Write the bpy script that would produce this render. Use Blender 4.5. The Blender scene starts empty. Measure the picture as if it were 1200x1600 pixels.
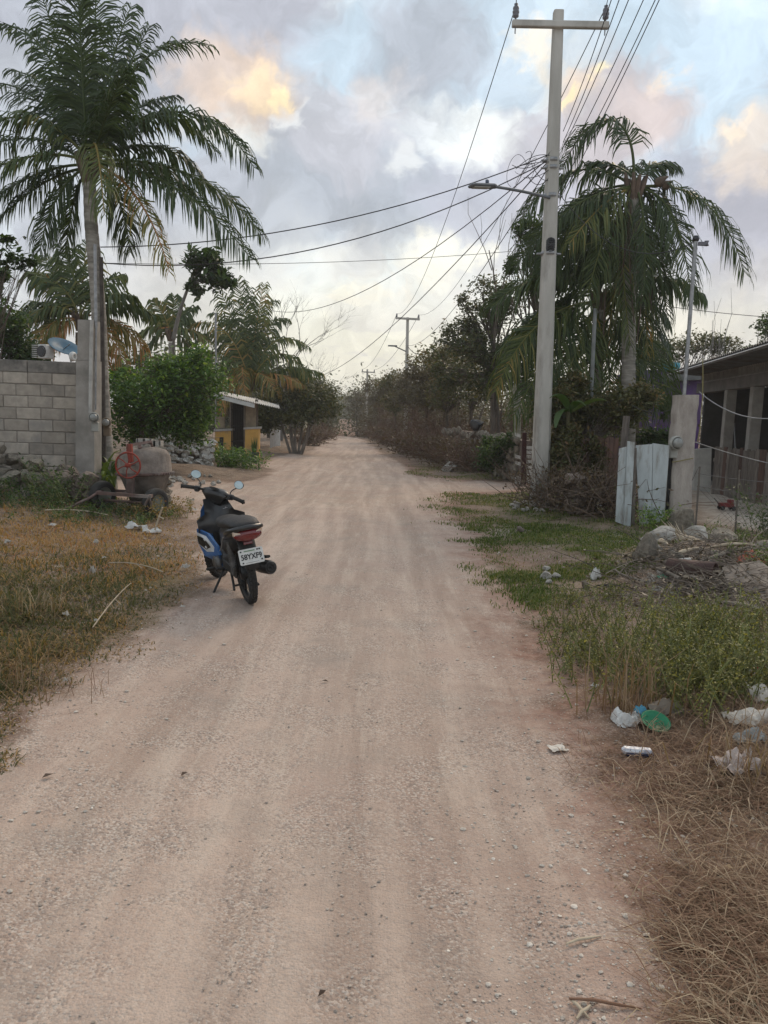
import bpy, bmesh, math, random
import numpy as np
from mathutils import Vector, Matrix

random.seed(7)
rng = np.random.default_rng(11)
SC = bpy.context.scene
COL = SC.collection
R = math.radians

# ------------------------------------------------------------------ camera
CAMH, PITCH, ROLL, FPX = 1.65, R(7.1), R(2.0), 1200.0
_f = np.array([0, math.cos(PITCH), -math.sin(PITCH)])
_r0 = np.array([1.0, 0, 0]); _u0 = np.array([0, math.sin(PITCH), math.cos(PITCH)])
_r = _r0*math.cos(ROLL) + _u0*math.sin(ROLL)
_u = _u0*math.cos(ROLL) - _r0*math.sin(ROLL)
CAM = np.array([0, 0, CAMH])
cd = bpy.data.cameras.new('camera'); cam = bpy.data.objects.new('camera', cd); COL.objects.link(cam)
cd.sensor_fit = 'HORIZONTAL'; cd.sensor_width = 36; cd.lens = 36*FPX/1200
cd.clip_start = 0.05; cd.clip_end = 5000
m = Matrix.Identity(4)
for i in range(3):
    m[i][0] = _r[i]; m[i][1] = _u[i]; m[i][2] = -_f[i]; m[i][3] = CAM[i]
cam.matrix_world = m
SC.camera = cam

# ------------------------------------------------------------------ light
SUN_EL, SUN_AZ = R(38), R(24)          # low sun ahead, right of the road, behind cloud
world = bpy.data.worlds.new('World'); SC.world = world; world.use_nodes = True
SC.view_settings.view_transform = 'Standard'
try: SC.view_settings.look = 'None'
except Exception: pass
SC.view_settings.exposure = 0.36; SC.view_settings.gamma = 1.0; SC.view_settings.use_curve_mapping = False
sl = bpy.data.lights.new('sun', 'SUN'); sl.energy = 1.5; sl.angle = R(24); sl.color = (1.0, 0.80, 0.58)
so = bpy.data.objects.new('sun', sl); COL.objects.link(so)
_sd = Vector((math.sin(SUN_AZ)*math.cos(SUN_EL), math.cos(SUN_AZ)*math.cos(SUN_EL), math.sin(SUN_EL)))
so.rotation_euler = _sd.to_track_quat('Z', 'Y').to_euler(); so.location = (0, 0, 30)

def ray(px, py):
    d = _f*FPX + _r*(px-600) + _u*(800-py)
    return d/np.linalg.norm(d)

def build_sky():
    nt = world.node_tree; N = nt.nodes; L = nt.links; N.clear()
    out = N.new('ShaderNodeOutputWorld'); bg = N.new('ShaderNodeBackground'); bg.inputs[1].default_value = 0.1
    L.new(bg.outputs[0], out.inputs[0])
    sky = N.new('ShaderNodeTexSky'); sky.sky_type = 'NISHITA'; sky.sun_disc = False
    sky.sun_elevation = SUN_EL; sky.sun_rotation = SUN_AZ
    sky.air_density = 1.0; sky.dust_density = 1.5; sky.ozone_density = 2.0
    tc = N.new('ShaderNodeTexCoord')
    D = tc.outputs['Generated']
    def vm(op, a, b=None):
        n = N.new('ShaderNodeVectorMath'); n.operation = op
        L.new(a, n.inputs[0])
        if b is not None:
            if isinstance(b, (tuple, list)): n.inputs[1].default_value = b
            else: L.new(b, n.inputs[1])
        return n
    def ma(op, a, b, c=None):
        n = N.new('ShaderNodeMath'); n.operation = op
        for i, v in enumerate((a, b, c)):
            if v is None: continue
            if isinstance(v, (int, float)): n.inputs[i].default_value = v
            else: L.new(v, n.inputs[i])
        return n.outputs[0]
    def noise(vec, scale, detail=5, rough=.55, col=False):
        n = N.new('ShaderNodeTexNoise'); n.inputs['Scale'].default_value = scale
        n.inputs['Detail'].default_value = detail; n.inputs['Roughness'].default_value = rough
        L.new(vec, n.inputs['Vector']); return n.outputs['Color' if col else 'Fac']
    def mr(v, a, b, c=0.0, d=1.0, smooth=True):
        n = N.new('ShaderNodeMapRange'); n.interpolation_type = 'SMOOTHSTEP' if smooth else 'LINEAR'
        L.new(v, n.inputs[0]); n.inputs[1].default_value = a; n.inputs[2].default_value = b
        n.inputs[3].default_value = c; n.inputs[4].default_value = d; return n.outputs[0]
    def mix(f, a, b):
        n = N.new('ShaderNodeMix'); n.data_type = 'RGBA'
        if isinstance(f, (int, float)): n.inputs[0].default_value = f
        else: L.new(f, n.inputs[0])
        for k, v in ((6, a), (7, b)):
            if isinstance(v, tuple): n.inputs[k].default_value = (v[0]*10, v[1]*10, v[2]*10, 1)
            else: L.new(v, n.inputs[k])
        return n.outputs[2]
    # billowed direction: the cloud edges come from the warp
    def warp(vec, scale, amt, detail):
        c = noise(vec, scale, detail, .6, True)
        s = vm('SUBTRACT', c, (.5, .5, .5)); 
        m_ = N.new('ShaderNodeVectorMath'); m_.operation = 'SCALE'; L.new(s.outputs[0], m_.inputs[0]); m_.inputs['Scale'].default_value = amt
        return vm('ADD', vec, m_.outputs[0]).outputs[0]
    flat = vm('MULTIPLY', D, (1, 1, 1.7)).outputs[0]
    W0 = warp(D, 4.0, .16, 3)
    W1 = warp(warp(W0, 10.0, .11, 3), 26.0, .06, 7)
    W2 = warp(warp(D, 11.0, .10, 3), 30.0, .055, 7)
    def blob(px, py, r, soft=.35, w=W1, sx=1.0, sy=1.25):
        d = ray(px, py)
        s = vm('SUBTRACT', w, tuple(d))
        s = vm('MULTIPLY', s.outputs[0], (sx, 1, sy))
        l = vm('LENGTH', s.outputs[0]).outputs[1]
        rr = r/1200.0
        return mr(l, rr*(1+soft*.55), rr*(1-soft), 0, 1)
    sep = N.new('ShaderNodeSeparateXYZ'); L.new(D, sep.inputs[0]); Z = sep.outputs[2]
    n1 = noise(warp(flat, 6, .2, 4), 2.6, 9, .58); n2 = noise(warp(flat, 12, .1, 4), 5.5, 9, .6); n3 = noise(W1, 3.2, 8, .6); n4 = noise(W1, 9, 8, .62)
    base = mix(mr(Z, .0, .5), (.70, .74, .76), (.50, .66, .86))
    nsky = N.new('ShaderNodeMix'); nsky.data_type = 'RGBA'; nsky.inputs[0].default_value = .25
    L.new(base, nsky.inputs[6]); L.new(sky.outputs[0], nsky.inputs[7])
    c = nsky.outputs[2]
    veil = mr(n1, .40, .56)
    c = mix(ma('MULTIPLY', veil, .85), c, (.60, .625, .68))
    c = mix(ma('MULTIPLY', mr(n2, .52, .62), .6), c, (.74, .755, .77))
    gy = mr(n3, .50, .58)
    c = mix(ma('MULTIPLY', gy, .75), c, (.455, .475, .555))
    for (px, py, r, a) in ((540, 90, 100, .9), (770, 150, 80, .7), (1120, 90, 150, .95), (970, 10, 90, .9), (1110, 200, 80, .8), (740, -20, 120, .85), (850, 60, 60, .6)):
        c = mix(ma('MULTIPLY', blob(px, py, r, .6), a), c, (.53, .655, .80))
    for (px, py, r, col, a) in ((660, 75, 85, (.42, .455, .54), .9), (120, 20, 190, (.42, .44, .52), .95), (360, 10, 130, (.43, .445, .53), .95), (30, 230, 170, (.47, .50, .58), .85),
                                (430, 300, 135, (.415, .45, .53), .95), (610, 330, 115, (.40, .435, .515), .95), (560, 235, 85, (.52, .53, .61), .85), (480, 190, 70, (.52, .54, .62), .8),
                                (770, 325, 105, (.44, .46, .555), .9), (330, 300, 90, (.47, .50, .59), .8), (880, 260, 105, (.475, .475, .56), .95), (820, 210, 55, (.50, .50, .57), .7),
                                (960, 195, 90, (.54, .50, .55), .9), (1110, 320, 110, (.40, .43, .53), .95), (1010, 350, 80, (.44, .455, .55), .85), (1090, 250, 60, (.45, .48, .58), .85),
                                (1240, 360, 130, (.44, .445, .53), .9), (560, 425, 55, (.52, .54, .61), .7), (705, 440, 50, (.47, .50, .59), .85), (1200, 100, 40, (.50, .54, .63), .6), (400, 520, 70, (.52, .54, .60), .5)):
        c = mix(ma('MULTIPLY', blob(px, py, r), a), c, col)
    for (px, py, r, col, a) in ((745, 225, 55, (.83, .86, .89), .85), (690, 195, 40, (.76, .80, .86), .7), (590, 160, 45, (.66, .63, .66), .8), (445, 185, 24, (.86, .88, .93), .8), (640, 250, 30, (.72, .74, .78), .7),
                                (380, 225, 36, (.80, .81, .82), .8), (370, 130, 78, (.70, .56, .48), .9), (405, 138, 44, (.90, .72, .52), .8), (430, 148, 22, (1.0, .83, .56), .85), (320, 105, 50, (.62, .54, .53), .7),
                                (820, 75, 36, (.88, .79, .68), .8), (915, 130, 46, (.80, .67, .58), .85), (930, 112, 24, (.98, .85, .58), .9), (960, 100, 20, (1.0, .88, .58), .8), (900, 150, 20, (1.0, .84, .55), .8),
                                (1050, 132, 26, (.96, .82, .66), .9), (1025, 165, 55, (.68, .59, .60), .8), (1190, 235, 64, (.78, .68, .62), .8), (1150, 215, 26, (.95, .82, .70), .8),
                                (670, 405, 55, (.88, .86, .79), .8), (520, 390, 40, (.68, .70, .73), .6), (560, 470, 30, (.92, .88, .76), .7), (740, 400, 30, (.90, .88, .80), .7), (610, 460, 26, (.90, .80, .70), .5)):
        c = mix(ma('MULTIPLY', blob(px, py, r, .55, W2), a), c, col)
    glow = blob(600, 590, 220, .95, W2, .42)
    c = mix(ma('MULTIPLY', glow, .85), c, (.88, .83, .70))
    glow2 = blob(1080, 530, 120, .9, W2, .6)
    c = mix(ma('MULTIPLY', glow2, .6), c, (.86, .80, .68))
    low = ma('MULTIPLY', mr(Z, .22, .05), mr(noise(warp(vm('MULTIPLY', D, (1, 1, 3.2)).outputs[0], 9, .15, 4), 3.4, 7, .6), .48, .58))
    c = mix(ma('MULTIPLY', low, .55), c, (.60, .575, .60))
    # fine billow relief over all of it
    hv = N.new('ShaderNodeHueSaturation'); L.new(c, hv.inputs['Color']); L.new(mr(n4, .34, .66, .84, 1.10), hv.inputs['Value'])
    c = hv.outputs[0]
    tn = N.new('ShaderNodeMix'); tn.data_type = 'RGBA'; tn.blend_type = 'MULTIPLY'; tn.inputs[0].default_value = 1; L.new(c, tn.inputs[6]); tn.inputs[7].default_value = (1.015, 1.02, .975, 1); c = tn.outputs[2]
    L.new(c, bg.inputs[0])
build_sky()

# ------------------------------------------------------------------ helpers
def pd(px, py, D):
    d = ray(px, py); return CAM + d*(D/d[1])
def pz(px, py, z):
    d = ray(px, py); return CAM + d*((z-CAMH)/d[2])

_perm = rng.random((256, 256))
def vn(x, y, s=1.0, ox=0.0):
    x = np.asarray(x, float)*s+ox+100.3; y = np.asarray(y, float)*s+ox*1.7+57.1
    xi = np.floor(x).astype(int); yi = np.floor(y).astype(int); fx = x-xi; fy = y-yi
    fx = fx*fx*(3-2*fx); fy = fy*fy*(3-2*fy)
    a = _perm[xi % 256, yi % 256]; b = _perm[(xi+1) % 256, yi % 256]; c = _perm[xi % 256, (yi+1) % 256]; d = _perm[(xi+1) % 256, (yi+1) % 256]
    return (a*(1-fx)+b*fx)*(1-fy)+(c*(1-fx)+d*fx)*fy
def fbm(x, y, s=1.0, o=4, ox=0.0):
    v = 0; a = .5; t = 0
    for i in range(o):
        v = v+a*vn(x, y, s*2**i, ox+i*13.7); t += a; a *= .5
    return v/t
def sst(a, b, x):
    t = np.clip((np.asarray(x, float)-a)/(b-a), 0, 1); return t*t*(3-2*t)

def sdf_poly(P, x, y):
    # signed distance, positive inside
    x = np.asarray(x, float); y = np.asarray(y, float)
    d = np.full(x.shape, 1e9); ins = np.zeros(x.shape, bool)
    n = len(P)
    for i in range(n):
        ax, ay = P[i]; bx, by = P[(i+1) % n]
        ex, ey = bx-ax, by-ay; wx, wy = x-ax, y-ay
        t = np.clip((wx*ex+wy*ey)/(ex*ex+ey*ey+1e-12), 0, 1)
        d = np.minimum(d, (wx-ex*t)**2+(wy-ey*t)**2)
        c = ((ay > y) != (by > y)) & (x < (bx-ax)*(y-ay)/(by-ay+1e-12)+ax)
        ins ^= c
    return np.where(ins, 1, -1)*np.sqrt(d)

def flatpoly(pts):
    return [tuple(pz(px, py, 0.0)[:2]) for px, py in pts]
ROADP = flatpoly([(-900, 1900), (-420, 1480), (0, 1165), (100, 1085), (200, 1010), (290, 945), (318, 905), (322, 860), (300, 815), (275, 790), (150, 778), (150, 762), (268, 757), (350, 752), (412, 748),
                  (428, 736), (405, 722), (445, 712), (485, 705), (503, 694), (507, 686)]) + [(-8, 62), (-11, 120), (-16, 400), (-10, 400), (-5.5, 120), (-3.2, 62)] + \
        flatpoly([(566, 686), (580, 697), (600, 712), (635, 728), (640, 741), (700, 751), (800, 754), (800, 766), (716, 769), (700, 792), (745, 850), (785, 905),
                  (822, 985), (868, 1080), (915, 1180), (950, 1290), (1000, 1400), (1040, 1520), (1120, 1750), (1200, 1950)]) + [(1.0, 1.0), (1.6, -6), (-4, -6)]
GREENP = [flatpoly(q) for q in (
    [(640, 742), (640, 729), (700, 724), (770, 735), (800, 750), (700, 750)],
    [(716, 772), (860, 775), (960, 800), (1040, 800), (1060, 860), (980, 905), (880, 930), (820, 950), (790, 905), (745, 850), (704, 800)],
    [(200, 880), (290, 870), (280, 930), (180, 1000), (120, 1010), (150, 930)])]
PILE = pz(1105, 885, 0.1)

def road_d(x, y):
    n = (fbm(x, y, 1.6, 3, 3.)-.5)*.55 + (fbm(x, y, 6.0, 2, 9.)-.5)*.18
    return sdf_poly(ROADP, x, y) + n*np.clip(np.asarray(y)/6, .3, 1.2)
def terr(x, y, rd=None):
    x = np.asarray(x, float); y = np.asarray(y, float)
    if rd is None: rd = road_d(x, y)
    near = 1-sst(40, 60, y)
    off = sst(0.05, 2.2, -rd)
    z = .09*off*near + (fbm(x, y, .35, 3, 5.)-.5)*.10
    z = z + (fbm(x, y, 2.2, 3, 21.)-.5)*(.03+.07*off)
    u = x+.055*(y-7)
    ruts = np.zeros_like(x)
    for c, w, dep in ((-1.35, .30, .030), (.15, .26, .026), (.75, .22, .018), (-.55, .35, .016), (-2.0, .3, .015)):
        cc = c+.18*np.sin(y*.16+c*3)
        ruts = ruts-dep*np.exp(-((u-cc)/w)**2)*(0.5+vn(x*0, y, .25, c*9.))
    z = z+ruts*sst(0, .8, rd)*near
    z = z+.16*sst(8, 13, y)*sst(-3.5, -6.5, x)*near
    z = z+.26*np.exp(-((x-PILE[0])**2/1.3+(y-PILE[1])**2/1.1))
    z = z-1.05*sst(56, 92, y)+1.5*sst(105, 210, y)+.6*sst(250, 600, y)
    return z
def tz(x, y):
    return float(terr(np.array([x]), np.array([y]))[0])
def g(px, py, dz=0.0):
    d = ray(px, py); z = 0.0
    for _ in range(14):
        t = (z-CAMH)/d[2]; p = CAM+d*t; z = .5*z+.5*tz(p[0], p[1])
    return np.array([p[0], p[1], z+dz])
def onz(p): return np.array([p[0], p[1], tz(p[0], p[1])])
def ga(px, D):
    "ground point at image column px and distance D"
    p = pd(px, 700, D); return np.array([p[0], D, tz(p[0], D)])

ORG = {}
def link(o): COL.objects.link(o); return o
def tag(o, label=None, cat=None, group=None, kind=None):
    if label: o['label'] = label
    if cat: o['category'] = cat
    if group: o['group'] = group
    if kind: o['kind'] = kind
    return o
def thing(name, label, cat, loc, group=None, rot=None, local=False):
    o = link(bpy.data.objects.new(name, None)); o.location = tuple(loc); o.empty_display_size = .2
    if rot is not None: o.rotation_euler = rot
    ORG[o.name] = np.zeros(3) if local else np.array(loc, float)
    return tag(o, label, cat, group)

def rodr(axis, a):
    return np.array(Matrix.Rotation(a, 3, Vector(axis)))
def nrm(v):
    v = np.asarray(v, float); return v/(np.linalg.norm(v, axis=-1, keepdims=True)+1e-12)

class M:
    def __init__(s): s.V = []; s.F = []; s.T = []; s.n = 0; s.S = []
    def add(s, V, F, t=.5, smooth=True):
        V = np.asarray(V, float).reshape(-1, 3)
        if not isinstance(F, (list, tuple)) or (len(F) and not isinstance(F[0], np.ndarray)): F = [np.asarray(F, int)]
        for f in F:
            f = np.asarray(f, int)
            if f.size == 0: continue
            if f.ndim == 1: f = f[None]
            s.F.append(f+s.n)
            s.T.append(np.broadcast_to(np.asarray(t, float), (len(f),)) if np.ndim(t) == 0 or len(t) == len(f) else np.full(len(f), float(np.mean(t))))
            s.S.append(np.full(len(f), smooth))
        s.V.append(V); s.n += len(V); return s
    def box(s, c, d, rot=None, t=.5, bev=0.0):
        hx, hy, hz = np.array(d)/2.0
        if bev > 0:
            b = min(bev, hx*.9, hy*.9, hz*.9); P = []
            for sx in (-1, 1):
                for sy in (-1, 1):
                    for sz in (-1, 1):
                        P += [(sx*hx, sy*(hy-b), sz*(hz-b)), (sx*(hx-b), sy*hy, sz*(hz-b)), (sx*(hx-b), sy*(hy-b), sz*hz)]
            P = np.array(P)
            def I(sx, sy, sz, k): return ((sx > 0)*4+(sy > 0)*2+(sz > 0))*3+k
            q = []
            for sg in (-1, 1):
                q.append([I(sg, a, b2, 0) for a, b2 in ((-1, -1), (1, -1), (1, 1), (-1, 1))][::sg])
                q.append([I(a, sg, b2, 1) for a, b2 in ((-1, -1), (1, -1), (1, 1), (-1, 1))][::-sg])
                q.append([I(a, b2, sg, 2) for a, b2 in ((-1, -1), (1, -1), (1, 1), (-1, 1))][::sg])
            for a in (-1, 1):
                for b2 in (-1, 1):
                    q.append([I(a, b2, -1, 0), I(a, b2, 1, 0), I(a, b2, 1, 1), I(a, b2, -1, 1)][::a*b2])
                    q.append([I(a, -1, b2, 0), I(a, 1, b2, 0), I(a, 1, b2, 2), I(a, -1, b2, 2)][::-a*b2])
                    q.append([I(-1, a, b2, 1), I(1, a, b2, 1), I(1, a, b2, 2), I(-1, a, b2, 2)][::a*b2])
            tr = [[I(a, b2, c2, 0), I(a, b2, c2, 1), I(a, b2, c2, 2)] for a in (-1, 1) for b2 in (-1, 1) for c2 in (-1, 1)]
            F = [np.array(q), np.array(tr)]
        else:
            P = np.array([(x, y, z) for x in (-hx, hx) for y in (-hy, hy) for z in (-hz, hz)])
            F = [np.array([[0, 1, 3, 2], [4, 6, 7, 5], [0, 4, 5, 1], [2, 3, 7, 6], [0, 2, 6, 4], [1, 5, 7, 3]])]
        if rot is not None: P = P@np.asarray(rot).T
        return s.add(P+np.array(c), F, t, False)
    def hexa(s, P8, t=.5):
        "bottom 4 then top 4, both going round the same way"
        return s.add(P8, [np.array([[3, 2, 1, 0], [4, 5, 6, 7], [0, 1, 5, 4], [1, 2, 6, 5], [2, 3, 7, 6], [3, 0, 4, 7]])], t, False)
    def tube(s, P, r, n=8, t=.5, cap=True, sx=1.0):
        P = np.asarray(P, float); k = len(P); r = np.broadcast_to(np.asarray(r, float), (k,))
        T = np.gradient(P, axis=0) if k > 2 else np.repeat((P[-1]-P[0])[None], k, 0)
        T = nrm(T); up = np.array([0, 0, 1.]) if abs(T[0][2]) < .9 else np.array([0, 1., 0])
        A = np.cross(T[0], up); A /= np.linalg.norm(A); V = []
        for i in range(k):
            A = A-T[i]*np.dot(A, T[i]); A /= np.linalg.norm(A)+1e-12; B = np.cross(T[i], A)
            an = np.arange(n)*2*math.pi/n
            V.append(P[i]+r[i]*(np.cos(an)[:, None]*A*sx+np.sin(an)[:, None]*B))
        V = np.concatenate(V); F = []
        j = np.arange(n); j2 = (j+1) % n
        for i in range(k-1):
            F.append(np.stack([i*n+j, i*n+j2, (i+1)*n+j2, (i+1)*n+j], 1))
        F = [np.concatenate(F)]
        s.add(V, F, t, n > 4)
        if cap and n > 2:
            s.add(V[:n], [np.arange(n)[::-1][None]], t, False); s.add(V[-n:], [np.arange(n)[None]], t, False)
        return s
    def lathe(s, prof, c=(0, 0, 0), axis=(0, 0, 1), n=24, t=.5, closed=False, arc=2*math.pi):
        "prof: (r, h) pairs along axis"
        q = np.array(Vector((0, 0, 1)).rotation_difference(Vector(axis)).to_matrix())
        prof = np.asarray(prof, float); k = len(prof)
        an = np.arange(n)*2*math.pi/n
        V = np.stack([prof[:, 0][:, None]*np.cos(an), prof[:, 0][:, None]*np.sin(an), np.repeat(prof[:, 1][:, None], n, 1)], -1).reshape(-1, 3)
        V = V@q.T+np.array(c); j = np.arange(n); j2 = (j+1) % n; F = []
        for i in range(k if closed else k-1):
            i2 = (i+1) % k
            F.append(np.stack([i*n+j, i*n+j2, i2*n+j2, i2*n+j], 1))
        return s.add(V, [np.concatenate(F)], t)
    def quad(s, a, b, c, d, t=.5):
        return s.add([a, b, c, d], [np.array([[0, 1, 2, 3]])], t, False)
    def arrays(s):
        return np.concatenate(s.V), s.F, s.T, s.S
    def empty(s): return s.n == 0
    def mesh(s, name, off=None):
        V, F, T, S = s.arrays()
        if off is not None: V = V-off
        me = bpy.data.meshes.new(name)
        me.vertices.add(len(V)); me.vertices.foreach_set('co', V.astype(np.float32).ravel())
        ls = np.concatenate([f.ravel() for f in F]).astype(np.int32)
        lt = np.concatenate([np.full(len(f), f.shape[1]) for f in F]).astype(np.int32)
        st = np.concatenate([[0], np.cumsum(lt)[:-1]]).astype(np.int32)
        me.loops.add(len(ls)); me.loops.foreach_set('vertex_index', ls)
        me.polygons.add(len(lt)); me.polygons.foreach_set('loop_start', st)
        me.polygons.foreach_set('use_smooth', np.concatenate(S).astype(bool))
        at = me.attributes.new('tint', 'FLOAT', 'FACE'); at.data.foreach_set('value', np.concatenate(T).astype(np.float32))
        me.update(calc_edges=True); me.validate(); return me
    def build(s, name, mat, parent=None, base=None, **k):
        "parent: a thing or part; base: origin of a top-level mesh"
        off = base
        if parent is not None:
            p = parent
            while p is not None and p.name not in ORG: p = p.parent
            off = ORG[p.name] if p is not None else None
        if off is not None: off = np.array(off, float)
        o = link(bpy.data.objects.new(name, s.mesh(name, off)))
        if parent is not None: o.parent = parent
        elif base is not None: o.location = tuple(base); ORG[o.name] = np.array(base, float)
        o.data.materials.append(mat)
        return tag(o, **k) if k else o

def bez(p0, p1, p2, p3=None, n=16):
    t = np.linspace(0, 1, n)[:, None]
    if p3 is None: return (1-t)**2*p0+2*t*(1-t)*p1+t*t*p2
    return (1-t)**3*p0+3*t*(1-t)**2*p1+3*t*t*(1-t)*p2+t**3*p3

# ------------------------------------------------------------------ materials
MATS = {}
def mat(name, c1, c2=None, rough=.8, scale=6.0, bump=.0, bscale=None, metal=0.0, trans=0.0, tint=0.0, orand=0.0, spec=.3, detail=6, thr=(.35, .65), c3=None, s3=1.3, stretch=None, coat=0.0, world_co=False):
    if name in MATS: return MATS[name]
    m = bpy.data.materials.new(name); m.use_nodes = True; nt = m.node_tree; N = nt.nodes; L = nt.links
    b = N['Principled BSDF']; out = N['Material Output']
    b.inputs['Roughness'].default_value = rough; b.inputs['Metallic'].default_value = metal
    b.inputs['Specular IOR Level'].default_value = spec
    if coat: b.inputs['Coat Weight'].default_value = coat
    c2 = c2 or tuple(v*.7 for v in c1)
    tc = N.new('ShaderNodeTexCoord'); co = tc.outputs['Object']
    oi = N.new('ShaderNodeObjectInfo')
    if world_co:
        gm = N.new('ShaderNodeNewGeometry'); co = gm.outputs['Position']
    elif orand:
        va = N.new('ShaderNodeVectorMath'); va.operation = 'ADD'; L.new(co, va.inputs[0])
        sc_ = N.new('ShaderNodeMath'); sc_.operation = 'MULTIPLY'; sc_.inputs[1].default_value = 37; L.new(oi.outputs['Random'], sc_.inputs[0])
        L.new(sc_.outputs[0], va.inputs[1]); co = va.outputs[0]
    if stretch:
        mp = N.new('ShaderNodeMapping'); mp.inputs['Scale'].default_value = stretch; L.new(co, mp.inputs[0]); co = mp.outputs[0]
    def noise(s, d=detail, r=.6):
        n = N.new('ShaderNodeTexNoise'); n.inputs['Scale'].default_value = s; n.inputs['Detail'].default_value = d; n.inputs['Roughness'].default_value = r
        L.new(co, n.inputs[0]); return n.outputs['Fac']
    def mixc(f, a, b_):
        n = N.new('ShaderNodeMix'); n.data_type = 'RGBA'; L.new(f, n.inputs[0])
        for k, v in ((6, a), (7, b_)):
            if isinstance(v, tuple): n.inputs[k].default_value = (*v, 1)
            else: L.new(v, n.inputs[k])
        return n.outputs[2]
    def mr(v, a, b_, c=0., d=1.):
        n = N.new('ShaderNodeMapRange'); L.new(v, n.inputs[0])
        for k, x in enumerate((a, b_, c, d)): n.inputs[k+1].default_value = x
        return n.outputs[0]
    c = mixc(mr(noise(scale), *thr), c1, c2)
    if c3: c = mixc(mr(noise(s3, 8, .65), .5, .68), c, c3)
    if tint or orand:
        hs = N.new('ShaderNodeHueSaturation'); L.new(c, hs.inputs['Color'])
        if tint:
            a = N.new('ShaderNodeAttribute'); a.attribute_name = 'tint'
            L.new(mr(a.outputs['Fac'], 0, 1, 1-tint, 1+tint), hs.inputs['Value'])
        else:
            L.new(mr(oi.outputs['Random'], 0, 1, 1-orand, 1+orand), hs.inputs['Value'])
        c = hs.outputs[0]
    L.new(c, b.inputs['Base Color'])
    if bump:
        bn = N.new('ShaderNodeBump'); bn.inputs['Strength'].default_value = min(1, bump); bn.inputs['Distance'].default_value = .02*max(1, bump)
        L.new(noise(bscale or scale*3, 8, .65), bn.inputs['Height']); L.new(bn.outputs[0], b.inputs['Normal'])
    if trans:
        tr = N.new('ShaderNodeBsdfTranslucent'); mx = N.new('ShaderNodeMixShader'); mx.inputs[0].default_value = trans
        tm = N.new('ShaderNodeMix'); tm.data_type = 'RGBA'; tm.blend_type = 'MULTIPLY'; tm.inputs[0].default_value = 1
        L.new(c, tm.inputs[6]); tm.inputs[7].default_value = (1.5, 1.6, .7, 1); L.new(tm.outputs[2], tr.inputs[0])
        L.new(b.outputs[0], mx.inputs[1]); L.new(tr.outputs[0], mx.inputs[2]); L.new(mx.outputs[0], out.inputs[0])
    MATS[name] = m; return m

def leafmat(name, stops, trans=.3, rough=.5, spec=.35):
    "colour by the per-leaf tint attribute"
    if name in MATS: return MATS[name]
    m = bpy.data.materials.new(name); m.use_nodes = True; nt = m.node_tree; N = nt.nodes; L = nt.links
    b = N['Principled BSDF']; b.inputs['Roughness'].default_value = rough; b.inputs['Specular IOR Level'].default_value = spec
    a = N.new('ShaderNodeAttribute'); a.attribute_name = 'tint'
    cr = N.new('ShaderNodeValToRGB'); L.new(a.outputs['Fac'], cr.inputs[0]); e = cr.color_ramp.elements
    e[0].position = stops[0][0]; e[0].color = (*stops[0][1], 1); e[1].position = stops[-1][0]; e[1].color = (*stops[-1][1], 1)
    for p, c in stops[1:-1]:
        x = e.new(p); x.color = (*c, 1)
    L.new(cr.outputs[0], b.inputs['Base Color'])
    tr = N.new('ShaderNodeBsdfTranslucent'); mx = N.new('ShaderNodeMixShader'); mx.inputs[0].default_value = trans
    tm = N.new('ShaderNodeMix'); tm.data_type = 'RGBA'; tm.blend_type = 'MULTIPLY'; tm.inputs[0].default_value = 1
    L.new(cr.outputs[0], tm.inputs[6]); tm.inputs[7].default_value = (1.5, 1.6, .6, 1); L.new(tm.outputs[2], tr.inputs[0])
    L.new(b.outputs[0], mx.inputs[1]); L.new(tr.outputs[0], mx.inputs[2]); L.new(mx.outputs[0], N['Material Output'].inputs[0])
    MATS[name] = m; return m

palm_leaf = leafmat('palm_leaf', [(0, (.018, .034, .012)), (.45, (.048, .076, .020)), (.7, (.115, .130, .030)), (.86, (.26, .185, .045)), (1, (.38, .17, .055))], .2)
tree_leaf = leafmat('tree_leaf', [(0, (.018, .036, .011)), (.5, (.050, .090, .022)), (1, (.14, .19, .040))], .28)
dusty_leaf = leafmat('dusty_leaf', [(0, (.030, .038, .016)), (.45, (.075, .084, .032)), (.75, (.140, .118, .048)), (1, (.21, .125, .062))], .25)
lime_leaf = leafmat('lime_leaf', [(0, (.020, .045, .012)), (.45, (.055, .115, .024)), (.75, (.13, .22, .038)), (1, (.30, .38, .08))], .28, .4)
weed_leaf = leafmat('weed_leaf', [(0, (.038, .050, .014)), (.4, (.110, .118, .030)), (.7, (.22, .20, .050)), (1, (.40, .33, .09))], .25)
straw = leafmat('straw', [(0, (.10, .055, .038)), (.3, (.19, .110, .072)), (.65, (.285, .20, .132)), (1, (.46, .37, .26))], .15, .8, .15)
grass_m = leafmat('dry_grass_blades', [(0, (.055, .068, .026)), (.3, (.125, .115, .050)), (.5, (.21, .145, .072)), (.8, (.37, .235, .11)), (1, (.36, .16, .07))], .25, .8, .15)
green_grass = leafmat('green_grass', [(0, (.050, .078, .018)), (.5, (.115, .150, .036)), (.8, (.20, .19, .065)), (1, (.34, .25, .12))], .25, .7, .2)
bark = mat('bark', (.15, .12, .095), (.08, .066, .052), .9, 14, .6, 40, stretch=(1, 1, .3))
greybark = mat('grey_bark', (.25, .225, .195), (.13, .115, .10), .9, 9, .6, 30, stretch=(1, 1, .4))
twig_m = mat('twig', (.16, .115, .085), (.085, .06, .045), .9, 5, tint=.3)
palmbark = mat('palm_bark', (.37, .34, .295), (.20, .18, .152), .92, 7, .8, 26, c3=(.12, .11, .09), stretch=(.6, .6, 2.2))
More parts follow.
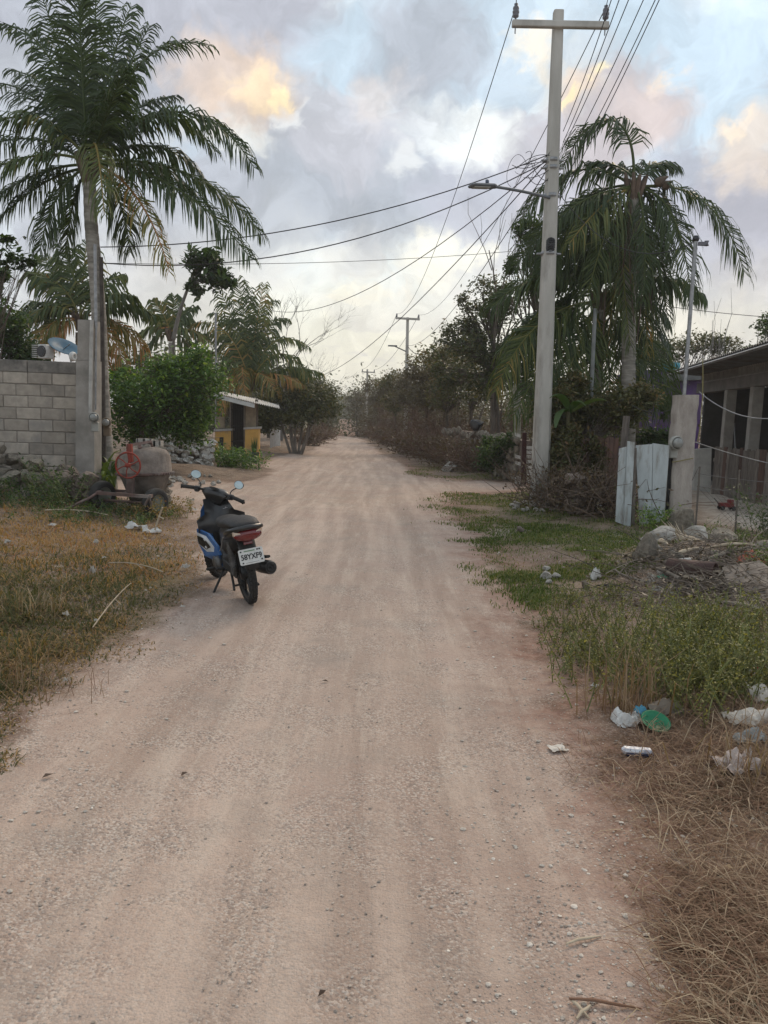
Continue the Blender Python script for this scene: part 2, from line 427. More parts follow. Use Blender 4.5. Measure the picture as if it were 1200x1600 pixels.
concrete = mat('concrete', (.34, .31, .275), (.25, .228, .20), .92, 5, .35, 60, c3=(.21, .195, .17), s3=2.2, world_co=True)
pole_conc = mat('pole_concrete', (.50, .475, .43), (.38, .36, .32), .85, 3, .25, 50, c3=(.25, .23, .20), s3=2.2, world_co=True, stretch=(1, 1, .25))
steel = mat('galvanised_steel', (.36, .36, .36), (.24, .24, .24), .5, 12, metal=.6)
blackp = mat('black_plastic', (.012, .012, .013), (.018, .018, .019), .42, 8, spec=.5)
blackr = mat('black_rubber', (.022, .022, .022), (.045, .042, .038), .85, 9, .15, 60)
cable_m = mat('cable', (.03, .03, .032), (.05, .05, .05), .6, 2)

# ------------------------------------------------------------------ ground and road: one grid cut along the road edge
def ground_mat(name):
    m = bpy.data.materials.new(name); m.use_nodes = True; nt = m.node_tree; N = nt.nodes; L = nt.links
    b = N['Principled BSDF']; b.inputs['Roughness'].default_value = .95; b.inputs['Specular IOR Level'].default_value = .12
    gm = N.new('ShaderNodeNewGeometry'); P = gm.outputs['Position']
    def mapping(sc, rot=0.0):
        n = N.new('ShaderNodeMapping'); n.inputs['Scale'].default_value = sc; n.inputs['Rotation'].default_value = (0, 0, rot); L.new(P, n.inputs[0]); return n.outputs[0]
    def noise(co, s, d=6, r=.6, dist=0.0):
        n = N.new('ShaderNodeTexNoise'); n.inputs['Scale'].default_value = s; n.inputs['Detail'].default_value = d; n.inputs['Roughness'].default_value = r
        n.inputs['Distortion'].default_value = dist; L.new(co, n.inputs[0]); return n.outputs['Fac']
    def mr(v, a, b_, c=0., d=1.):
        n = N.new('ShaderNodeMapRange'); L.new(v, n.inputs[0])
        for k, x in enumerate((a, b_, c, d)): n.inputs[k+1].default_value = x
        return n.outputs[0]
    def mix(f, a, b_):
        n = N.new('ShaderNodeMix'); n.data_type = 'RGBA'
        if isinstance(f, float): n.inputs[0].default_value = f
        else: L.new(f, n.inputs[0])
        for k, v in ((6, a), (7, b_)):
            if isinstance(v, tuple): n.inputs[k].default_value = (*v, 1)
            else: L.new(v, n.inputs[k])
        return n.outputs[2]
    def ma(op, a, b_):
        n = N.new('ShaderNodeMath'); n.operation = op
        for i, v in enumerate((a, b_)):
            if isinstance(v, (int, float)): n.inputs[i].default_value = v
            else: L.new(v, n.inputs[i])
        return n.outputs[0]
    def att(n_):
        n = N.new('ShaderNodeAttribute'); n.attribute_name = n_; return n.outputs['Fac']
    # road dust
    st = noise(mapping((1.6, .09, 1), R(-3)), 1.5, 7, .62, .3)
    st2 = noise(mapping((5.0, .45, 1), R(-2)), 1.0, 7, .65, .4)
    big = noise(P, .55, 6, .6)
    c = mix(mr(st, .36, .64), (.375, .272, .213), (.560, .425, .342))
    c = mix(ma('MULTIPLY', mr(st2, .50, .66), .55), c, (.65, .53, .43))
    c = mix(ma('MULTIPLY', mr(big, .50, .70), .6), c, (.385, .268, .222))
    c = mix(ma('MULTIPLY', mr(noise(P, 1.3, 8, .7), .52, .66), .5), c, (.30, .262, .225))
    c = mix(ma('MULTIPLY', mr(noise(mapping((2.2, .5, 1)), 1.9, 8, .7), .54, .70), .45), c, (.66, .54, .44))
    c = mix(ma('MULTIPLY', att('grit'), mr(noise(P, 6, 6, .7), .35, .6, .2, .6)), c, (.31, .235, .19))
    c = mix(ma('MULTIPLY', att('track'), mr(noise(P, 4, 6, .7), .3, .6, .15, .55)), c, (.65, .515, .42))
    # gravel speckle
    vo = N.new('ShaderNodeTexVoronoi'); vo.inputs['Scale'].default_value = 120; L.new(P, vo.inputs['Vector'])
    vo2 = N.new('ShaderNodeTexVoronoi'); vo2.inputs['Scale'].default_value = 62; L.new(P, vo2.inputs['Vector'])
    sp = N.new('ShaderNodeSeparateColor'); L.new(vo.outputs['Color'], sp.inputs[0])
    sp2 = N.new('ShaderNodeSeparateColor'); L.new(vo2.outputs['Color'], sp2.inputs[0])
    gmask = ma('MULTIPLY', mr(noise(P, 2.3, 5, .65), .42, .60, .25, 1.0), ma('SUBTRACT', 1.0, ma('MULTIPLY', att('track'), .8)))
    c = mix(ma('MULTIPLY', ma('MULTIPLY', mr(sp.outputs[0], .62, .75), gmask), .55), c, (.68, .61, .53))
    c = mix(ma('MULTIPLY', ma('MULTIPLY', mr(sp.outputs[1], .70, .80), gmask), .60), c, (.21, .16, .13))
    c = mix(ma('MULTIPLY', ma('MULTIPLY', mr(sp2.outputs[2], .86, .92), gmask), .55), c, (.24, .20, .175))
    fine = noise(P, 160, 3, .6)
    c = mix(mr(fine, .35, .65, .22, 0.), c, (.20, .155, .125))
    # soil beside the road
    s = mix(mr(noise(P, 1.7, 8, .65), .38, .62), (.115, .078, .054), (.245, .175, .125))
    s = mix(ma('MULTIPLY', mr(noise(P, 5.0, 8, .7), .55, .68), .6), s, (.37, .31, .25))
    s = mix(ma('MULTIPLY', mr(sp.outputs[0], .80, .88), .6), s, (.50, .44, .37))
    gr = mix(mr(noise(P, 7.0, 7, .7), .4, .62), (.085, .085, .040), (.20, .155, .09))
    s = mix(att('green'), s, gr)
    s = mix(att('pale'), s, mix(mr(noise(P, 4.0, 8, .7), .4, .65), (.33, .27, .22), (.52, .47, .40)))
    red = mix(mr(noise(P, 9., 7, .7), .4, .6), (.24, .135, .10), (.36, .235, .18))
    rd = mr(ma('ADD', att('road'), ma('MULTIPLY', mr(noise(P, 3.5, 8, .75), .3, .7, -.5, .5), .55)), .25, .75)
    edge = ma('MULTIPLY', att('edge'), mr(noise(P, 2.1, 7, .7), .35, .6))
    s = mix(edge, s, red)
    c = mix(ma('MULTIPLY', edge, .75), c, red)
    c = mix(rd, s, c)
    c = mix(att('far'), c, mix(mr(noise(P, .6, 6), .4, .6), (.15, .085, .06), (.25, .16, .115)))
    L.new(c, b.inputs['Base Color'])
    # relief
    h = ma('MULTIPLY', vo.outputs['Distance'], -.35)
    h = ma('ADD', h, ma('MULTIPLY', ma('MULTIPLY', vo2.outputs['Distance'], -.7), gmask))
    h = ma('ADD', h, ma('MULTIPLY', noise(P, 18, 6, .7), 1.6)); h = ma('ADD', h, ma('MULTIPLY', noise(mapping((9, .8, 1), R(-2)), 1.5, 5, .6), 2.2))
    bn = N.new('ShaderNodeBump'); bn.inputs['Strength'].default_value = .65; bn.inputs['Distance'].default_value = .013
    L.new(h, bn.inputs['Height']); L.new(bn.outputs[0], b.inputs['Normal'])
    return m
GM = ground_mat('dirt_and_soil')

TRK = [[(120, 1100), (215, 1000), (400, 880), (440, 800), (462, 740), (500, 700)], [(300, 1000), (455, 870), (468, 800), (480, 740), (515, 700)], [(480, 1700), (560, 1300), (590, 1050), (592, 880), (575, 790), (540, 700)],
       [(690, 1700), (665, 1300), (655, 1050), (640, 880), (610, 790), (552, 700)], [(-60, 1400), (180, 1180), (420, 960), (500, 830), (520, 740), (528, 695)], [(270, 1700), (420, 1250), (500, 1000), (530, 850), (540, 740)],
       [(760, 900), (700, 800), (640, 750), (575, 705)], [(860, 1700), (800, 1250), (740, 1000), (690, 850), (620, 750)], [(290, 770), (400, 775), (480, 760), (540, 730)]]
GRT = [[(500, 1700), (550, 1250), (575, 1000), (580, 880)], [(600, 1700), (625, 1250), (625, 1000)], [(380, 1700), (470, 1250), (540, 980)], [(270, 1230), (330, 1130), (360, 1040)], [(900, 1700), (850, 1350), (790, 1080)], [(60, 1500), (200, 1330), (330, 1290)], [(760, 1700), (735, 1350), (700, 1050)]]
def lines(LL, X, Y, w):
    out = np.zeros(X.shape)
    for q in LL:
        p = [pz(a_, b_, 0)[:2] for a_, b_ in q]; best = np.full(X.shape, 1e9)
        wob = (fbm(X, Y, .18, 2, 33.)-.5)*.5
        for (ax, ay), (bx, by) in zip(p[:-1], p[1:]):
            ex, ey = bx-ax, by-ay; wx, wy = X+wob-ax, Y-ay; t = np.clip((wx*ex+wy*ey)/(ex*ex+ey*ey), 0, 1); best = np.minimum(best, (wx-ex*t)**2+(wy-ey*t)**2)
        out = np.maximum(out, np.exp(-best/w**2)*(.35+.65*sst(.35, .6, fbm(X, Y, .5, 3, 12.+len(out)))))
    return out
def build_ground():
    ys = [-5.0]; 
    while ys[-1] < 700:
        y = ys[-1]; ys.append(y+ (.5 if y < 1 else .035*max(1, (y/4)**1.25)))
    ys = np.array(ys)
    s = np.linspace(-1, 1, 321); xs = 7.0*s+.81*np.sinh(s*6.9)
    X, Y = np.meshgrid(xs, ys); rd = road_d(X, Y)
    # snap: shift rows sideways a little is not needed, the edge is blended in colour
    Z = terr(X, Y, rd)+.010*(fbm(X, Y, 7, 3, 31.)-.5)*sst(14, 6, Y)
    ny, nx = X.shape; V = np.stack([X, Y, Z], -1).reshape(-1, 3)
    idx = np.arange(nx*ny).reshape(ny, nx)
    F = np.stack([idx[:-1, :-1], idx[:-1, 1:], idx[1:, 1:], idx[1:, :-1]], -1).reshape(-1, 4)
    fr = (rd[:-1, :-1]+rd[1:, 1:]).ravel()/2
    gr = np.zeros(X.shape)
    for p in GREENP:
        d = sdf_poly(p, X, Y)+(fbm(X, Y, 1.5, 4, 2.)-.5)*1.2
        gr = np.maximum(gr, sst(-.5, .7, d))
    gr *= sst(.40, .55, fbm(X, Y, .9, 4, 44.)+.08)
    yard = flatpoly([(1085, 800), (1090, 745), (1500, 740), (1500, 850), (1240, 850), (1120, 828)])
    pl = sst(-.3, .3, sdf_poly(yard, X, Y)+(fbm(X, Y, 2, 3)-.5)*.5)
    for q, rr in ((g(880, 790), .9), (g(760, 830), .6), (g(820, 765), .7), (g(640, 752), 1.0), (g(1020, 845), .8)):
        pl = np.maximum(pl, .8*np.exp(-((X-q[0])**2+(Y-q[1])**2)/rr**2)*sst(.4, .6, fbm(X, Y, 3, 4, 8.)))
    edge = np.exp(-(rd/.55)**2)*(.35+.65*sst(.3, .9, X))
    far = sst(58, 75, Y)*.9
    track, grit = lines(TRK, X, Y, .075), lines(GRT, X, Y, .15)
    for name, mask in (('dirt_road', fr > 0), ('ground', fr <= 0)):
        Fm = F[mask]; used, inv = np.unique(Fm, return_inverse=True); Fm = inv.reshape(Fm.shape)
        mm = M(); mm.add(V[used], [Fm]); o = mm.build(name, GM, kind='structure')
        for an, arr in (('road', sst(-.25, .25, rd)), ('green', gr), ('pale', pl), ('edge', edge), ('far', far), ('track', track), ('grit', grit)):
            a = o.data.attributes.new(an, 'FLOAT', 'POINT'); a.data.foreach_set('value', arr.ravel()[used].astype(np.float32))
build_ground()

# ------------------------------------------------------------------ rocks
def rock_arrays(seed, sub=2, cuts=9, sq=(1, 1, .8)):
    bm = bmesh.new(); bmesh.ops.create_icosphere(bm, subdivisions=sub, radius=1)
    V = np.array([v.co for v in bm.verts]); F = np.array([[v.index for v in f.verts] for f in bm.faces]); bm.free()
    r = np.random.default_rng(seed); V = V*np.array(sq)
    for _ in range(cuts):
        n = nrm(r.normal(size=3)); d = r.uniform(.36, .72); k = V@n
        V = V-np.outer(np.maximum(k-d, 0)*.97, n)
    V = V+(fbm(V[:, 0]+V[:, 2]*1.3, V[:, 1]-V[:, 2]*.7, 2.2, 3, seed)[:, None]-.5)*.22*nrm(V)
    V = V-V.mean(0); V /= np.abs(V).max(0).mean(); return V, F
ROCKV = [rock_arrays(100+i) for i in range(8)]
ROCKS = [rock_arrays(200+i, 1, 3) for i in range(8)]
ROCKB = [rock_arrays(300+i, 4, 9) for i in range(4)]
limestone = mat('limestone', (.30, .26, .205), (.16, .135, .105), .92, 5, .6, 30, orand=.22, c3=(.13, .12, .10))
pale_stone = mat('pale_stone', (.48, .45, .40), (.30, .275, .24), .92, 5, .6, 30, orand=.15, c3=(.22, .20, .175))
whitewash = mat('whitewashed_stone', (.74, .72, .67), (.40, .37, .33), .9, 7, .6, 30, orand=.12, c3=(.16, .15, .14), s3=3)
brown_stone = mat('brown_stone', (.25, .20, .165), (.14, .11, .09), .92, 6, .6, 30, orand=.25)
RME = {}
def rock_me(k, mt, big=False):
    key = (k, mt.name, big)
    if key not in RME:
        V, F = (ROCKB if big else ROCKV)[k]; mm = M(); mm.add(V, [F], .5, big); me = mm.mesh('rock'); me.materials.append(mt); RME[key] = me
    return RME[key]
def rock_obj(name, p, s, mt, parent=None, k=None, rot=None, big=False, **kw):
    k = random.randrange(4 if big else 8) if k is None else k
    o = link(bpy.data.objects.new(name, rock_me(k, mt, big)))
    q = np.array(p, float)
    if parent is not None: o.parent = parent; q = q-ORG[parent.name]
    o.location = tuple(q); o.scale = tuple(s) if np.ndim(s) else (s, s, s)
    o.rotation_euler = rot if rot is not None else (random.uniform(-.4, .4), random.uniform(-.4, .4), random.uniform(0, 6.28))
    return tag(o, **kw) if kw else o

# ------------------------------------------------------------------ gravel lying on the road
def scatter_px(n, y0, y1, x0=-80, x1=1280, pw=1.0):
    py = y0+(y1-y0)*rng.random(n)**pw; px = x0+(x1-x0)*rng.random(n)
    u = (px-600); v = (800-py)
    d = _f[None]*FPX+np.outer(u, _r)+np.outer(v, _u)
    t = (0-CAMH)/d[:, 2]; return d[:, 0]*t, d[:, 1]*t
def gravel(name, x, y, size, mt, kind='stuff', sink=.25):
    n = len(x); z = terr(x, y); k = rng.integers(0, 8, n); mm = M()
    for i in range(8):
        V, F = ROCKS[i]; s = k == i; c = s.sum()
        if not c: continue
        a = rng.random(c)*6.28; ca, sa = np.cos(a), np.sin(a); sc = size[s]
        VX = (V[None, :, 0]*ca[:, None]-V[None, :, 1]*sa[:, None])*sc[:, None]+x[s][:, None]
        VY = (V[None, :, 0]*sa[:, None]+V[None, :, 1]*ca[:, None])*sc[:, None]*.85+y[s][:, None]
        VZ = V[None, :, 2]*sc[:, None]*.65+(z[s]+sc*sink)[:, None]
        VV = np.stack([VX, VY, VZ], -1).reshape(-1, 3)
        FF = (F[None]+(np.arange(c)*len(V))[:, None, None]).reshape(-1, 3)
        mm.add(VV, [FF], np.repeat(rng.random(c), len(F)), False)
    return mm.build(name, mt, kind=kind)
gravel_m = mat('gravel_stone', (.50, .43, .36), (.33, .275, .23), .92, 30, tint=.38)
n = 17000
x, y = scatter_px(n, 700, 1680, pw=.8)
rd = road_d(x, y); keep = (rd > -.35) & (y < 16)
dens = sst(.36, .62, fbm(x, y, 1.4, 4, 60.))*.5+.10+.5*lines(GRT, x, y, .25)-.6*lines(TRK, x, y, .13)+.6*np.exp(-(rd/.45)**2)
keep &= rng.random(n) < dens
x, y = x[keep], y[keep]
size = (.0018+.0048*rng.random(len(x))**6)*(1+.10*np.clip(y-2, 0, 9))
tag(gravel('gravel', x, y, size, gravel_m), 'loose pale gravel scattered over the dirt road', 'gravel')
n = 6500
x, y = scatter_px(n, 740, 1640)
rd = road_d(x, y); keep = (rd > -1.4) & (rd < .7) & (y < 22) & (rng.random(n) < .5)
x, y = x[keep], y[keep]; size = (.0035+.009*rng.random(len(x))**7)*(1+.05*np.clip(y-2, 0, 20))
tag(gravel('edge_gravel', x, y, size, mat('edge_stone', (.62, .56, .48), (.42, .36, .30), .92, 30, tint=.25)), 'coarser pale gravel along both road edges', 'gravel')

# ------------------------------------------------------------------ grass: each blade a bent strip
def blades(x, y, h, w, lean, az, tint, z=None, lift=0.0, seg2=True):
    n = len(x); z = terr(x, y) if z is None else z
    b = np.stack([x, y, z+lift], 1); dx, dy = np.cos(az), np.sin(az)
    sd = np.stack([-dy, dx, np.zeros(n)], 1)*w[:, None]/2
    L = np.stack([dx*np.sin(lean), dy*np.sin(lean), np.cos(lean)], 1)
    l2 = np.minimum(lean+.5+.5*rng.random(n), 1.75)
    L2 = np.stack([dx*np.sin(l2), dy*np.sin(l2), np.cos(l2)], 1)
    m1 = b+L*(h*.55)[:, None]; tip = m1+L2*(h*.5)[:, None]
    V = np.stack([b-sd, b+sd, m1+sd*.8, m1-sd*.8, tip], 1).reshape(-1, 3)
    o = np.arange(n)*5
    return V, [np.stack([o, o+1, o+2, o+3], 1), np.stack([o+3, o+2, o+4], 1)], tint
def addbl(mm, *a, **k):
    V, F, t = blades(*a, **k)
    b0 = mm.n
    mm.add(V, [F[0]], t); mm.F.append(F[1]+b0); mm.T.append(np.asarray(t)); mm.S.append(np.full(len(t), True))

# left verge: dry grass with green in it
LV = flatpoly([(-900, 1850), (-420, 1460), (0, 1160), (100, 1082), (200, 1008), (290, 943), (312, 905), (316, 860), (298, 815), (262, 800), (150, 792), (-200, 775), (-1500, 900)])
mm = M(); n = 150000
x, y = scatter_px(n, 770, 1500, -260, 360, 1.0)
d = sdf_poly(LV, x, y)+(fbm(x, y, 3, 3, 4.)-.5)*.7
k = (d > -.1) & (rng.random(n) < np.clip(.25+d*1.2, .1, 1)); x, y, d = x[k], y[k], d[k]
gp = fbm(x, y, .8, 4, 44.); gp2 = np.exp(-((x+2.75)**2/1.3+(y-6.1)**2/2.6))*.9
orange = sst(.42, .6, fbm(x, y, .55, 3, 71.))+np.exp(-((y-9.3)**2)/1.5)*.6
green = np.clip(sst(.52, .66, gp)*.45+gp2, 0, .8)
t = np.where(rng.random(len(x)) < green, .02+.3*rng.random(len(x)), .46+.30*rng.random(len(x))+.34*np.clip(orange+.15, 0, 1)*rng.random(len(x)))
tuft = vn(x, y, 3.1, 5.)
h = (.04+.13*rng.random(len(x))**2)*(.45+.9*tuft)*np.clip(.4+d, .4, 1.0)
addbl(mm, x, y, h, .0035+.0035*rng.random(len(x))+.0006*y, np.clip(.35+1.15*rng.random(len(x)), 0, 1.5), rng.random(len(x))*6.28, t)
tag(mm.build('dry_grass', grass_m), 'matted dry grass on the left verge, brown with green patches', 'grass', kind='stuff')

# right side: short green grass by the pole and gate
mm = M(); n = 150000
x, y = scatter_px(n, 722, 960, 630, 1080)
dd = np.full(n, -9.)
for p in GREENP[:2]: dd = np.maximum(dd, sdf_poly(p, x, y))
k = (rng.random(n) < sst(-.45, .55, dd+(fbm(x, y, 2, 4)-.5)*1.6)) & (rng.random(n) < (sst(.42, .60, fbm(x, y, .9, 4, 44.)+.06)+.05)*(.55+.45*sst(.38, .55, fbm(x, y, 3.2, 3, 47.)))); x, y = x[k], y[k]
nn = len(x); t = np.clip(.10+.75*rng.random(nn)**1.4+.5*(fbm(x, y, 1.2, 3, 90.)-.45), 0, 1)
addbl(mm, x, y, (.015+.045*rng.random(nn))*(.5+vn(x, y, 2.)), .005+.0006*y, rng.random(nn)*.9, rng.random(nn)*6.28, t)
tag(mm.build('green_grass', green_grass), 'short green grass around the pole and the white gate', 'grass', kind='stuff')

# right foreground: tangled straw
ST = flatpoly([(862, 1040), (905, 1130), (945, 1230), (985, 1320), (1030, 1440), (1080, 1560), (1180, 1900), (1900, 1900), (1700, 1000), (1250, 1000), (1000, 1010)])
mm = M(); n = 74000
x, y = scatter_px(n, 1000, 1700, 820, 1330)
d = sdf_poly(ST, x, y)+(fbm(x, y, 3.5, 3, 14.)-.5)*.5
k = (d > -.06) & (rng.random(n) < np.clip(.12+d*1.6, .05, 1)*(.22+.78*sst(.40, .58, fbm(x, y, 1.5, 3, 81.)))); x, y, d = x[k], y[k], d[k]; nn = len(x)
t = np.clip(rng.random(nn)**1.5*.75+.35*(fbm(x, y, 1.3, 3, 17.)-.40), 0, 1)
flow = 2.6+2.6*(fbm(x, y, .9, 2, 55.)-.5)+rng.normal(size=nn)*1.15
addbl(mm, x, y, (.03+.12*rng.random(nn)**2)*np.clip(.5+d, .5, 1.1), .0014+.0036*rng.random(nn)**2, 1.12+.42*rng.random(nn), flow, t, lift=.0)
x2, y2, f2 = x[:6500], y[:6500], flow[:6500]
addbl(mm, x2+rng.normal(size=len(x2))*.05, y2, ( .08+.18*rng.random(len(x2))), .0018+.0026*rng.random(len(x2)), 1.0+.5*rng.random(len(x2)), f2+rng.normal(size=len(x2)), np.clip(t[:6500]+.15, 0, 1), lift=.01)
tag(mm.build('straw', straw), 'tangled dead straw on the right verge in the foreground', 'straw', kind='stuff')

# ------------------------------------------------------------------ utility poles
def frame_between(B, T):
    ax = nrm(T-B); x = nrm(np.cross(ax, [0, 1, 0])); y = np.cross(ax, x)
    if x[0] < 0: x = -x
    return ax, x, nrm(np.cross(x, ax)) if False else y
def concrete_pole(label, base, top, w0, w1, arm=None, armz=.0, group='concrete utility poles along the road', lamp=None, ins=2):
    t = thing('utility_pole', label, 'utility pole', base, group)
    ax = nrm(top-base); L = np.linalg.norm(top-base)
    xx = nrm(np.cross([0, 1, 0], ax)); yy = np.cross(ax, xx)
    if xx[0] < 0: xx = -xx
    Rm = np.stack([xx, yy, ax], 1)
    an = []
    for sx, sy in ((1, 1), (-1, 1), (-1, -1), (1, -1)):
        an += [(sx*1, sy*.72), (sx*.72, sy*1)] if sx*sy > 0 else [(sx*.72, sy*1), (sx*1, sy*.72)]
    an = np.array(an); V = []; nS = 14
    for i in range(nS):
        f = i/(nS-1); w = (w0*(1-f)+w1*f)/2
        V.append(base-ax*.3+ax*(L+.3)*f+(an[:, :1]*xx+an[:, 1:]*yy)*w)
    V = np.concatenate(V); F = [np.array([[i*8+j, i*8+(j+1) % 8, (i+1)*8+(j+1) % 8, (i+1)*8+j] for i in range(nS-1) for j in range(8)])]
    mm = M(); mm.add(V, F, .5, False); mm.add(V[-8:], [np.arange(8)[None]], .5, False)
    mm.build('shaft', pole_conc, t)
    return t, Rm, L
PD0 = g(842, 792)[1]
B1 = g(842, 792); T1 = pd(872.5, 18, PD0)
pole, RM, PL = concrete_pole('tall pale concrete power pole with wooden-looking crossarm and street light, standing at the right verge', B1, T1, .32, .17)
pole['label'] = 'tall pale concrete power pole with crossarm on the right verge, nearest of its row'
DA = PD0-.13
a0, a1 = pd(800, 37, DA), pd(951, 40, DA)
ad = nrm(a1-a0); aup = nrm(np.cross(ad, [0, 1, 0])*-1); aup = aup if aup[2] > 0 else -aup
AR = np.stack([ad, np.cross(aup, ad), aup], 1)
mm = M(); mm.box((a0+a1)/2, (np.linalg.norm(a1-a0), .10, .11), AR, bev=.012); ca = mm.build('crossarm', pole_conc, pole)
insul = mat('porcelain', (.16, .155, .17), (.11, .105, .12), .35, 6)
INS = []
for e, s in ((a0+ad*.06, 1), (a1-ad*.06, 1)):
    mm = M(); c = e+aup*.05
    mm.lathe([(0, 0), (.015, 0), (.015, .05), (.05, .06), (.055, .09), (.04, .10), (.058, .12), (.06, .15), (.042, .16), (.055, .19), (.05, .22), (.03, .23), (.035, .27), (.0, .28)], c, aup, 14)
    mm.build('insulator', insul, pole); INS.append(c+aup*.26)
    mm = M(); mm.tube([e-aup*.16, e+aup*.04], .012, 6); mm.build('pin', steel, pole)
for zz, rr in ((.715, .15), (.70, .15), (.645, .155), (.53, .16)):
    c = B1+(T1-B1)*zz; w = .32*(1-zz)+.17*zz
    mm = M(); mm.lathe([(w*.62, -.03), (w*.62, .03), (w*.56, .03), (w*.56, -.03)], c, nrm(T1-B1), 10, closed=True); mm.tube([c+RM[:, 0]*w*.4, c+RM[:, 0]*(w*.62+.07)], .02, 6); mm.tube([c-RM[:, 0]*w*.4, c-RM[:, 0]*(w*.62+.07)], .02, 6)
    mm.build('steel_band', steel, pole)
mm = M(); c = B1+(T1-B1)*.545
for k in range(5): mm.tube([c+RM[:, 0]*.07*math.cos(a)+RM[:, 1]*-.13+np.array([0, 0, .06*math.sin(a)+.03*k-.06]) for a in np.linspace(0, 6.0, 9)], .016, 5)
mm.build('tape_wrap', blackp, pole)
# street lamp on its arm
la0, la1 = pd(859, 309, PD0-.12), pd(768, 291, PD0-.5)
lmp = thing('street_lamp', 'flat grey street lamp on a long thin arm of the near power pole', 'street lamp', la0)
lm = mat('lamp_grey', (.16, .17, .18), (.12, .125, .13), .45, 8, metal=.3)
mm = M(); mm.tube(bez(la0, la0*.5+la1*.5+np.array([0, 0, .03]), la1, n=10), .026, 8); mm.build('arm', lm, lmp)
la2 = pd(741, 290, PD0-.6); dv = nrm(la2-la1); up = np.array([0, 0, 1.]); sd_ = nrm(np.cross(dv, up)); up = np.cross(sd_, dv)
mm = M(); LR = np.stack([dv, sd_, up], 1); mm.box((la1*.45+la2*.55), (.46, .20, .055), LR, bev=.02); mm.box(la1-dv*.02, (.16, .09, .07), LR, bev=.02); hd = mm.build('lamp_head', lm, lmp)
mm = M(); mm.lathe([(.0, 0), (.03, 0), (.032, .06), (.025, .075), (0, .08)], la1+dv*.08+up*.03, up, 12); mm.build('photocell', mat('photocell', (.10, .12, .17), None, .4), hd)
mm = M(); mm.box((la1*.4+la2*.6)-up*.03, (.30, .15, .012), LR); mm.build('lens', mat('lamp_lens', (.6, .6, .58), None, .2), hd)

def far_pole(label, bpx, D, toppx, armpx, lamp=False):
    base = ga(bpx, D); top = pd(toppx[0], toppx[1], D); base[2] -= .1
    t, Rm, L = concrete_pole(label, base, top, .30, .18)
    e0, e1 = pd(armpx[0], armpx[1], D-.12), pd(armpx[2], armpx[3], D-.12)
    mm = M(); d_ = nrm(e1-e0); RR = np.stack([d_, np.array([0, 1., 0]), np.cross(d_, [0, 1, 0])], 1); mm.box((e0+e1)/2, (np.linalg.norm(e1-e0), .12, .13), RR); mm.build('crossarm', pole_conc, t)
    q = []
    for e in (e0+d_*.08, e1-d_*.08):
        mm = M(); mm.lathe([(.0, 0), (.05, .02), (.06, .12), (.04, .14), (.055, .24), (0, .26)], e+np.array([0, 0, .05]), (0, 0, 1), 8); mm.build('insulator', insul, t); q.append(e+np.array([0, 0, .28]))
    return t, q
p2, INS2 = far_pole('second concrete power pole down the road, standing out of the brush', 633, 52, (637, 496), (618, 497, 656, 499), True)
p3, INS3 = far_pole('third and farthest power pole, thin against the sky beside the road crest', 572, 84, (574, 577), (565, 581, 586, 582))
la = pd(634, 549, 51.9); lb = pd(617, 541, 51.5)
mm = M(); mm.tube([la, lb], .04, 6); mm.box(lb+np.array([-.15, 0, .02]), (.6, .25, .08)); tag(mm.build('street_lamp', lm, base=la), 'small distant street lamp arm on the second power pole', 'street lamp')

# ------------------------------------------------------------------ cables
def cable(name, label, p0, p1, sag, r=.011, n=22, group=None, mt=None, cat='cable'):
    P = bez(np.array(p0), (np.array(p0)+np.array(p1))/2-np.array([0, 0, sag*2]), np.array(p1), n=n)
    mm = M(); mm.tube(P, r*.72, 5); return tag(mm.build(name, mt or cable_m, base=p0), label, cat, group)
GC = 'overhead cables'
A = lambda f: B1+(T1-B1)*f
left_m = pd(157, 388, 14.2)
cable('power_cable', 'upper thick black cable sagging from the near pole left to the palm', pd(866, 238, PD0), pd(157, 386, 14.2), .40, .014, group=GC)
cable('power_cable', 'lower thick black cable sagging from the near pole left to the palm', pd(866, 246, PD0), pd(160, 411, 14.2), .62, .014, group=GC)
cable('power_cable', 'thin faint cable crossing level between the left palm and the tree by the pole', pd(160, 411, 26), pd(880, 385, 30), .25, .013, group=GC)
cable('power_cable', 'cable dropping from the near pole to the far palm on the left', pd(866, 240, PD0), pd(400, 478, 36), 1.2, .014, group=GC)
cable('power_cable', 'cable running from the near pole bands far down the left of the road', pd(864, 244, PD0), pd(455, 585, 62), 1.6, .016, group=GC)
cable('power_cable', 'cable from the near pole bands to the second pole lamp height', pd(864, 250, PD0), pd(636, 540, 52), .9, .014, group=GC)
cable('power_cable', 'bare wire from the left insulator of the near pole to the second pole', INS[0], INS2[0], 1.4, .012, group=GC)
cable('power_cable', 'bare wire from the right insulator of the near pole to the second pole', INS[1], INS2[1], 1.4, .012, group=GC)
cable('power_cable', 'left bare wire between the second and third poles', INS2[0], INS3[0], .8, .018, group=GC)
cable('power_cable', 'right bare wire between the second and third poles', INS2[1], INS3[1], .8, .018, group=GC)
cable('power_cable', 'short loose cable hanging from the second pole to the trees at its right', pd(637, 541, 52), pd(676, 540, 44), .5, .03, group=GC)
cable('power_cable', 'bare wire leaving the left insulator upwards out of the picture', INS[0], pz(812, -140, 9.3), .1, .011, group=GC)
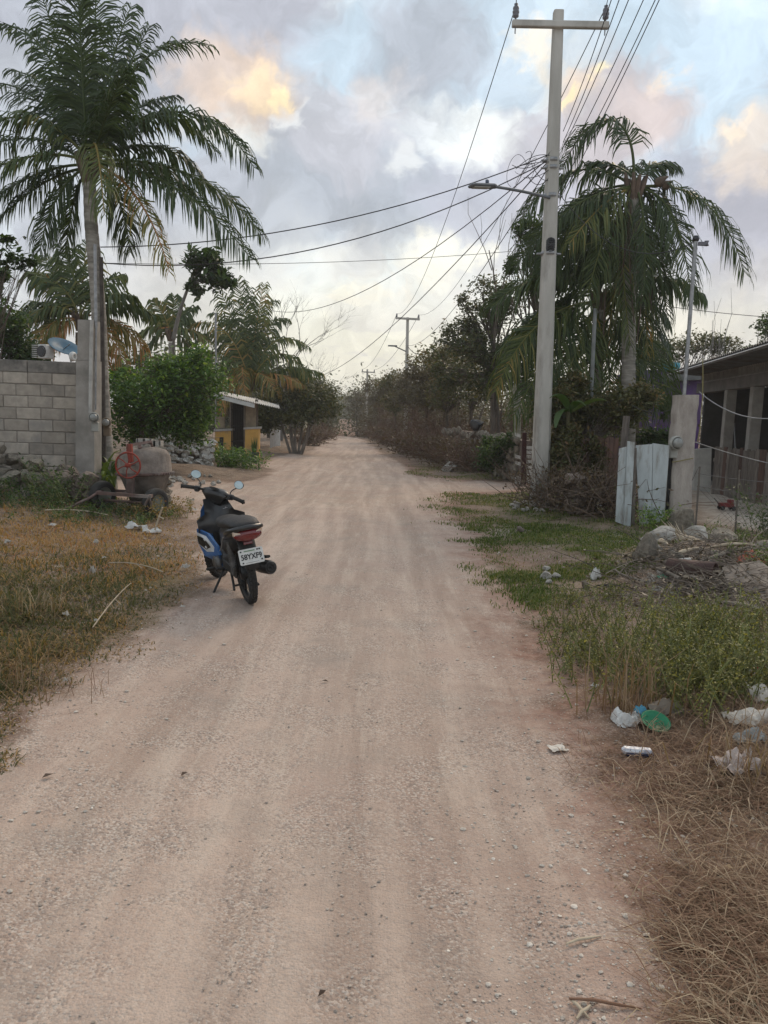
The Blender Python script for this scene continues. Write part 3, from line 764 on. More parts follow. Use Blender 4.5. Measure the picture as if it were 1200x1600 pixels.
for lab, a_, px in (('first of the wires fanning up right from the near pole, starting at the crossarm insulator', INS[1], 960), ('second wire of the fan rising right of the near pole', pd(880, 205, PD0), 978),
                    ('third wire of the fan rising right of the near pole', pd(880, 222, PD0), 992), ('fourth wire of the fan rising right of the near pole', pd(879, 232, PD0), 1010),
                    ('fifth wire of the fan, coming down behind the palm top', pd(878, 262, PD0), 1036), ('sixth wire of the fan, just left of the outermost', pd(878, 288, PD0+.3), 1056),
                    ('outermost wire of the fan rising right of the near pole', pd(878, 305, PD0+.3), 1062)):
    cable('power_cable', lab, a_, pz(px, -70, 8.6 if px == 960 else 7.2), .10, .009, group=GC)
# service mast at the right and its wires
mB = pd(1069, 618, 13.6); mT = pd(1087, 377, 13.6)
mast = thing('service_mast', 'thin steel service mast rising from the rough concrete post by the white gate', 'mast', mB)
mm = M(); mm.tube([mB-np.array([0, 0, .4]), mT], .034, 10); mm.build('pipe', steel, mast)
mm = M(); mm.lathe([(0, 0), (.05, 0), (.06, .04), (.04, .09), (0, .10)], mT, (0, 0, 1), 10); mm.build('cap', blackp, mast)
mm = M(); mm.box(mT+np.array([.10, -.05, -.05]), (.14, .05, .06)); mm.lathe([(.0, 0), (.04, 0), (.025, .04), (.04, .08), (0, .08)], mT+np.array([.17, -.05, -.08]), (0, 0, 1), 10); mm.build('insulator', insul, mast)
cable('service_cable', 'thin cable drooping from the near pole across the right palm to the service mast', pd(872, 300, PD0), mT, .55, .010, group=GC)
cable('service_cable', 'thin cable from the right palm to the edge of the picture above the house', pd(985, 470, 15.5), pd(1260, 499, 16), .05, .009, group=GC)
cable('service_cable', 'grey cable drooping from the rough post to the right over the dark porch', pd(1092, 612, 13.4), pd(1262, 640, 12.4), .28, .013, group=GC, mt=steel)
cable('service_cable', 'stretched grey cable from the post down across the plank fence', pd(1084, 690, 13.2), pd(1262, 736, 11.5), .04, .011, group=GC, mt=steel)
cable('service_cable', 'cable from the post left into the shrubs', pd(1062, 635, 13.5), pd(985, 632, 14), .12, .008, group=GC)
# loops of spare cable by the near pole
mm = M()
for k in range(4):
    c = pd(822+random.uniform(-14, 14), 262+random.uniform(-10, 22), PD0-.1+random.uniform(-.2, .2)); rr = random.uniform(.14, .30); ph = random.uniform(0, 6)
    P = [c+np.array([rr*math.cos(a)*.9, .1*math.sin(a*2+ph), rr*1.3*math.sin(a+ph*.2)]) for a in np.linspace(ph, ph+random.uniform(3.5, 6), 18)]
    mm.tube(P, .0045, 4)
for k in range(6):
    e = pd(862, 235+k*9, PD0-.1); s = pd(800+k*6, 262+random.uniform(-10, 30), PD0-.1)
    mm.tube(bez(e, (e+s)/2+np.array([0, 0, random.uniform(-.4, .35)]), s, n=10), .006, 4)
tag(mm.build('cable_coil', cable_m, base=pd(822, 262, PD0)), 'tangle of loose looped cable left of the near pole above the lamp arm', 'cable coil')

# ------------------------------------------------------------------ block wall on the left
WR = pd(121, 700, 13.35); WL = pd(-330, 700, 12.75)
wd = WR-WL; wd[2] = 0; WLEN = np.linalg.norm(wd); wd /= WLEN; wn = np.array([wd[1], -wd[0], 0])   # towards the camera
ZT = pd(118, 566, WR[1])[2]
def WP(s, z, o=0.0): return np.array([WR[0], WR[1], 0])-wd*s+wn*o+np.array([0, 0, z])
WRm = np.stack([wd, -wn, [0, 0, 1]], 1)
bw = thing('block_wall', 'long unpainted concrete block wall with a stained top course, left of the square post', 'wall', WP(2, tz(WR[0], WR[1])))
mortar = mat('mortar', (.27, .24, .205), (.19, .17, .145), .95, 8, .5, 60)
mm = M(); mm.box(WP(WLEN/2, ZT/2-.1, -.085), (WLEN, .145, ZT-.2), WRm); mm.build('mortar_core', mortar, bw)
block_m = mat('block', (.46, .40, .33), (.34, .295, .245), .95, 7, .7, 90, orand=.24, c3=(.275, .25, .22), s3=2.5)
cap_m = mat('block_cap', (.30, .27, .235), (.17, .155, .135), .95, 5, .7, 70, orand=.08, c3=(.095, .09, .082), s3=2.2)
ME = {}
def blk(w, h=.187, big=None):
    key = (round(w, 3), h, big)
    if key not in ME:
        mm = M(); mm.box((0, 0, 0), (w, .16, h), bev=.008); me = mm.mesh('block'); me.materials.append(cap_m if big else block_m); ME[key] = me
    return ME[key]
def put_block(s, z, w, me, off=0.0, nm='block'):
    o = link(bpy.data.objects.new(nm, me)); o.parent = bw
    o.location = tuple(WP(s, z, off)-ORG[bw.name])
    o.rotation_euler = (random.uniform(-.008, .008), random.uniform(-.009, .009), math.atan2(wd[1], wd[0])+random.uniform(-.008, .008))
RH = .2003
for r in range(0, 12):
    z = ZT-.10-r*RH
    if r == 0:
        s = 0.0
        while s < WLEN: put_block(s+.4, z, .79, blk(.79, .2, True), -.074, 'top_course'); s += .80
        continue
    if z < tz(WR[0], WR[1])-.15: break
    first = .40 if r % 2 == 1 else .195
    s = 0.0; w = first
    while s < min(WLEN, 4.6):
        put_block(s+w/2, z+random.uniform(-.003, .003), w, blk(w-.011), -.078+random.uniform(-.006, .006)); s += w; w = .40
# square post with meter
pB = g(133, 752); pB = pd(133, 752, 13.15); pB[2] = tz(pB[0], pB[1])
post = thing('concrete_post', 'tall square concrete post at the end of the block wall, with conduit and meter', 'post', pB)
tl, tr_ = pd(119, 499, 13.05), pd(146, 500, 13.05); bl, br = pd(117, 750, 13.05), pd(147, 750, 13.05)
def slab4(mm, bl, br, tr, tl, th, t=.5, z0=None):
    q = [np.array(v, float) for v in (bl, br, tr, tl)]
    if z0 is not None: q[0][2] = q[1][2] = z0
    d = np.array([0, th, 0]); mm.hexa([q[0], q[1], q[1]+d, q[0]+d, q[3], q[2], q[2]+d, q[3]+d], t)
z0 = pB[2]-.2
mid_l, mid_r = pd(118.5, 563, 13.05), pd(147, 563, 13.05)
mm = M(); slab4(mm, bl, br, mid_r, mid_l, .34, z0=z0); mm.build('shaft', concrete, post)
mm = M(); slab4(mm, mid_l+[.02, .012, .006], mid_r+[-.012, .012, .006], tr_+[-.008, .012, 0], tl+[.02, .012, 0], .31); mm.build('upper_shaft', concrete, post)
mm = M(); mm.tube([pd(141, 645, 12.98), pd(142, 565, 12.98), pd(143.5, 500, 12.98)], .032, 8); mm.build('conduit', mat('conduit', (.46, .44, .40), (.34, .32, .29), .7, 8), post)
mm = M(); mm.tube([pd(150, 512, 13.1), pd(148.5, 382, 13.1)], .028, 8); mm.tube([pd(149, 640, 13.1), pd(150, 505, 13.1)], .02, 8); mm.build('mast_pipe', steel, post)
def meter(c, label, mt, r=.075):
    t = thing('electric_meter', label, 'electric meter', c, 'round electric meters')
    mm = M(); mm.lathe([(0, -.02), (r*1.1, -.02), (r*1.15, .02), (r*1.15, .05), (r, .06), (r*.98, .06)], c, (.25, -1, 0), 20); mm.build('meter_base', mt, t)
    mm = M(); mm.lathe([(r*.85, .055), (r*.80, .10), (r*.6, .115), (0, .12)], c, (.25, -1, 0), 20); mm.build('meter_cover', mat('meter_glass', (.30, .30, .275), (.2, .2, .185), .25, 20, spec=.6), t)
    mm = M(); mm.box(c+np.array([0, .05, -.16]), (.12, .08, .16), bev=.01); mm.build('socket_box', mt, t)
meter(pd(147, 652, 12.9), 'pale round electric meter on the side of the square concrete post', mat('meter_grey', (.38, .37, .33), None, .6))
meter(pd(166, 660, 13.7), 'brownish round electric meter beside the palm trunk behind the square post', mat('meter_brown', (.26, .20, .14), None, .7))
# dark wooden pole beside the palm trunk
wp = pd(163, 760, 13.9); wp[2] = tz(wp[0], wp[1])
mm = M(); mm.tube([wp-[0, 0, .2], pd(158, 402, 13.9)], [.05, .035], 8)
tag(mm.build('wooden_pole', mat('dark_wood', (.10, .085, .07), (.055, .045, .04), .9, 10, .5, 40), base=wp), 'thin dark wooden pole standing against the leaning palm trunk at the post', 'pole')
# things on the roof behind the wall
rz = pd(70, 563, 16)[2]
hb = thing('rear_house', 'low house hidden behind the block wall, only its roof line showing', 'house', (-8.0, 17.5, tz(-8, 17.5)))
mm = M(); mm.box((-9.9, 17.0, rz/2-.05), (4.6, 2.6, rz)); mm.build('wall', concrete, hb)
ac = thing('air_conditioner', 'white outdoor air conditioner unit standing on the roof behind the block wall', 'air conditioner', pd(72, 562, 15.95))
c = pd(72, 553, 15.95); c[2] = rz+.17
Rz = rodr((0, 0, 1), R(-18)); white = mat('white_metal', (.68, .68, .66), (.55, .55, .53), .5, 8)
mm = M(); mm.box(c, (.20, .24, .28), Rz, bev=.012); mm.build('casing', white, ac)
mm = M(); fc = c+Rz@np.array([0, -.125, 0]); mm.lathe([(.10, 0), (.115, .006), (.10, .012), (.09, .004)], fc, Rz@np.array([0, -1, 0]), 20, closed=True); 
for k in range(6): mm.tube([fc+Rz@np.array([.1*math.cos(k*math.pi/6), -.01, .1*math.sin(k*math.pi/6)]), fc-Rz@np.array([.1*math.cos(k*math.pi/6), .01, .1*math.sin(k*math.pi/6)])], .003, 4)
mm.lathe([(0, -.02), (.092, -.02)], fc+Rz@np.array([0, -.003, 0]), Rz@np.array([0, 1, 0]), 20); mm.build('fan_grille', mat('dark_grille', (.08, .08, .085), None, .6), ac)
mm = M()
for k in range(7): mm.box(c+np.array([-.18, .02, -.12+.04*k]), (.12, .2, .012), Rz)
mm.build('louvre', white, ac)
dc = pd(99, 546, 16.2)
sdh = thing('satellite_dish', 'tilted blue satellite dish on the roof behind the block wall', 'satellite dish', (dc[0], dc[1], rz))
mm = M(); axd = nrm(np.array([-.50, .40, -.95])); mm.lathe([(0, .0), (.12, -.012), (.22, -.035), (.32, -.07), (.33, -.08), (.32, -.083), (.2, -.05), (0, -.015)], dc, -axd*-1, 26)
mm.build('dish', mat('dish_blue', (.045, .13, .20), (.035, .10, .16), .45, 6), sdh)
mm = M(); mm.tube([dc+[.1, 0, -.02], (dc[0]+.16, dc[1], rz)], .02, 8); mm.tube([dc, dc+axd*-.0+np.array([.22, -.2, .1])], .012, 6); mm.build('bracket', steel, sdh)
mm = M(); c = pd(114, 557, 15.9); mm.lathe([(.05, -.05), (.09, -.03), (.10, 0), (.09, .03), (.05, .05)], (c[0], c[1], rz+.09), (1, -.3, 0), 16, closed=True); tag(mm.build('white_bucket_ring', white, base=(c[0], c[1], rz)), 'round white hose reel lying on the roof next to the blue dish', 'hose reel').name = 'hose_reel'

# ------------------------------------------------------------------ rubble in front of the block wall
def rubble(name, label, cat, pts, mt, size, sub=None, group=None):
    c = np.mean([p for p in pts], 0); c[2] = tz(c[0], c[1])
    t = thing(name, label, cat, c, group)
    for p in pts:
        s = size*random.uniform(.6, 1.25)
        rock_obj('stone', p, (s*random.uniform(.8, 1.25), s*random.uniform(.8, 1.1), s*random.uniform(.65, .95)), mt if not callable(mt) else mt(), t)
    return t
pts = []
for i in range(46):
    px = random.uniform(-60, 62); D = random.uniform(11.9, 12.5); p = ga(px, D); p[2] += random.uniform(.0, .72)*(1-.25*(px > 30)); pts.append(p)
rubble('rubble_wall', 'dry stacked grey stones overgrown at the foot of the block wall, far left', 'stone pile', pts, limestone, .17)
pts = []
for i in range(38):
    px = random.uniform(70, 140); D = random.uniform(11.9, 12.6); p = ga(px, D); p[2] += random.uniform(.0, .52)*(1-.3*abs(px-110)/40); pts.append(p)
rubble('rubble_wall', 'brownish rubble stones heaped at the foot of the square concrete post', 'stone pile', pts, brown_stone, .16)
# whitewashed dry stone wall behind the mixer
pts = []
for i in range(150):
    f = random.random(); px = 246+86*f; D = 20.5+1.0*f; p = pd(px, 700, D); zb = tz(p[0], p[1]); h = .78-.12*f; k = random.random()
    pts.append(np.array([p[0], D+(k-.5)*.16, zb+k*h]))
rubble('dry_stone_wall', 'whitewashed dry stone wall behind the cement mixer', 'stone wall', pts, whitewash, .12)
mm = M(); a_, b_ = pd(246, 700, 20.62), pd(332, 700, 21.62)
mm.hexa([(a_[0], a_[1], -.1), (b_[0], b_[1], -.1), (b_[0], b_[1]+.3, -.1), (a_[0], a_[1]+.3, -.1), (a_[0], a_[1], .75), (b_[0], b_[1], .62), (b_[0], b_[1]+.3, .62), (a_[0], a_[1]+.3, .75)]); mm.build('core', brown_stone, [o for o in COL.objects if o.name.startswith('dry_stone_wall')][0])
pts = [g(random.uniform(252, 345), random.uniform(745, 762), .03) for _ in range(26)]
rubble('fallen_stones', 'small fallen stones at the foot of the whitewashed wall', 'stones', pts, pale_stone, .07)

# right hand stone wall
SR, SL = ga(806, 20.3), ga(690, 29.5)
sw = thing('dry_stone_wall', 'grey dry stone wall of upright stones along the right side, topped by a black bag', 'stone wall', (SR+SL)/2)
L_ = np.linalg.norm((SL-SR)[:2]); dr = (SL-SR)/L_; nr = nrm(np.array([dr[1], -dr[0], 0])); nr = nr if nr[1] < 0 else -nr
mm = M(); q0, q1 = SR-nr*.14, SL-nr*.14
mm.hexa([q0+[0, 0, -.3], q1+[0, 0, -.3], q1-nr*.3+[0, 0, -.3], q0-nr*.3+[0, 0, -.3], q0+[0, 0, 1.12], q1+[0, 0, 1.2], q1-nr*.3+[0, 0, 1.2], q0-nr*.3+[0, 0, 1.12]]); mm.build('core', brown_stone, sw)
nst = 0
for row in range(5):
    s = random.uniform(0, .15)
    while s < L_:
        w = random.uniform(.10, .24); p = SR+dr*(s+w/2); zb = tz(p[0], p[1]); H = 1.22+.06*math.sin(s*2)
        rock_obj('stone', np.array([p[0], p[1], zb+H*(row+.5)/5+random.uniform(-.03, .03)])-nr*random.uniform(.02, .1), (w*.56, .10, H/5*random.uniform(.45, .75)), limestone, sw, rot=(random.uniform(-.2, .2), random.uniform(-.35, .35), math.atan2(dr[1], dr[0])+random.uniform(-.3, .3)))
        s += w
mm = M(); c = SR+dr*4.3; zb = tz(c[0], c[1])+1.25
V, F = rock_arrays(77, 3, 3); V = V*np.array([.26, .22, .24])*(1+.25*(fbm(V[:, 0], V[:, 2], 5, 3)[:, None]-.5)); c = pd(746, 664, c[1]-.05); c[2] = max(c[2], zb+.15)
mm.add(V+c, [F]); tag(mm.build('trash_bag', mat('black_bag', (.010, .011, .013), None, .35, 6, .5, 20, spec=.6), base=(c[0], c[1], zb)), 'lumpy black plastic bag on top of the right stone wall', 'bag')
# gate of short white boards on a dark red post
gp = g(819, 757); D = gp[1]
sg = thing('board_gate', 'short white boards nailed to a dark red post, left of the near pole', 'gate', gp)
mm = M(); slab4(mm, pd(815, 757, D), pd(822, 757, D), pd(823, 676, D), pd(817, 676, D), .10); mm.build('post', mat('dark_red_wood', (.075, .03, .028), (.045, .02, .02), .8, 12, .4, 40), sg)
wb = mat('white_board', (.66, .65, .62), (.46, .45, .42), .8, 12, .4, 50, c3=(.25, .23, .2), orand=.1)
wood = mat('weathered_wood', (.24, .205, .175), (.13, .11, .095), .92, 8, .7, 50, orand=.28, stretch=(3, 3, .5))
redwood = mat('red_brown_boards', (.15, .085, .065), (.085, .055, .045), .9, 8, .6, 50, orand=.3, stretch=(3, 3, .5))
for y in (697, 704, 711, 719, 727, 734, 739, 744, 750):
    mm = M(); w = 10 if y < 730 else 7; slab4(mm, pd(823, y+5, D), pd(823+w+random.uniform(-1, 2), y+5.5, D), pd(823+w, y+.5, D), pd(823, y, D), .025); mm.build('board', wb, sg)
for y in (677, 711, 721, 744, 751):
    mm = M(); slab4(mm, pd(805, y+4, D), pd(813.5, y+7, D), pd(813.5, y+1.5, D), pd(805, y-1, D), .025); mm.build('board', wb, sg)
q = ga(812, 20.6)
mm = M(); mm.tube([q-[0, 0, .2], pd(808, 600, 20.6)], [.10, .09], 8); tag(mm.build('fence_post', mat('pale_wood', (.33, .32, .25), (.2, .19, .15), .9, 8, .5, 40), base=q), 'pale round wooden post rising behind the board gate', 'post', 'wooden fence posts')

# ------------------------------------------------------------------ left fence posts and wire behind the mixer
for lab, b, t, w in (('square pale fence post under the lime tree, right behind the mixer arm', (206, 735), (207, 655), .055), ('greenish fence post behind the whitewashed wall, left of a pair', (261, 730), (262, 664), .045),
                     ('leaning pale fence post behind the whitewashed wall, right of a pair', (268, 732), (275, 673), .06)):
    D = 19.8 if b[0] < 250 else 21.8
    q = ga(b[0], D); mm = M(); tp = pd(t[0], t[1], D)
    mm.tube([q-[0, 0, .2], tp], w*1.25, 4); tag(mm.build('fence_post', mat('pale_wood', (.33, .32, .25)), base=q), lab, 'post', 'wooden fence posts')
mm = M()
for h in (.25, .45, .65, .85, 1.05, 1.25):
    mm.tube(bez(ga(207, 19.9)+[0, 0, h], ga(265, 21)+[0, 0, h-.05], ga(345, 24.5)+[0, 0, h], n=12), .006, 4)
for k in range(26):
    a_ = ga(207+k*5.2, 19.9+k*.17); mm.tube([a_+[0, 0, .2], a_+[0, 0, 1.25]], .004, 4)
tag(mm.build('wire_fence', mat('rusty_wire', (.14, .12, .10), None, .8), base=ga(265, 21)), 'sagging wire mesh fence between the posts under the lime tree', 'fence')

# ------------------------------------------------------------------ yellow entrance with metal roof
K = thing('entrance_shelter', 'small entrance with low yellow walls, a barred black gate and a white corrugated roof', 'gateway', g(384, 720))
yel = mat('yellow_paint', (.62, .37, .10), (.52, .30, .085), .8, 3, .2, 40, c3=(.36, .235, .11), s3=2.4)
capm = mat('grey_capping', (.42, .40, .37), None, .9, 6)
def kwall(x0, x1, yt0, yt1, D0, D1, ybot, th=.3):
    mm = M(); a_ = pd(x0, ybot, D0); b_ = pd(x1, ybot, D1); a2 = pd(x0, yt0, D0); b2 = pd(x1, yt1, D1)
    dd = np.array([0, th, 0]); z = min(tz(a_[0], a_[1]), tz(b_[0], b_[1]))-.1
    mm.hexa([(a2[0], a2[1], z), (b2[0], b2[1], z), (b2[0], b2[1]+th, z), (a2[0], a2[1]+th, z), a2, b2, b2+dd, a2+dd]); return mm, a2, b2
for x0, x1, y0, y1, D0, D1 in ((336, 361, 674, 673, 26.3, 26.0), (383, 404.5, 671, 670, 25.5, 25.8)):
    mm, a2, b2 = kwall(x0, x1, y0, y1, D0, D1, 720); mm.build('low_wall', yel, K)
    mm = M(); u_ = np.array([0, 0, .07]); e = nrm(b2-a2)*.05
    mm.hexa([a2-e-[0, .04, 0], b2+e-[0, .04, 0], b2+e+[0, .34, 0], a2-e+[0, .34, 0], a2-e+u_-[0, .04, 0], b2+e+u_-[0, .04, 0], b2+e+u_+[0, .34, 0], a2-e+u_+[0, .34, 0]]); mm.build('capping', capm, K)
# barred opening in the left low wall
mm = M(); slab4(mm, pd(342.5, 710, 26.18), pd(348.5, 710, 26.13), pd(349, 683, 26.12), pd(343, 683, 26.17), .05); mm.build('vent_frame', mat('dark_iron', (.03, .028, .026), None, .6), K)
ply = mat('plywood', (.30, .245, .17), (.21, .165, .115), .85, 5, .3, 30, c3=(.14, .11, .085))
mm = M(); slab4(mm, pd(383.5, 669, 25.65), pd(399.5, 669, 25.85), pd(400, 627, 25.85), pd(384, 625, 25.65), .05); mm.build('plywood_panel', ply, K)
mm = M(); slab4(mm, pd(337, 669, 26.4), pd(351, 669, 26.3), pd(351, 652, 26.3), pd(338, 650, 26.4), .05); mm.build('plywood_panel', ply, K)
iron = MATS['dark_iron']
z0_ = tz(*pd(372, 718, 26.0)[:2])
for k in range(9):
    px = 362+k*2.6; mm = M(); a_ = pd(px, 717, 26.0); a_[2] = z0_; mm.tube([a_, pd(px, 634, 26.0)], .014, 4); mm.build('gate_bar', iron, K)
for y in (640, 665, 690, 712):
    mm = M(); mm.tube([pd(361, y, 25.99), pd(384, y-1, 25.99)], .02, 4); mm.build('gate_rail', iron, K)
mm = M(); slab4(mm, pd(362, 718, 26.6), pd(383, 718, 26.6), pd(383, 630, 26.6), pd(362, 630, 26.6), .03); mm.build('back_panel', mat('dark_backing', (.03, .028, .026), None, .9), K)  # plain dark sheet set behind the gate bars
for px, D in ((361, 26.2), (383, 25.75), (401, 26.0)):
    mm = M(); a_ = pd(px, 718, D); a_[2] = z0_; mm.tube([a_, pd(px, 624, D)], .05, 4); mm.build('roof_post', mat('post_wood', (.17, .14, .11), None, .9, 12), K)
roofm = mat('corrugated_sheet', (.62, .62, .60), (.46, .455, .44), .5, 4, metal=.2, c3=(.30, .24, .19), s3=3)
def corrugated(mm, a, b, c, d, n=24, amp=.022, th=.012):
    "a-b near edge, d-c far edge; ribs run from near to far"
    V = []
    for i in range(n*2+1):
        f = i/(2*n); o = np.array([0, 0, amp*(1 if i % 2 else -1)])
        p, q = a*(1-f)+b*f+o, d*(1-f)+c*f+o; V += [p, q, p-[0, 0, th], q-[0, 0, th]]
    F = []
    for i in range(2*n):
        k = i*4; F += [[k, k+4, k+5, k+1], [k+2, k+3, k+7, k+6], [k, k+2, k+6, k+4], [k+1, k+5, k+7, k+3]]
    mm.add(V, [np.array(F)], .5, False)
mm = M(); corrugated(mm, pd(334, 613, 25.3), pd(397.5, 629, 25.0), pd(404, 624, 28.2), pd(338, 610, 28.2)); mm.build('roof_sheet', roofm, K)
mm = M(); a_, b_ = pd(334, 615, 25.25), pd(397.5, 631, 24.95); slab4(mm, a_-[0, 0, .13], b_-[0, 0, .13], b_, a_, .04); mm.build('fascia', mat('white_fascia', (.66, .66, .64), (.5, .5, .48), .7, 6), K)
mm = M(); corrugated(mm, pd(398.5, 629, 25.0), pd(438, 638, 26.4), pd(436, 633, 28.4), pd(404, 624.5, 28.2), 14); mm.build('awning_sheet', roofm, K)
c = g(397, 722)
pot = thing('potted_plant', 'spiky plant in a dark bucket in front of the right yellow wall', 'potted plant', c)
mm = M(); mm.lathe([(0, 0), (.13, 0), (.17, .30), (.175, .32), (.15, .32), (.14, .25), (0, .25)], c, (0, 0, 1), 16); mm.build('pot', mat('dark_bucket', (.04, .05, .055), None, .5), pot)
mm = M()
for k in range(16):
    a = random.uniform(0, 6.28); l = random.uniform(.3, .6); e = c+np.array([.12*math.cos(a), .12*math.sin(a), .28+l]); b0 = c+np.array([.05*math.cos(a), .05*math.sin(a), .25]); s_ = np.array([-math.sin(a), math.cos(a), 0])*.025
    mm.add([b0-s_, b0+s_, (b0+e)/2+s_, (b0+e)/2-s_, e], [np.array([[0, 1, 2, 3]]), np.array([[3, 2, 4]])], .3+.3*random.random())
mm.build('leaf', tree_leaf, pot)
# pale gates farther down the left side
q = ga(430, 33)
mm = M()
for k in range(5):
    slab4(mm, pd(422+k*3.2, 704, 33+k*.5), pd(424.9+k*3.2, 704, 33.1+k*.5), pd(424.9+k*3.2, 668+k, 33.1+k*.5), pd(422+k*3.2, 668+k, 33+k*.5), .05, z0=-.1)
tag(mm.build('white_gate', white, base=q), 'white board gate beyond the yellow entrance, behind the slender trunks', 'gate')
q = ga(476, 47); mm = M(); slab4(mm, pd(473.5, 684, 47), pd(478.5, 684, 47), pd(479.5, 651, 47), pd(475, 651, 47), .3); o = tag(mm.build('gate_pillar', mat('pale_yellow_paint', (.62, .58, .42), None, .8), base=q), 'pale painted gate pillar far along the left side of the road', 'pillar')
q = ga(338, 27); mm = M(); mm.tube([q, pd(337, 489, 27)], .035, 6); tag(mm.build('antenna_pole', steel, base=q), 'thin grey metal pole rising above the lime tree', 'pole')
q = ga(922, 14.9); mm = M(); mm.tube([q, pd(930, 482, 14.9)], .038, 8); tag(mm.build('antenna_pole', mat('dull_pipe', (.22, .23, .22), None, .6), base=q), 'thin grey pipe pole standing in front of the lower right palm', 'pole')

# ------------------------------------------------------------------ white gate, rough post and rusty fence at the right
D = g(985, 822)[1]
wgm = mat('gate_white_paint', (.50, .54, .54), (.40, .43, .43), .7, 4, .25, 40, c3=(.25, .23, .20), s3=3.2, stretch=(2.5, 2.5, .6))
WG = thing('plank_gate', 'bluish white plank gate standing ajar, left of the rough concrete post', 'gate', g(1000, 822))
for k, (bl, br, tr, tl, dd) in enumerate((((962, 815), (974, 820), (980, 698), (968, 701), 0), ((974.5, 821), (985, 825), (992, 691), (981, 689), -.03),
                           ((1000, 826), (1017.5, 821), (1019.5, 694), (994, 696), .15), ((1018.5, 821), (1038, 812), (1046, 696), (1020.5, 692.5), .16))):
    mm = M(); slab4(mm, pd(*bl, D+dd), pd(*br, D+dd), pd(*tr, D+dd), pd(*tl, D+dd), .03); mm.build('plank', wgm, WG)
mm = M(); slab4(mm, pd(986, 824, D+.06), pd(991.5, 822, D+.06), pd(995, 700, D+.06), pd(992, 700, D+.06), .05); mm.build('rail', wood, WG)
mm = M(); slab4(mm, pd(1041, 800, D+.30), pd(1046, 798, D+.30), pd(1053, 700, D+.30), pd(1048, 700, D+.30), .05); mm.build('gap_shade_strip', mat('gap_shade', (.03, .03, .03), None, .8), WG)  # dark strip standing in for the shaded gap beside the gate leaf
mm = M(); slab4(mm, pd(1046.5, 785, D+.34), pd(1050, 760, D+.34), pd(1058, 706, D+.34), pd(1053.5, 702, D+.34), .03); mm.build('green_panel', mat('green_sheet', (.05, .22, .16), None, .6), WG)
D2 = D+.25
RP = thing('concrete_post', 'rough weathered concrete post with chipped edges beside the white gate', 'post', g(1064, 806))
mm = M(); nS = 14; Vs = []
for i in range(nS):
    f = i/(nS-1); y = 806*(1-f)+617*f; xl, xr = 1045*(1-f)+1061*f, 1079*(1-f)+1092*f
    if i > 0: xl += random.uniform(-1, 1.2); xr += random.uniform(-1.3, 1)
    A_, B_ = pd(xl, y, D2), pd(xr, y, D2+.03); Vs += [A_, A_+[.03, -.03, 0], B_-[.03, .03, 0], B_, B_+[-.01, .30, 0], A_+[.01, .30, 0]]
Fq = [[i*6+j, i*6+(j+1) % 6, (i+1)*6+(j+1) % 6, (i+1)*6+j] for i in range(nS-1) for j in range(6)]
mm.add(Vs, [np.array(Fq)], .5, False); mm.add(Vs[-6:], [np.arange(6)[None]], .5, False)
mm.build('shaft', mat('rough_concrete', (.46, .41, .36), (.33, .29, .255), .95, 4, .9, 35, c3=(.22, .185, .16), s3=2.6, stretch=(1, 1, .5)), RP)
meter(pd(1055, 692, D2-.05), 'grey round electric meter on the left edge of the rough concrete post', MATS['meter_grey'], .095)
mm = M(); mm.tube([pd(1050, 722, D2-.06), pd(1063, 720, D2-.06), pd(1083, 716, D2-.06)], .008, 5); mm.tube(bez(pd(1098, 560, D2), pd(1100, 640, D2), pd(1090, 690, D2), n=8), .008, 5); mm.build('wire', mat('yellow_wire', (.28, .24, .10), None, .7), RP)
rf = thing('board_fence', 'rusty brown board fence behind the rocks, left of the white gate', 'fence', ga(935, 14.2))
for k in range(8):
    x0 = 908+k*7.4; mm = M(); slab4(mm, pd(x0, 752, 14.2), pd(x0+6.9, 752, 14.2), pd(x0+7, 684+random.uniform(-3, 3), 14.2), pd(x0+.2, 684+random.uniform(-3, 3), 14.2), .03, z0=-.1); mm.build('board', redwood, rf)
mm = M(); q = ga(972, 13.2); mm.tube([q, pd(979, 650, 13.2)], .06, 7); tag(mm.build('wooden_post', wood, base=q), 'dark rough wooden post behind the left leaf of the white gate', 'post')
pts = [pd(random.uniform(941, 964), 0, random.uniform(12.9, 13.4)) for _ in range(44)]; pts = [np.array([p[0], p[1], tz(p[0], p[1])+random.uniform(.0, .66)]) for p in pts]
rubble('stacked_rocks', 'column of stacked grey rocks between the rusty fence and the white gate', 'rocks', pts, brown_stone, .12)
pts = [g(random.uniform(800, 905), random.uniform(785, 800), .02) for _ in range(40)]+[g(random.uniform(905, 960), random.uniform(785, 797), .03) for _ in range(28)]
rubble('loose_stones', 'pale loose stones around the foot of the near power pole', 'stones', pts, pale_stone, .06)

# ------------------------------------------------------------------ house with dark porch
H = thing('house', 'grey concrete house with open dark porch, square columns and sheet roof', 'house', ga(1150, 21))
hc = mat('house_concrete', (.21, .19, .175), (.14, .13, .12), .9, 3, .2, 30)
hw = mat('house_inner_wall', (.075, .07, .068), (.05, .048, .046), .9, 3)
def HP(px, D, z): p = pd(px, 600, D); return np.array([p[0], D, z])
F0, F1 = HP(1096, 22.6, 0), HP(1330, 13.4, 0)      # facade line
fd = nrm(F1-F0); FL = np.linalg.norm(F1-F0); bk = np.array([-fd[1], fd[0], 0]); bk = bk if bk[0] > 0 else -bk
FR = np.stack([fd, bk, [0, 0, 1]], 1)
def fx(px):  # distance along the facade seen at a column of the picture
    d = ray(px, 600); A_ = np.array([[d[0], -fd[0]], [d[1], -fd[1]]]); t = np.linalg.solve(A_, F0[:2]); return t[1]
ZB = 2.62
mm = M(); mm.box(F0+fd*FL/2+[0, 0, ZB+.14], (FL, .25, .28), FR); mm.build('beam', hc, H)
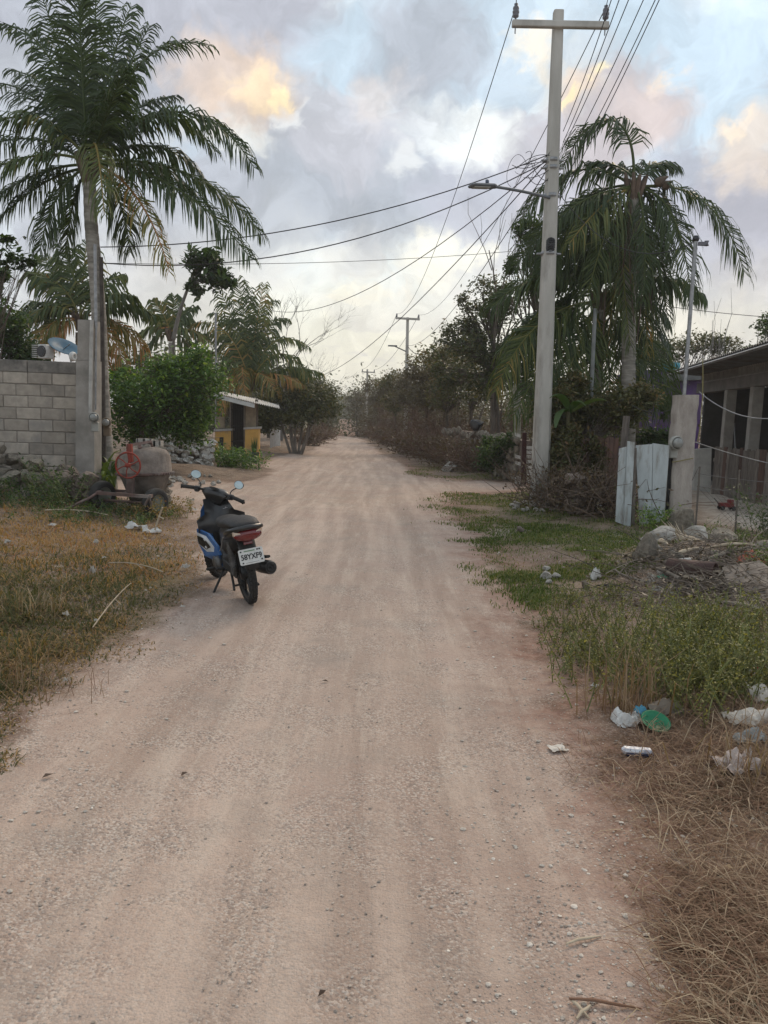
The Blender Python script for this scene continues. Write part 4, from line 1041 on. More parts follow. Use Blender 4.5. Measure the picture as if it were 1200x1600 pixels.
for px in (1143, 1184, 1236):
    s = fx(px); mm = M(); c = F0+fd*s; mm.box(c+[0, 0, ZB/2], (.24, .24, ZB), FR, bev=.01); mm.build('column', mat('column_concrete', (.36, .335, .30), (.27, .25, .225), .9, 4, .3, 30), H)
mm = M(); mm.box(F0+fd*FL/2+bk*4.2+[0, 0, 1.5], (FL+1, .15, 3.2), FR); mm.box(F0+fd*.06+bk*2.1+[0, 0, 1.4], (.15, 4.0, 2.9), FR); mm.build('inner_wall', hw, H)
mm = M(); mm.box(F0+fd*FL/2+bk*2.2+[0, 0, ZB+.31], (FL+.4, 3.8, .06), FR); mm.build('ceiling_slab', hc, H)
mm = M(); mm.box(F0+fd*FL/2+bk*2+[0, 0, .06], (FL, 4.2, .12), FR); mm.build('floor_slab', hc, H)
sheet = mat('old_sheet', (.17, .17, .165), (.11, .108, .105), .7, 4, c3=(.10, .07, .055))
ra, rb = F0-fd*.2-bk*.9+[0, 0, 3.22], F1-bk*1.3+[0, 0, 3.22]; rc, rd_ = F1+bk*3+[0, 0, 3.05], F0-fd*1.0+bk*3+[0, 0, 3.05]
mm = M(); corrugated(mm, ra, rb, rc, rd_, 60, .02); mm.build('roof_sheet', sheet, H)
mm = M(); mm.tube([ra-[0, 0, .08], rb-[0, 0, .08]], .035, 4); mm.tube([ra+bk*1.2-[0, 0, .1], rb+bk*1.2-[0, 0, .1]], .03, 4); mm.build('purlin', steel, H)
# row of pierced blocks on the beam
for k in range(15):
    c = F0+fd*(.25+k*.36)+bk*.02+[0, 0, ZB+.43]
    mm = M(); mm.box(c+[0, 0, -.12], (.34, .12, .04), FR); mm.box(c+[0, 0, .10], (.34, .12, .04), FR)
    for j in range(4): mm.box(c+fd*(-.15+j*.1)+[0, 0, -.01], (.035, .11, .18), FR)
    mm.build('pierced_block', mat('pierced_conc', (.42, .39, .35), None, .9, 6, orand=.1), H)
# things kept in the porch
def wheel_arrays(mm, c, ax, R_, r_, spokes=10):
    an = np.linspace(0, 2*math.pi, 25)[:-1]; prof = [(R_+r_*math.cos(a), r_*math.sin(a)) for a in np.linspace(0, 2*math.pi, 9)[:-1]]
    mm.lathe(prof, c, ax, 24, closed=True)
s = fx(1163); c = F0+fd*s+bk*.9+[0, 0, 1.55]
bw_ = thing('hanging_wheel', 'bicycle wheel hanging in the dark porch between the columns', 'wheel', c)
mm = M(); wheel_arrays(mm, c, -bk, .27, .025); mm.build('tyre', blackr, bw_)
mm = M(); mm.lathe([(.235, -.012), (.25, -.012), (.25, .012), (.235, .012)], c, -bk, 24, closed=True); mm.lathe([(0, -.04), (.03, -.04), (.03, .04), (0, .04)], c, -bk, 12)
for k in range(14):
    a = k*6.283/14; mm.tube([c+.02*(fd*math.cos(a)+np.array([0, 0, math.sin(a)])), c+.24*(fd*math.cos(a)+np.array([0, 0, math.sin(a)]))], .003, 4)
mm.build('rim', steel, bw_)
c = F0+fd*fx(1163)+bk*1.0; 
tb = thing('work_table', 'cluttered low table in the shade of the porch behind the plank fence', 'table', c)
mm = M(); mm.box(c+[0, 0, .95], (1.7, .6, .05), FR); mm.build('top', wood, tb)
for sx in (-.8, .8):
    for sy in (-.25, .25): mm = M(); mm.box(c+fd*sx+bk*sy+[0, 0, .5], (.06, .06, .85), FR); mm.build('leg', wood, tb)
mm = M()
for k in range(2): mm.tube([F0+fd*fx(1122+k*12)+bk*(.3+k*.2)+[0, 0, .3], F0+fd*fx(1112+k*10)+bk*.5+[0, 0, 2.1-.3*k]], .02, 5)
tag(mm.build('leaning_pipes', steel, base=F0+fd*fx(1118)), 'thin pipes leaning against the porch wall behind the fence', 'pipes')
# plank fence in front
f0, f1 = pd(1113, 760, 18.2), pd(1330, 760, 13.2); f0[2] = f1[2] = 0; pdv = nrm(f1-f0); PLn = np.linalg.norm(f1-f0); PRm = np.stack([pdv, [-pdv[1], pdv[0], 0], [0, 0, 1]], 1)
PF = thing('plank_fence', 'old wooden plank fence with a few reddish planks below the dark porch', 'fence', (f0+f1)/2)
s = 0.0; k = 0
while s < PLn:
    w = random.uniform(.11, .17); c = f0+pdv*(s+w/2); zb = tz(c[0], c[1]); h = 1.10+random.uniform(-.05, .05)
    mt = redwood if k in (3, 8, 14, 15) else wood
    mm = M(); mm.box(c+[0, random.uniform(-.012, .012), zb+h/2], (w-.012, .024, h), PRm@rodr((0, 1, 0), random.uniform(-.02, .02))); mm.build('plank', mt, PF); s += w; k += 1
mm = M(); mm.box((f0+f1)/2+[.01, .05, .25], (PLn, .04, .08), PRm); mm.box((f0+f1)/2+[.01, .05, .9], (PLn, .04, .08), PRm); mm.build('rail', wood, PF)
q = ga(1098, 18.8); mm = M(); slab4(mm, pd(1085, 757, 18.8), pd(1112, 757, 18.6), pd(1112, 700, 18.6), pd(1087, 702, 18.8), .15, z0=-.1); tag(mm.build('low_wall', mat('white_wall', (.44, .43, .40), (.33, .32, .3), .9, 5), base=q), 'low whitish wall between the rough post and the plank fence', 'wall')
# purple house
q = ga(1035, 25)
PH = thing('purple_house', 'purple painted house wall with a flat roof edge behind the right palm', 'house', q)
pur = mat('purple_paint', (.155, .085, .24), (.115, .065, .19), .85, 3, .2, 30, c3=(.16, .12, .19))
c0, c1 = pd(1008, 600, 25), pd(1100, 600, 25)
mm = M(); slab4(mm, [c0[0], 25, 0], [c1[0], 25, 0], pd(1100, 578, 25), pd(1008, 578, 25), 3.0, z0=-.1); mm.build('wall', pur, PH)
a_, b_ = pd(1040, 584, 24.6), pd(1110, 582, 24.6)
mm = M(); slab4(mm, a_-[0, 0, .22], b_-[0, 0, .22], b_, a_, .6); mm.build('roof_edge', sheet, PH)
mm = M(); slab4(mm, pd(974, 640, 24.8), pd(990, 640, 24.8), pd(990, 612, 24.8), pd(974, 612, 24.8), .2); mm.build('door', mat('maroon_door', (.10, .05, .06), None, .8), PH)
c = pd(1046, 577, 25.2); mm = M(); mm.lathe([(0, 0), (.30, 0), (.33, .22), (.3, .3), (.1, .34), (0, .34)], c-[0, 0, .1], (0, 0, 1), 14); tag(mm.build('water_bucket', mat('aqua_plastic', (.08, .34, .42), None, .5), base=c-[0, 0, .1]), 'small aqua water container on the flat roof of the purple house', 'container')
# chicken wire fence across the yard
w0, w1 = g(1082, 838), g(1290, 862)
wf = thing('wire_fence', 'chicken wire fence on thin posts across the pale yard in front of the house', 'fence', (w0+w1)/2)
mm = M(); Lw = np.linalg.norm(w1-w0); dw = (w1-w0)/Lw; nx_ = int(Lw/.075)
for k in range(-10, nx_):
    for sgn in (1, -1):
        a_ = k*.075; b_ = a_+.72
        if sgn < 0: a_, b_ = b_, a_
        lo, hi = (a_, b_); 
        if min(lo, hi) < 0 or max(lo, hi) > Lw: continue
        mm.tube([w0+dw*lo+[0, 0, .03], w0+dw*hi+[0, 0, .72]], .0022, 3, cap=False)
wm = mat('fence_wire', (.18, .165, .15), None, .6, metal=.4)
mm.build('wire_mesh', wm, wf, kind='stuff')
for k, f in enumerate((0.02, .33, .66, .98)):
    mm = M(); p = w0+dw*Lw*f; mm.tube([p-[0, 0, .1], p+[random.uniform(-.03, .03), 0, 1.0]], .014, 6); mm.build('post', MATS['rusty_wire'], wf)
for h in (.72, .9):
    mm = M(); mm.tube(bez(w0+[0, 0, h], (w0+w1)/2+[0, 0, h-.08], w1+[0, 0, h], n=10), .004, 4); mm.build('strand', wm, wf)
# red toy cart in the yard
c = g(1135, 797); tc_ = thing('toy_cart', 'small red toy cart with black wheels standing in the pale yard', 'toy cart', c); tc_.scale = (.62, .62, .62)
redp = mat('red_plastic', (.20, .035, .035), None, .7)
mm = M(); mm.hexa([c+[-.20, -.10, .10], c+[.20, -.10, .10], c+[.20, .10, .10], c+[-.20, .10, .10], c+[-.26, -.13, .22], c+[.16, -.13, .22], c+[.16, .13, .22], c+[-.26, .13, .22]]); mm.box(c+[.10, 0, .27], (.14, .2, .12), bev=.02); mm.build('body', redp, tc_)
for sx in (-.17, .17):
    for sy in (-.13, .13):
        mm = M(); mm.lathe([(0, -.02), (.06, -.02), (.07, 0), (.06, .02), (0, .02)], c+[sx, sy, .07], (0, 1, 0), 14); mm.build('wheel', blackr, tc_)
mm = M(); mm.tube([c+[-.2, 0, .15], c+[-.42, -.02, .36]], .012, 5); mm.build('handle', blackp, tc_)

# ------------------------------------------------------------------ vegetation builders
def leaf_arrays(C, size, flat=.35, droop=0.0, asp=.45, r=rng):
    "one folded four-cornered leaf per centre, random facing"
    n = len(C); size = np.broadcast_to(np.asarray(size, float), (n,))
    d = nrm(r.normal(size=(n, 3))*np.array([1, 1, .6])-np.array([0, 0, droop]))
    s = nrm(np.cross(d, r.normal(size=(n, 3))*np.array([flat, flat, 1])+1e-6)); u = np.cross(s, d)
    L = size[:, None]; b = C-d*L*.5; t = C+d*L*.5; m_ = C-d*L*.06
    V = np.stack([b, m_+s*L*asp*.5+u*L*.08, t, m_-s*L*asp*.5+u*L*.08], 1).reshape(-1, 3)
    return V, np.arange(n*4).reshape(n, 4)
def cluster(cent, rad, n, r=rng, shell=.5):
    "points in an ellipsoid, thicker towards its skin"
    v = nrm(r.normal(size=(n, 3))); k = r.random(n)**(1/3.)*(1-shell)+shell*r.random(n)**.3
    return cent+v*k[:, None]*rad
def limb(mm, p0, p1, r0, r1, bow=.12, n=5, sides=5, t=.5):
    L = np.linalg.norm(p1-p0); off = np.array([random.gauss(0, 1), random.gauss(0, 1), abs(random.gauss(0, .6))])*L*bow
    P = bez(p0, (p0+p1)/2+off, p1, n=n); mm.tube(P, np.linspace(r0, r1, n), sides, t, cap=False); return P
def tree(name, label, base, blobs, leafm, leaves, lsize, trunk=.12, barkm=None, group=None, clumps=26, crad=.22, fork=None, cat='tree', trunks=None, twigs=3, tb=.5, parts=('trunk', 'branch', 'crown'), asp=.45, droop=.3):
    """blobs: (centre, radii, share). limbs grow from the trunk to clumps of leaves inside the blobs"""
    t = thing(name, label, cat, base, group)
    tm = M(); bm_ = M(); cm = M(); barkm = barkm or bark
    tops = []
    fork = fork if fork is not None else base+(blobs[0][0]-base)*.45
    for q in (trunks or [(base, fork)]):
        P = limb(tm, q[0]-np.array([0, 0, .1]), q[1], trunk, trunk*.6, .06, 8, 7); tops.append(q[1])
    tot = sum(b[2] for b in blobs)
    for c, rad, sh in blobs:
        rad = np.asarray(rad, float)*np.ones(3); nc = max(3, int(clumps*sh/tot)); cc = cluster(c, rad*.86, nc, shell=.6)
        st = min(tops, key=lambda q: np.linalg.norm(q-c)); hub = st+(c-st)*.45
        limb(bm_, st, hub, trunk*.55, trunk*.34)
        for p in cc:
            P = limb(bm_, hub if random.random() < .7 else st, p, trunk*.26, trunk*.06, .15, 5, 4)
            for _ in range(twigs):
                limb(bm_, P[random.randint(2, 4)], p+rng.normal(size=3)*rad*crad*1.3, trunk*.08, trunk*.025, .2, 3, 3)
            n = max(6, int(leaves*sh/tot/nc*random.uniform(.5, 1.5)))
            L = p+rng.normal(size=(n, 3))*rad*crad*random.uniform(.75, 1.2)
            V, F = leaf_arrays(L, lsize*(.6+.8*rng.random(n)), droop=droop, asp=asp)
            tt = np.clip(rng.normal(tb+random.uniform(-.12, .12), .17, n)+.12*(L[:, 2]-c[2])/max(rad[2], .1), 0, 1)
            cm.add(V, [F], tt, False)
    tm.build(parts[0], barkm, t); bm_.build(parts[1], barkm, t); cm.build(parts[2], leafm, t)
    return t
def B(px, py, D, rx, ry=None, rz=None, sh=1.0):
    "blob centred on a picture point at distance D, radii in picture pixels"
    k = D/1200.0; rz_ = (rz if rz is not None else rx)*k; return (pd(px, py, D), (rx*k, (ry if ry is not None else rx)*k, rz_), sh)

def frond(mm, p0, p1, p2, p3=None, n=64, ll=.75, w=.032, droop=.45, t=.4, tv=.12, v=.25, start=.16, dead=0, rr=.028, ragged=.12, seed=None):
    r = np.random.default_rng(seed if seed is not None else random.randrange(1 << 30))
    seed_ = r.uniform(0, 6); l_amp = r.uniform(.06, .2)
    P = bez(p0, p1, p2, p3, n=26); mm.tube(P, np.linspace(rr, rr*.22, 26), 5, min(1, t+.22), cap=False)
    arc = np.concatenate([[0], np.cumsum(np.linalg.norm(np.diff(P, axis=0), axis=1))]); L = arc[-1]
    n = int(n*1.45); w = w*1.12; ll = ll*1.18
    for side in (-1, 1):
        f = np.linspace(start, 1, n)+r.uniform(-.4, .4, n)/n; f = np.clip(f, start, 1); a = f*L
        Q = np.stack([np.interp(a, arc, P[:, k]) for k in range(3)], 1)
        Tn = nrm(np.stack([np.interp(a, arc, np.gradient(P[:, k])) for k in range(3)], 1))
        up = np.tile([0, 0, 1.], (n, 1)); vert = np.abs(Tn[:, 2:]) ; ref = up*(1-vert*.6)+np.array([.0, -1.0, 0])*vert*.6
        S = nrm(np.cross(Tn, ref)); Nn = np.cross(S, Tn)
        prof = np.clip(np.sin(np.pi*np.clip((f-start*.4)/(1.06-start*.4), 0, 1)**.75), .0, 1)**.55*.95+.05
        l = ll*prof*(1+r.normal(size=n)*.14)*(1-l_amp*(.5+.5*np.sin(f*23+seed_*2))); keep = r.random(n) > ragged*(.4+f)
        fw = .55+.9*f**1.5+.25*np.sin(f*37+seed_)
        d = nrm(S*side*1.0+Tn*fw[:, None]+Nn*v+r.normal(size=(n, 3))*.15-np.array([0, 0, 1.])*(droop*.55))
        d2 = nrm(d*.75-np.array([0, 0, 1.])*droop*(1.1+r.random(n)[:, None]*.8)); d3 = nrm(d2*.6-np.array([0, 0, 1.])*droop*1.5)
        wd_ = nrm(Tn+r.normal(size=(n, 3))*.25); ww = w*(.7+.3*prof)[:, None]
        b = Q; m1 = b+d*(l*.42)[:, None]; m2 = m1+d2*(l*.34)[:, None]; tp = m2+d3*(l*.28)[:, None]
        V = np.stack([b-wd_*ww*.3, b+wd_*ww*.3, m1+wd_*ww*.5, m1-wd_*ww*.5, m2+wd_*ww*.38, m2-wd_*ww*.38, tp], 1)[keep].reshape(-1, 3)
        k = int(keep.sum()); o = np.arange(k)*7; tt = np.clip(t+r.normal(size=k)*tv+dead*f[keep]**3, 0, 1); b0 = mm.n
        mm.add(V, [np.concatenate([np.stack([o, o+1, o+2, o+3], 1), np.stack([o+3, o+2, o+4, o+5], 1)])], np.concatenate([tt, tt]), False)
        mm.F.append(np.stack([o+5, o+4, o+6], 1)+b0); mm.T.append(tt); mm.S.append(np.zeros(k, bool))
def palm(label, trunk_px, D, crown, fronds, r0=.17, r1=.11, group='coconut palms', scale=1.0, ll=.75, n=64, base=None, rings=True, w=.032):
    base = base if base is not None else ga(trunk_px[0][0], D)
    t = thing('coconut_palm', label, 'palm tree', base, group)
    P = [base-np.array([0, 0, .15])]+[pd(x_, y_, D+(q[0] if q else 0)) for x_, y_, *q in trunk_px[1:]]
    P = np.array(P); k = 60; arc = np.concatenate([[0], np.cumsum(np.linalg.norm(np.diff(P, axis=0), axis=1))]); a = np.linspace(0, arc[-1], k)
    Q = np.stack([np.interp(a, arc, P[:, j]) for j in range(3)], 1)
    for _ in range(6): Q[1:-1] = (Q[:-2]+2*Q[1:-1]+Q[2:])/4
    rad = np.linspace(r0, r1, k)+.5*r0*np.exp(-np.linspace(0, 12, k)); rad = rad*(1+.05*(np.arange(k) % 2))
    mm = M(); mm.tube(Q, rad, 12); mm.build('trunk', palmbark, t)
    C = pd(*crown, D)
    mm = M()
    for i in range(9):   # leaf bases round the heart
        a_ = i*2.4; e = C+np.array([math.cos(a_)*.22, math.sin(a_)*.22, .16+.10*random.random()])*scale
        mm.tube([C+np.array([math.cos(a_)*.06, math.sin(a_)*.06, -.28])*scale, (C+e)/2+np.array([math.cos(a_)*.06, math.sin(a_)*.06, -.04]), e], [.05*scale, .05*scale, .025*scale], 5, .35+.3*random.random())
    mm.build('leaf_base', twig_m, t)
    for f in fronds:
        ctrl, end = f[0], f[1]; dz = f[2] if len(f) > 2 else random.uniform(-1, 1); o = dict(f[3]) if len(f) > 3 else {}
        c0 = C+np.array([random.uniform(-.06, .06), random.uniform(-.06, .06), random.uniform(-.05, .15)])*scale
        mm = M(); o.setdefault('ll', ll*random.uniform(.9, 1.1)); o.setdefault('n', n); o.setdefault('w', w); c2 = o.pop('c2', None)
        o.setdefault('droop', .68 if D > 20 else .48); o.setdefault('t', random.uniform(.25, .5) if D < 20 else random.uniform(.4, .68)); o.setdefault('rr', .03*scale)
        frond(mm, c0, pd(*ctrl, D+dz*.55), pd(*(c2 or end), D+dz*(.85 if c2 else 1)), pd(*end, D+dz) if c2 else None, **o)
        lab = None
        mm.build('frond', palm_leaf, t)
    return t

# near left palm, crown at the top left of the picture
dead = dict(t=.74, dead=.35, droop=.7, ragged=.2)
palm('tall coconut palm at the square post, its big dark crown filling the upper left', [(168, 760), (163, 700), (158, 600), (155, 500), (150, 430), (142, 350), (139, 262)], 14.1, (139, 262), [
    ((128, 110), (120, -60), -.9, dict(t=.22, droop=.3, ll=.56, n=84, v=.1, ragged=.05)), ((150, 90), (150, -70), .9, dict(t=.2, droop=.3, ll=.6)),
    ((85, 20), (-12, 40), .3, dict(c2=None, t=.3)), ((110, 110), (60, -20), .8, dict(t=.2)), ((172, 80), (205, 10), .5, dict(t=.3)), ((195, 40), (325, 70), -.2, dict(ragged=.3, droop=.35, ll=.6, t=.35)),
    ((180, 130), (235, 40), 1.0, dict(t=.2)), ((300, 95), (397, 262), -.4, dict(n=78, t=.3, ll=.64)), ((240, 115), (335, 235), .8, dict(t=.28)), ((250, 195), (315, 275), 1.4, dict(t=.25)),
    ((310, 230), (410, 368), .2, dict(n=80, t=.36, ll=.64)), ((290, 265), (390, 402), -.6, dict(n=80, t=.30, ll=.66)), ((225, 280), (265, 425), -.9, dict(t=.76, tv=.10, droop=.75, ragged=.2, ll=.52)),
    ((195, 290), (203, 395), .6, dict(t=.3, droop=.7)), ((150, 170), (163, 335), -1.9, dict(t=.62, droop=.8, ll=.6, tv=.07)), ((45, 125), (-75, 230), -.8, dict(t=.5, n=76)),
    ((60, 170), (-90, 260), .8, dict(t=.25)), ((55, 215), (-80, 300), -1.0, dict(t=.48)), ((50, 250), (-60, 350), .3, dict(t=.3)), ((75, 265), (-10, 350), .9, dict(t=.25)),
    ((80, 290), (62, 392), -.3, dict(t=.28, droop=.75)), ((112, 290), (102, 400), .5, dict(t=.3, droop=.8)), ((90, 120), (20, 110), 1.3, dict(t=.2)), ((190, 160), (270, 150), 1.6, dict(t=.2)),
    ((60, 120), (-20, 130), 1.9, dict(t=.22)), ((130, 180), (110, 90), 1.8, dict(t=.2)), ((160, 180), (195, 110), -1.4, dict(t=.25)), ((230, 240), (300, 300), 1.8, dict(t=.22))],
    r0=.15, r1=.105, ll=.58, n=66, base=onz(pd(168, 760, 14.1)))
# right palm with beheaded-looking top
palm('coconut palm with a pale straight trunk behind the white gate, one frond looping up', [(983, 745), (982, 650), (982, 560), (984, 420), (992, 300)], 15.4, (992, 292), [
    ((1000, 165), (880, 262), -.2, dict(c2=(925, 150), t=.3, n=70, droop=.55, ll=.6, start=.27)), ((930, 238), (812, 345), .3, dict(c2=(860, 262), t=.32, droop=.7, ll=.7)),
    ((900, 285), (805, 415), .7, dict(t=.26, ll=.85, n=74)), ((900, 300), (855, 420), -.2, dict(t=.3, droop=.7, ll=.8)), ((930, 300), (905, 430), .6, dict(t=.28, droop=.75)), ((945, 305), (890, 380), -.8, dict(t=.62, droop=.8)),
    ((1015, 240), (1055, 262), .4, dict(t=.25, ll=.45)), ((965, 250), (925, 255), .6, dict(t=.25, ll=.45)), ((1120, 268), (1163, 425), -.2, dict(t=.36, n=78, ll=.72)), ((1065, 290), (1080, 470), -.6, dict(t=.3, droop=.65, ll=.7, n=72)), ((1050, 320), (1025, 440), .3, dict(t=.3, droop=.8)),
    ((1015, 320), (1005, 470), -.5, dict(t=.3, droop=.8, ll=.6)), ((1005, 340), (1012, 560), .4, dict(t=.55, droop=.9, ll=.55, dead=.2)), ((975, 340), (962, 470), .3, dict(t=.35, droop=.85)),
    ((990, 380), (1000, 600), .5, dict(t=.2, droop=.9, ll=.5)), ((1030, 290), (1065, 380), .9, dict(t=.25)), ((950, 320), (915, 475), -.5, dict(t=.45, droop=.9, ll=.75)), ((890, 320), (835, 455), .3, dict(t=.28, droop=.8, ll=.85)), ((1010, 330), (1045, 500), .2, dict(t=.3, droop=.85)), ((960, 350), (985, 540), -.2, dict(t=.5, droop=.9, ll=.6)), ((930, 290), (860, 350), -.4, dict(t=.35, droop=.7)), ((975, 360), (945, 560), .3, dict(t=.6, droop=.95, ll=.55)), ((1020, 300), (1050, 410), .8, dict(t=.2))],
    r0=.145, r1=.115, ll=.66, n=62, base=onz(pd(983, 745, 15.4)), w=.03)
mm = M(); C = pd(1012, 285, 15.3)
for dx, dz_, l in ((.16, -.05, .28), (.3, -.1, .22)):
    b = C+np.array([dx, 0, dz_]); e = b+np.array([l*.75, -.05, l*.55]); mm.tube(bez(b, (b+e)/2+[0, 0, .05], e, n=6), [.05, .10, .085, .05, .03, .012], 6, .3)
rp = [o for o in COL.objects if o.name.startswith('coconut_palm')][-1]
mm.build('leaf_sheath', twig_m, rp)
mm = M()
for k in range(16):
    b = pd(random.uniform(965, 1010), random.uniform(300, 350), 15.4+random.uniform(-.3, .3)); e = b+np.array([random.uniform(-.25, .3), random.uniform(-.2, .2), -random.uniform(1.0, 2.6)])
    mm.tube(bez(b, (b+e)/2+[random.uniform(-.2, .2), 0, .1], e, n=6), .014, 4, .4)
mm.build('dead_stalk', twig_m, rp)
palm('lower bushy coconut palm between the near power pole and the pale palm trunk', [(925, 660), (930, 600), (938, 480)], 16.0, (938, 470), [
    ((850, 395), (768, 480), -.3, dict(t=.4, n=74)), ((830, 470), (775, 610), -.9, dict(t=.5, dead=.25, n=76, droop=.6, ll=.8)), ((870, 520), (800, 655), -1.1, dict(t=.45, droop=.6, ll=.8)), ((900, 540), (862, 650), -1.2, dict(t=.5, droop=.6)),
    ((925, 560), (905, 665), -.9, dict(t=.45, droop=.7)), ((1020, 405), (1095, 458), -.1, dict(t=.34, droop=.7)), ((1015, 500), (1062, 645), .2, dict(t=.42, n=74, droop=.6, ll=.8)), ((985, 540), (1000, 655), -.6, dict(t=.5, droop=.6, ll=.7)),
    ((920, 380), (872, 345), .8, dict(t=.25)), ((950, 370), (1005, 405), .7, dict(t=.25)), ((890, 400), (825, 440), .9, dict(t=.25)), ((905, 350), (845, 400), .2, dict(t=.3)), ((935, 360), (925, 300), .9, dict(t=.22)),
    ((880, 450), (790, 540), .6, dict(t=.3)), ((975, 430), (1040, 500), .9, dict(t=.26)), ((960, 560), (950, 680), .3, dict(t=.35, droop=.7)), ((1000, 450), (1050, 560), 1.1, dict(t=.24)), ((870, 440), (815, 560), 1.1, dict(t=.26)), ((850, 480), (800, 590), -.4, dict(t=.35, ll=.85)), ((890, 540), (835, 650), -.6, dict(t=.4, ll=.8)), ((1000, 520), (1035, 640), -.3, dict(t=.35, ll=.8)), ((960, 400), (985, 350), .5, dict(t=.25))],
    r0=.17, r1=.13, ll=.8, n=66, base=onz(pd(925, 700, 16)), w=.036)
# palms beyond the wall, left
palm('coconut palm with orange brown lower fronds behind the block wall, left of the leaning trunk', [(128, 640), (126, 520)], 21, (125, 500), [
    ((120, 430), (95, 385), .3), ((110, 440), (50, 425), 0), ((130, 430), (135, 380), .8), ((150, 440), (190, 430), .5), ((180, 455), (240, 492), 0), ((165, 450), (205, 462), -.8), ((90, 460), (45, 480), .8),
    ((80, 455), (30, 510), -.5), ((85, 480), (38, 555), -.8, dead), ((95, 500), (55, 560), -1, dict(t=.95, droop=.8)), ((160, 490), (190, 560), -.6, dict(t=.88, droop=.8)), ((175, 480), (225, 545), .3, dead), ((150, 510), (165, 570), -.4, dict(t=.9, droop=.8)), ((105, 440), (70, 400), 1), ((75, 470), (10, 500), .6)],
    r0=.16, r1=.13, ll=.8, n=44, w=.05)
palm('small distant palm with thin fronds just left of the leaning slender tree', [(270, 700), (268, 535)], 31, (267, 522), [
    ((262, 495), (240, 470), 0), ((270, 490), (272, 462), .4), ((280, 490), (305, 480), 0), ((290, 505), (322, 530), -.4), ((250, 500), (222, 520), 0), ((245, 515), (225, 555), .4), ((285, 520), (308, 560), 0), ((255, 490), (232, 492), 1), ((282, 485), (298, 500), 1)],
    r0=.15, r1=.12, ll=.7, n=30, w=.07)
palm('wide coconut palm with yellowing fronds over the metal roofed entrance', [(388, 700), (392, 620)], 31.5, (390, 602), [
    ((385, 500), (372, 436), .4, dict(ll=.95)), ((370, 500), (342, 452), .4), ((400, 500), (412, 445), .8), ((355, 470), (285, 515), -.3, dict(n=50)), ((350, 515), (278, 575), -.6, dict(t=.6)), ((420, 500), (478, 540), .2), ((435, 510), (482, 590), -.4, dict(n=50)), ((430, 560), (500, 582), .3),
    ((372, 540), (384, 620), -1.4, dict(t=.8, droop=.9)), ((360, 560), (345, 640), -1.2, dict(t=.85, droop=.9)), ((425, 570), (470, 600), -.8, dict(t=.9, droop=.8)), ((405, 560), (430, 612), -1.2, dict(t=.8, droop=.8)), ((350, 490), (310, 530), .8), ((415, 480), (450, 500), 1.0), ((340, 540), (300, 600), .4, dict(t=.55)), ((380, 480), (390, 450), 1.2), ((395, 480), (430, 470), 1.4), ((365, 480), (330, 490), 1.2)],
    r0=.19, r1=.17, ll=.8, n=48, w=.055)

# lime tree on the left
tree('lime_tree', 'dense bushy lime tree with glossy leaves over the wire fence, left of the yellow entrance', onz(pd(216, 730, 18.6)), [
    B(235, 625, 18.6, 62, 60, 48, 2), B(300, 600, 18.9, 58, 55, 45, 2), B(296, 655, 19.2, 38, 50, 40, 1.3), B(200, 660, 18.8, 34, 40, 46, 1), B(262, 655, 19, 56, 50, 32, 1.4), B(318, 560, 19.2, 30, 28, 28, .6), B(262, 575, 19, 42, 35, 26, .8), B(190, 600, 19, 22, 24, 26, .4)],
    lime_leaf, 15000, .115, .075, clumps=130, crad=.26, tb=.50, twigs=2, trunks=[(onz(pd(212, 735, 18.6)), pd(225, 655, 18.6)), (onz(pd(222, 735, 18.9)), pd(246, 660, 18.8))])
tree('broadleaf_tree', 'dark leafy tree behind the block wall at the left edge of the picture', onz(pd(0, 600, 18)), [
    B(-20, 500, 18, 60, 50, 50, 2), B(25, 545, 18.5, 40, 40, 30, 1), B(-10, 430, 18, 26, 30, 22, .5), B(50, 570, 19, 40, 30, 22, .7)], tree_leaf, 6500, .13, .10, clumps=60, tb=.4)
tree('branchy_tree', 'sparse leafy branch reaching in from the left edge below the big palm fronds', onz(pd(-60, 600, 15)), [B(5, 400, 15, 42, 24, 26, 1), B(50, 405, 15.2, 16, 10, 8, .3), B(10, 372, 15, 14, 8, 6, .2)], tree_leaf, 420, .14, .05, clumps=20, tb=.25, twigs=2)
t_ = tree('slender_tree', 'slender leaning tree with a single dark leaf clump hanging under the left palm fronds', onz(pd(276, 700, 24)), [B(318, 402, 24, 30, 26, 20, 1.3), B(334, 432, 24, 32, 26, 20, 1.2), B(305, 442, 24, 18, 16, 18, .5)],
    tree_leaf, 1050, .26, .07, clumps=30, tb=.18, twigs=1, trunks=[(onz(pd(276, 700, 24)), pd(271, 520, 24)), (pd(271, 525, 24), pd(296, 445, 24))], barkm=greybark)
tree('multi_stem_tree', 'tree with a fan of slender pale stems and a dark rounded crown, left roadside', onz(pd(462, 708, 31)), [
    B(445, 630, 31, 42, 45, 30, 1.5), B(485, 622, 31.5, 42, 45, 28, 1.5), B(420, 650, 31, 24, 30, 26, .7), B(505, 640, 32, 26, 30, 20, .7), B(465, 650, 30.6, 40, 30, 16, .8)], dusty_leaf, 9500, .15, .06, clumps=90, tb=.38, crad=.25,
    trunks=[(onz(pd(462+dx*.25, 708, 31)), pd(462+dx, 645, 31+dd)) for dx, dd in ((-26, .2), (-16, -.3), (-7, .3), (3, -.2), (14, .2), (24, -.2), (34, .2))], barkm=greybark)
def foliage_m(): return dusty_leaf
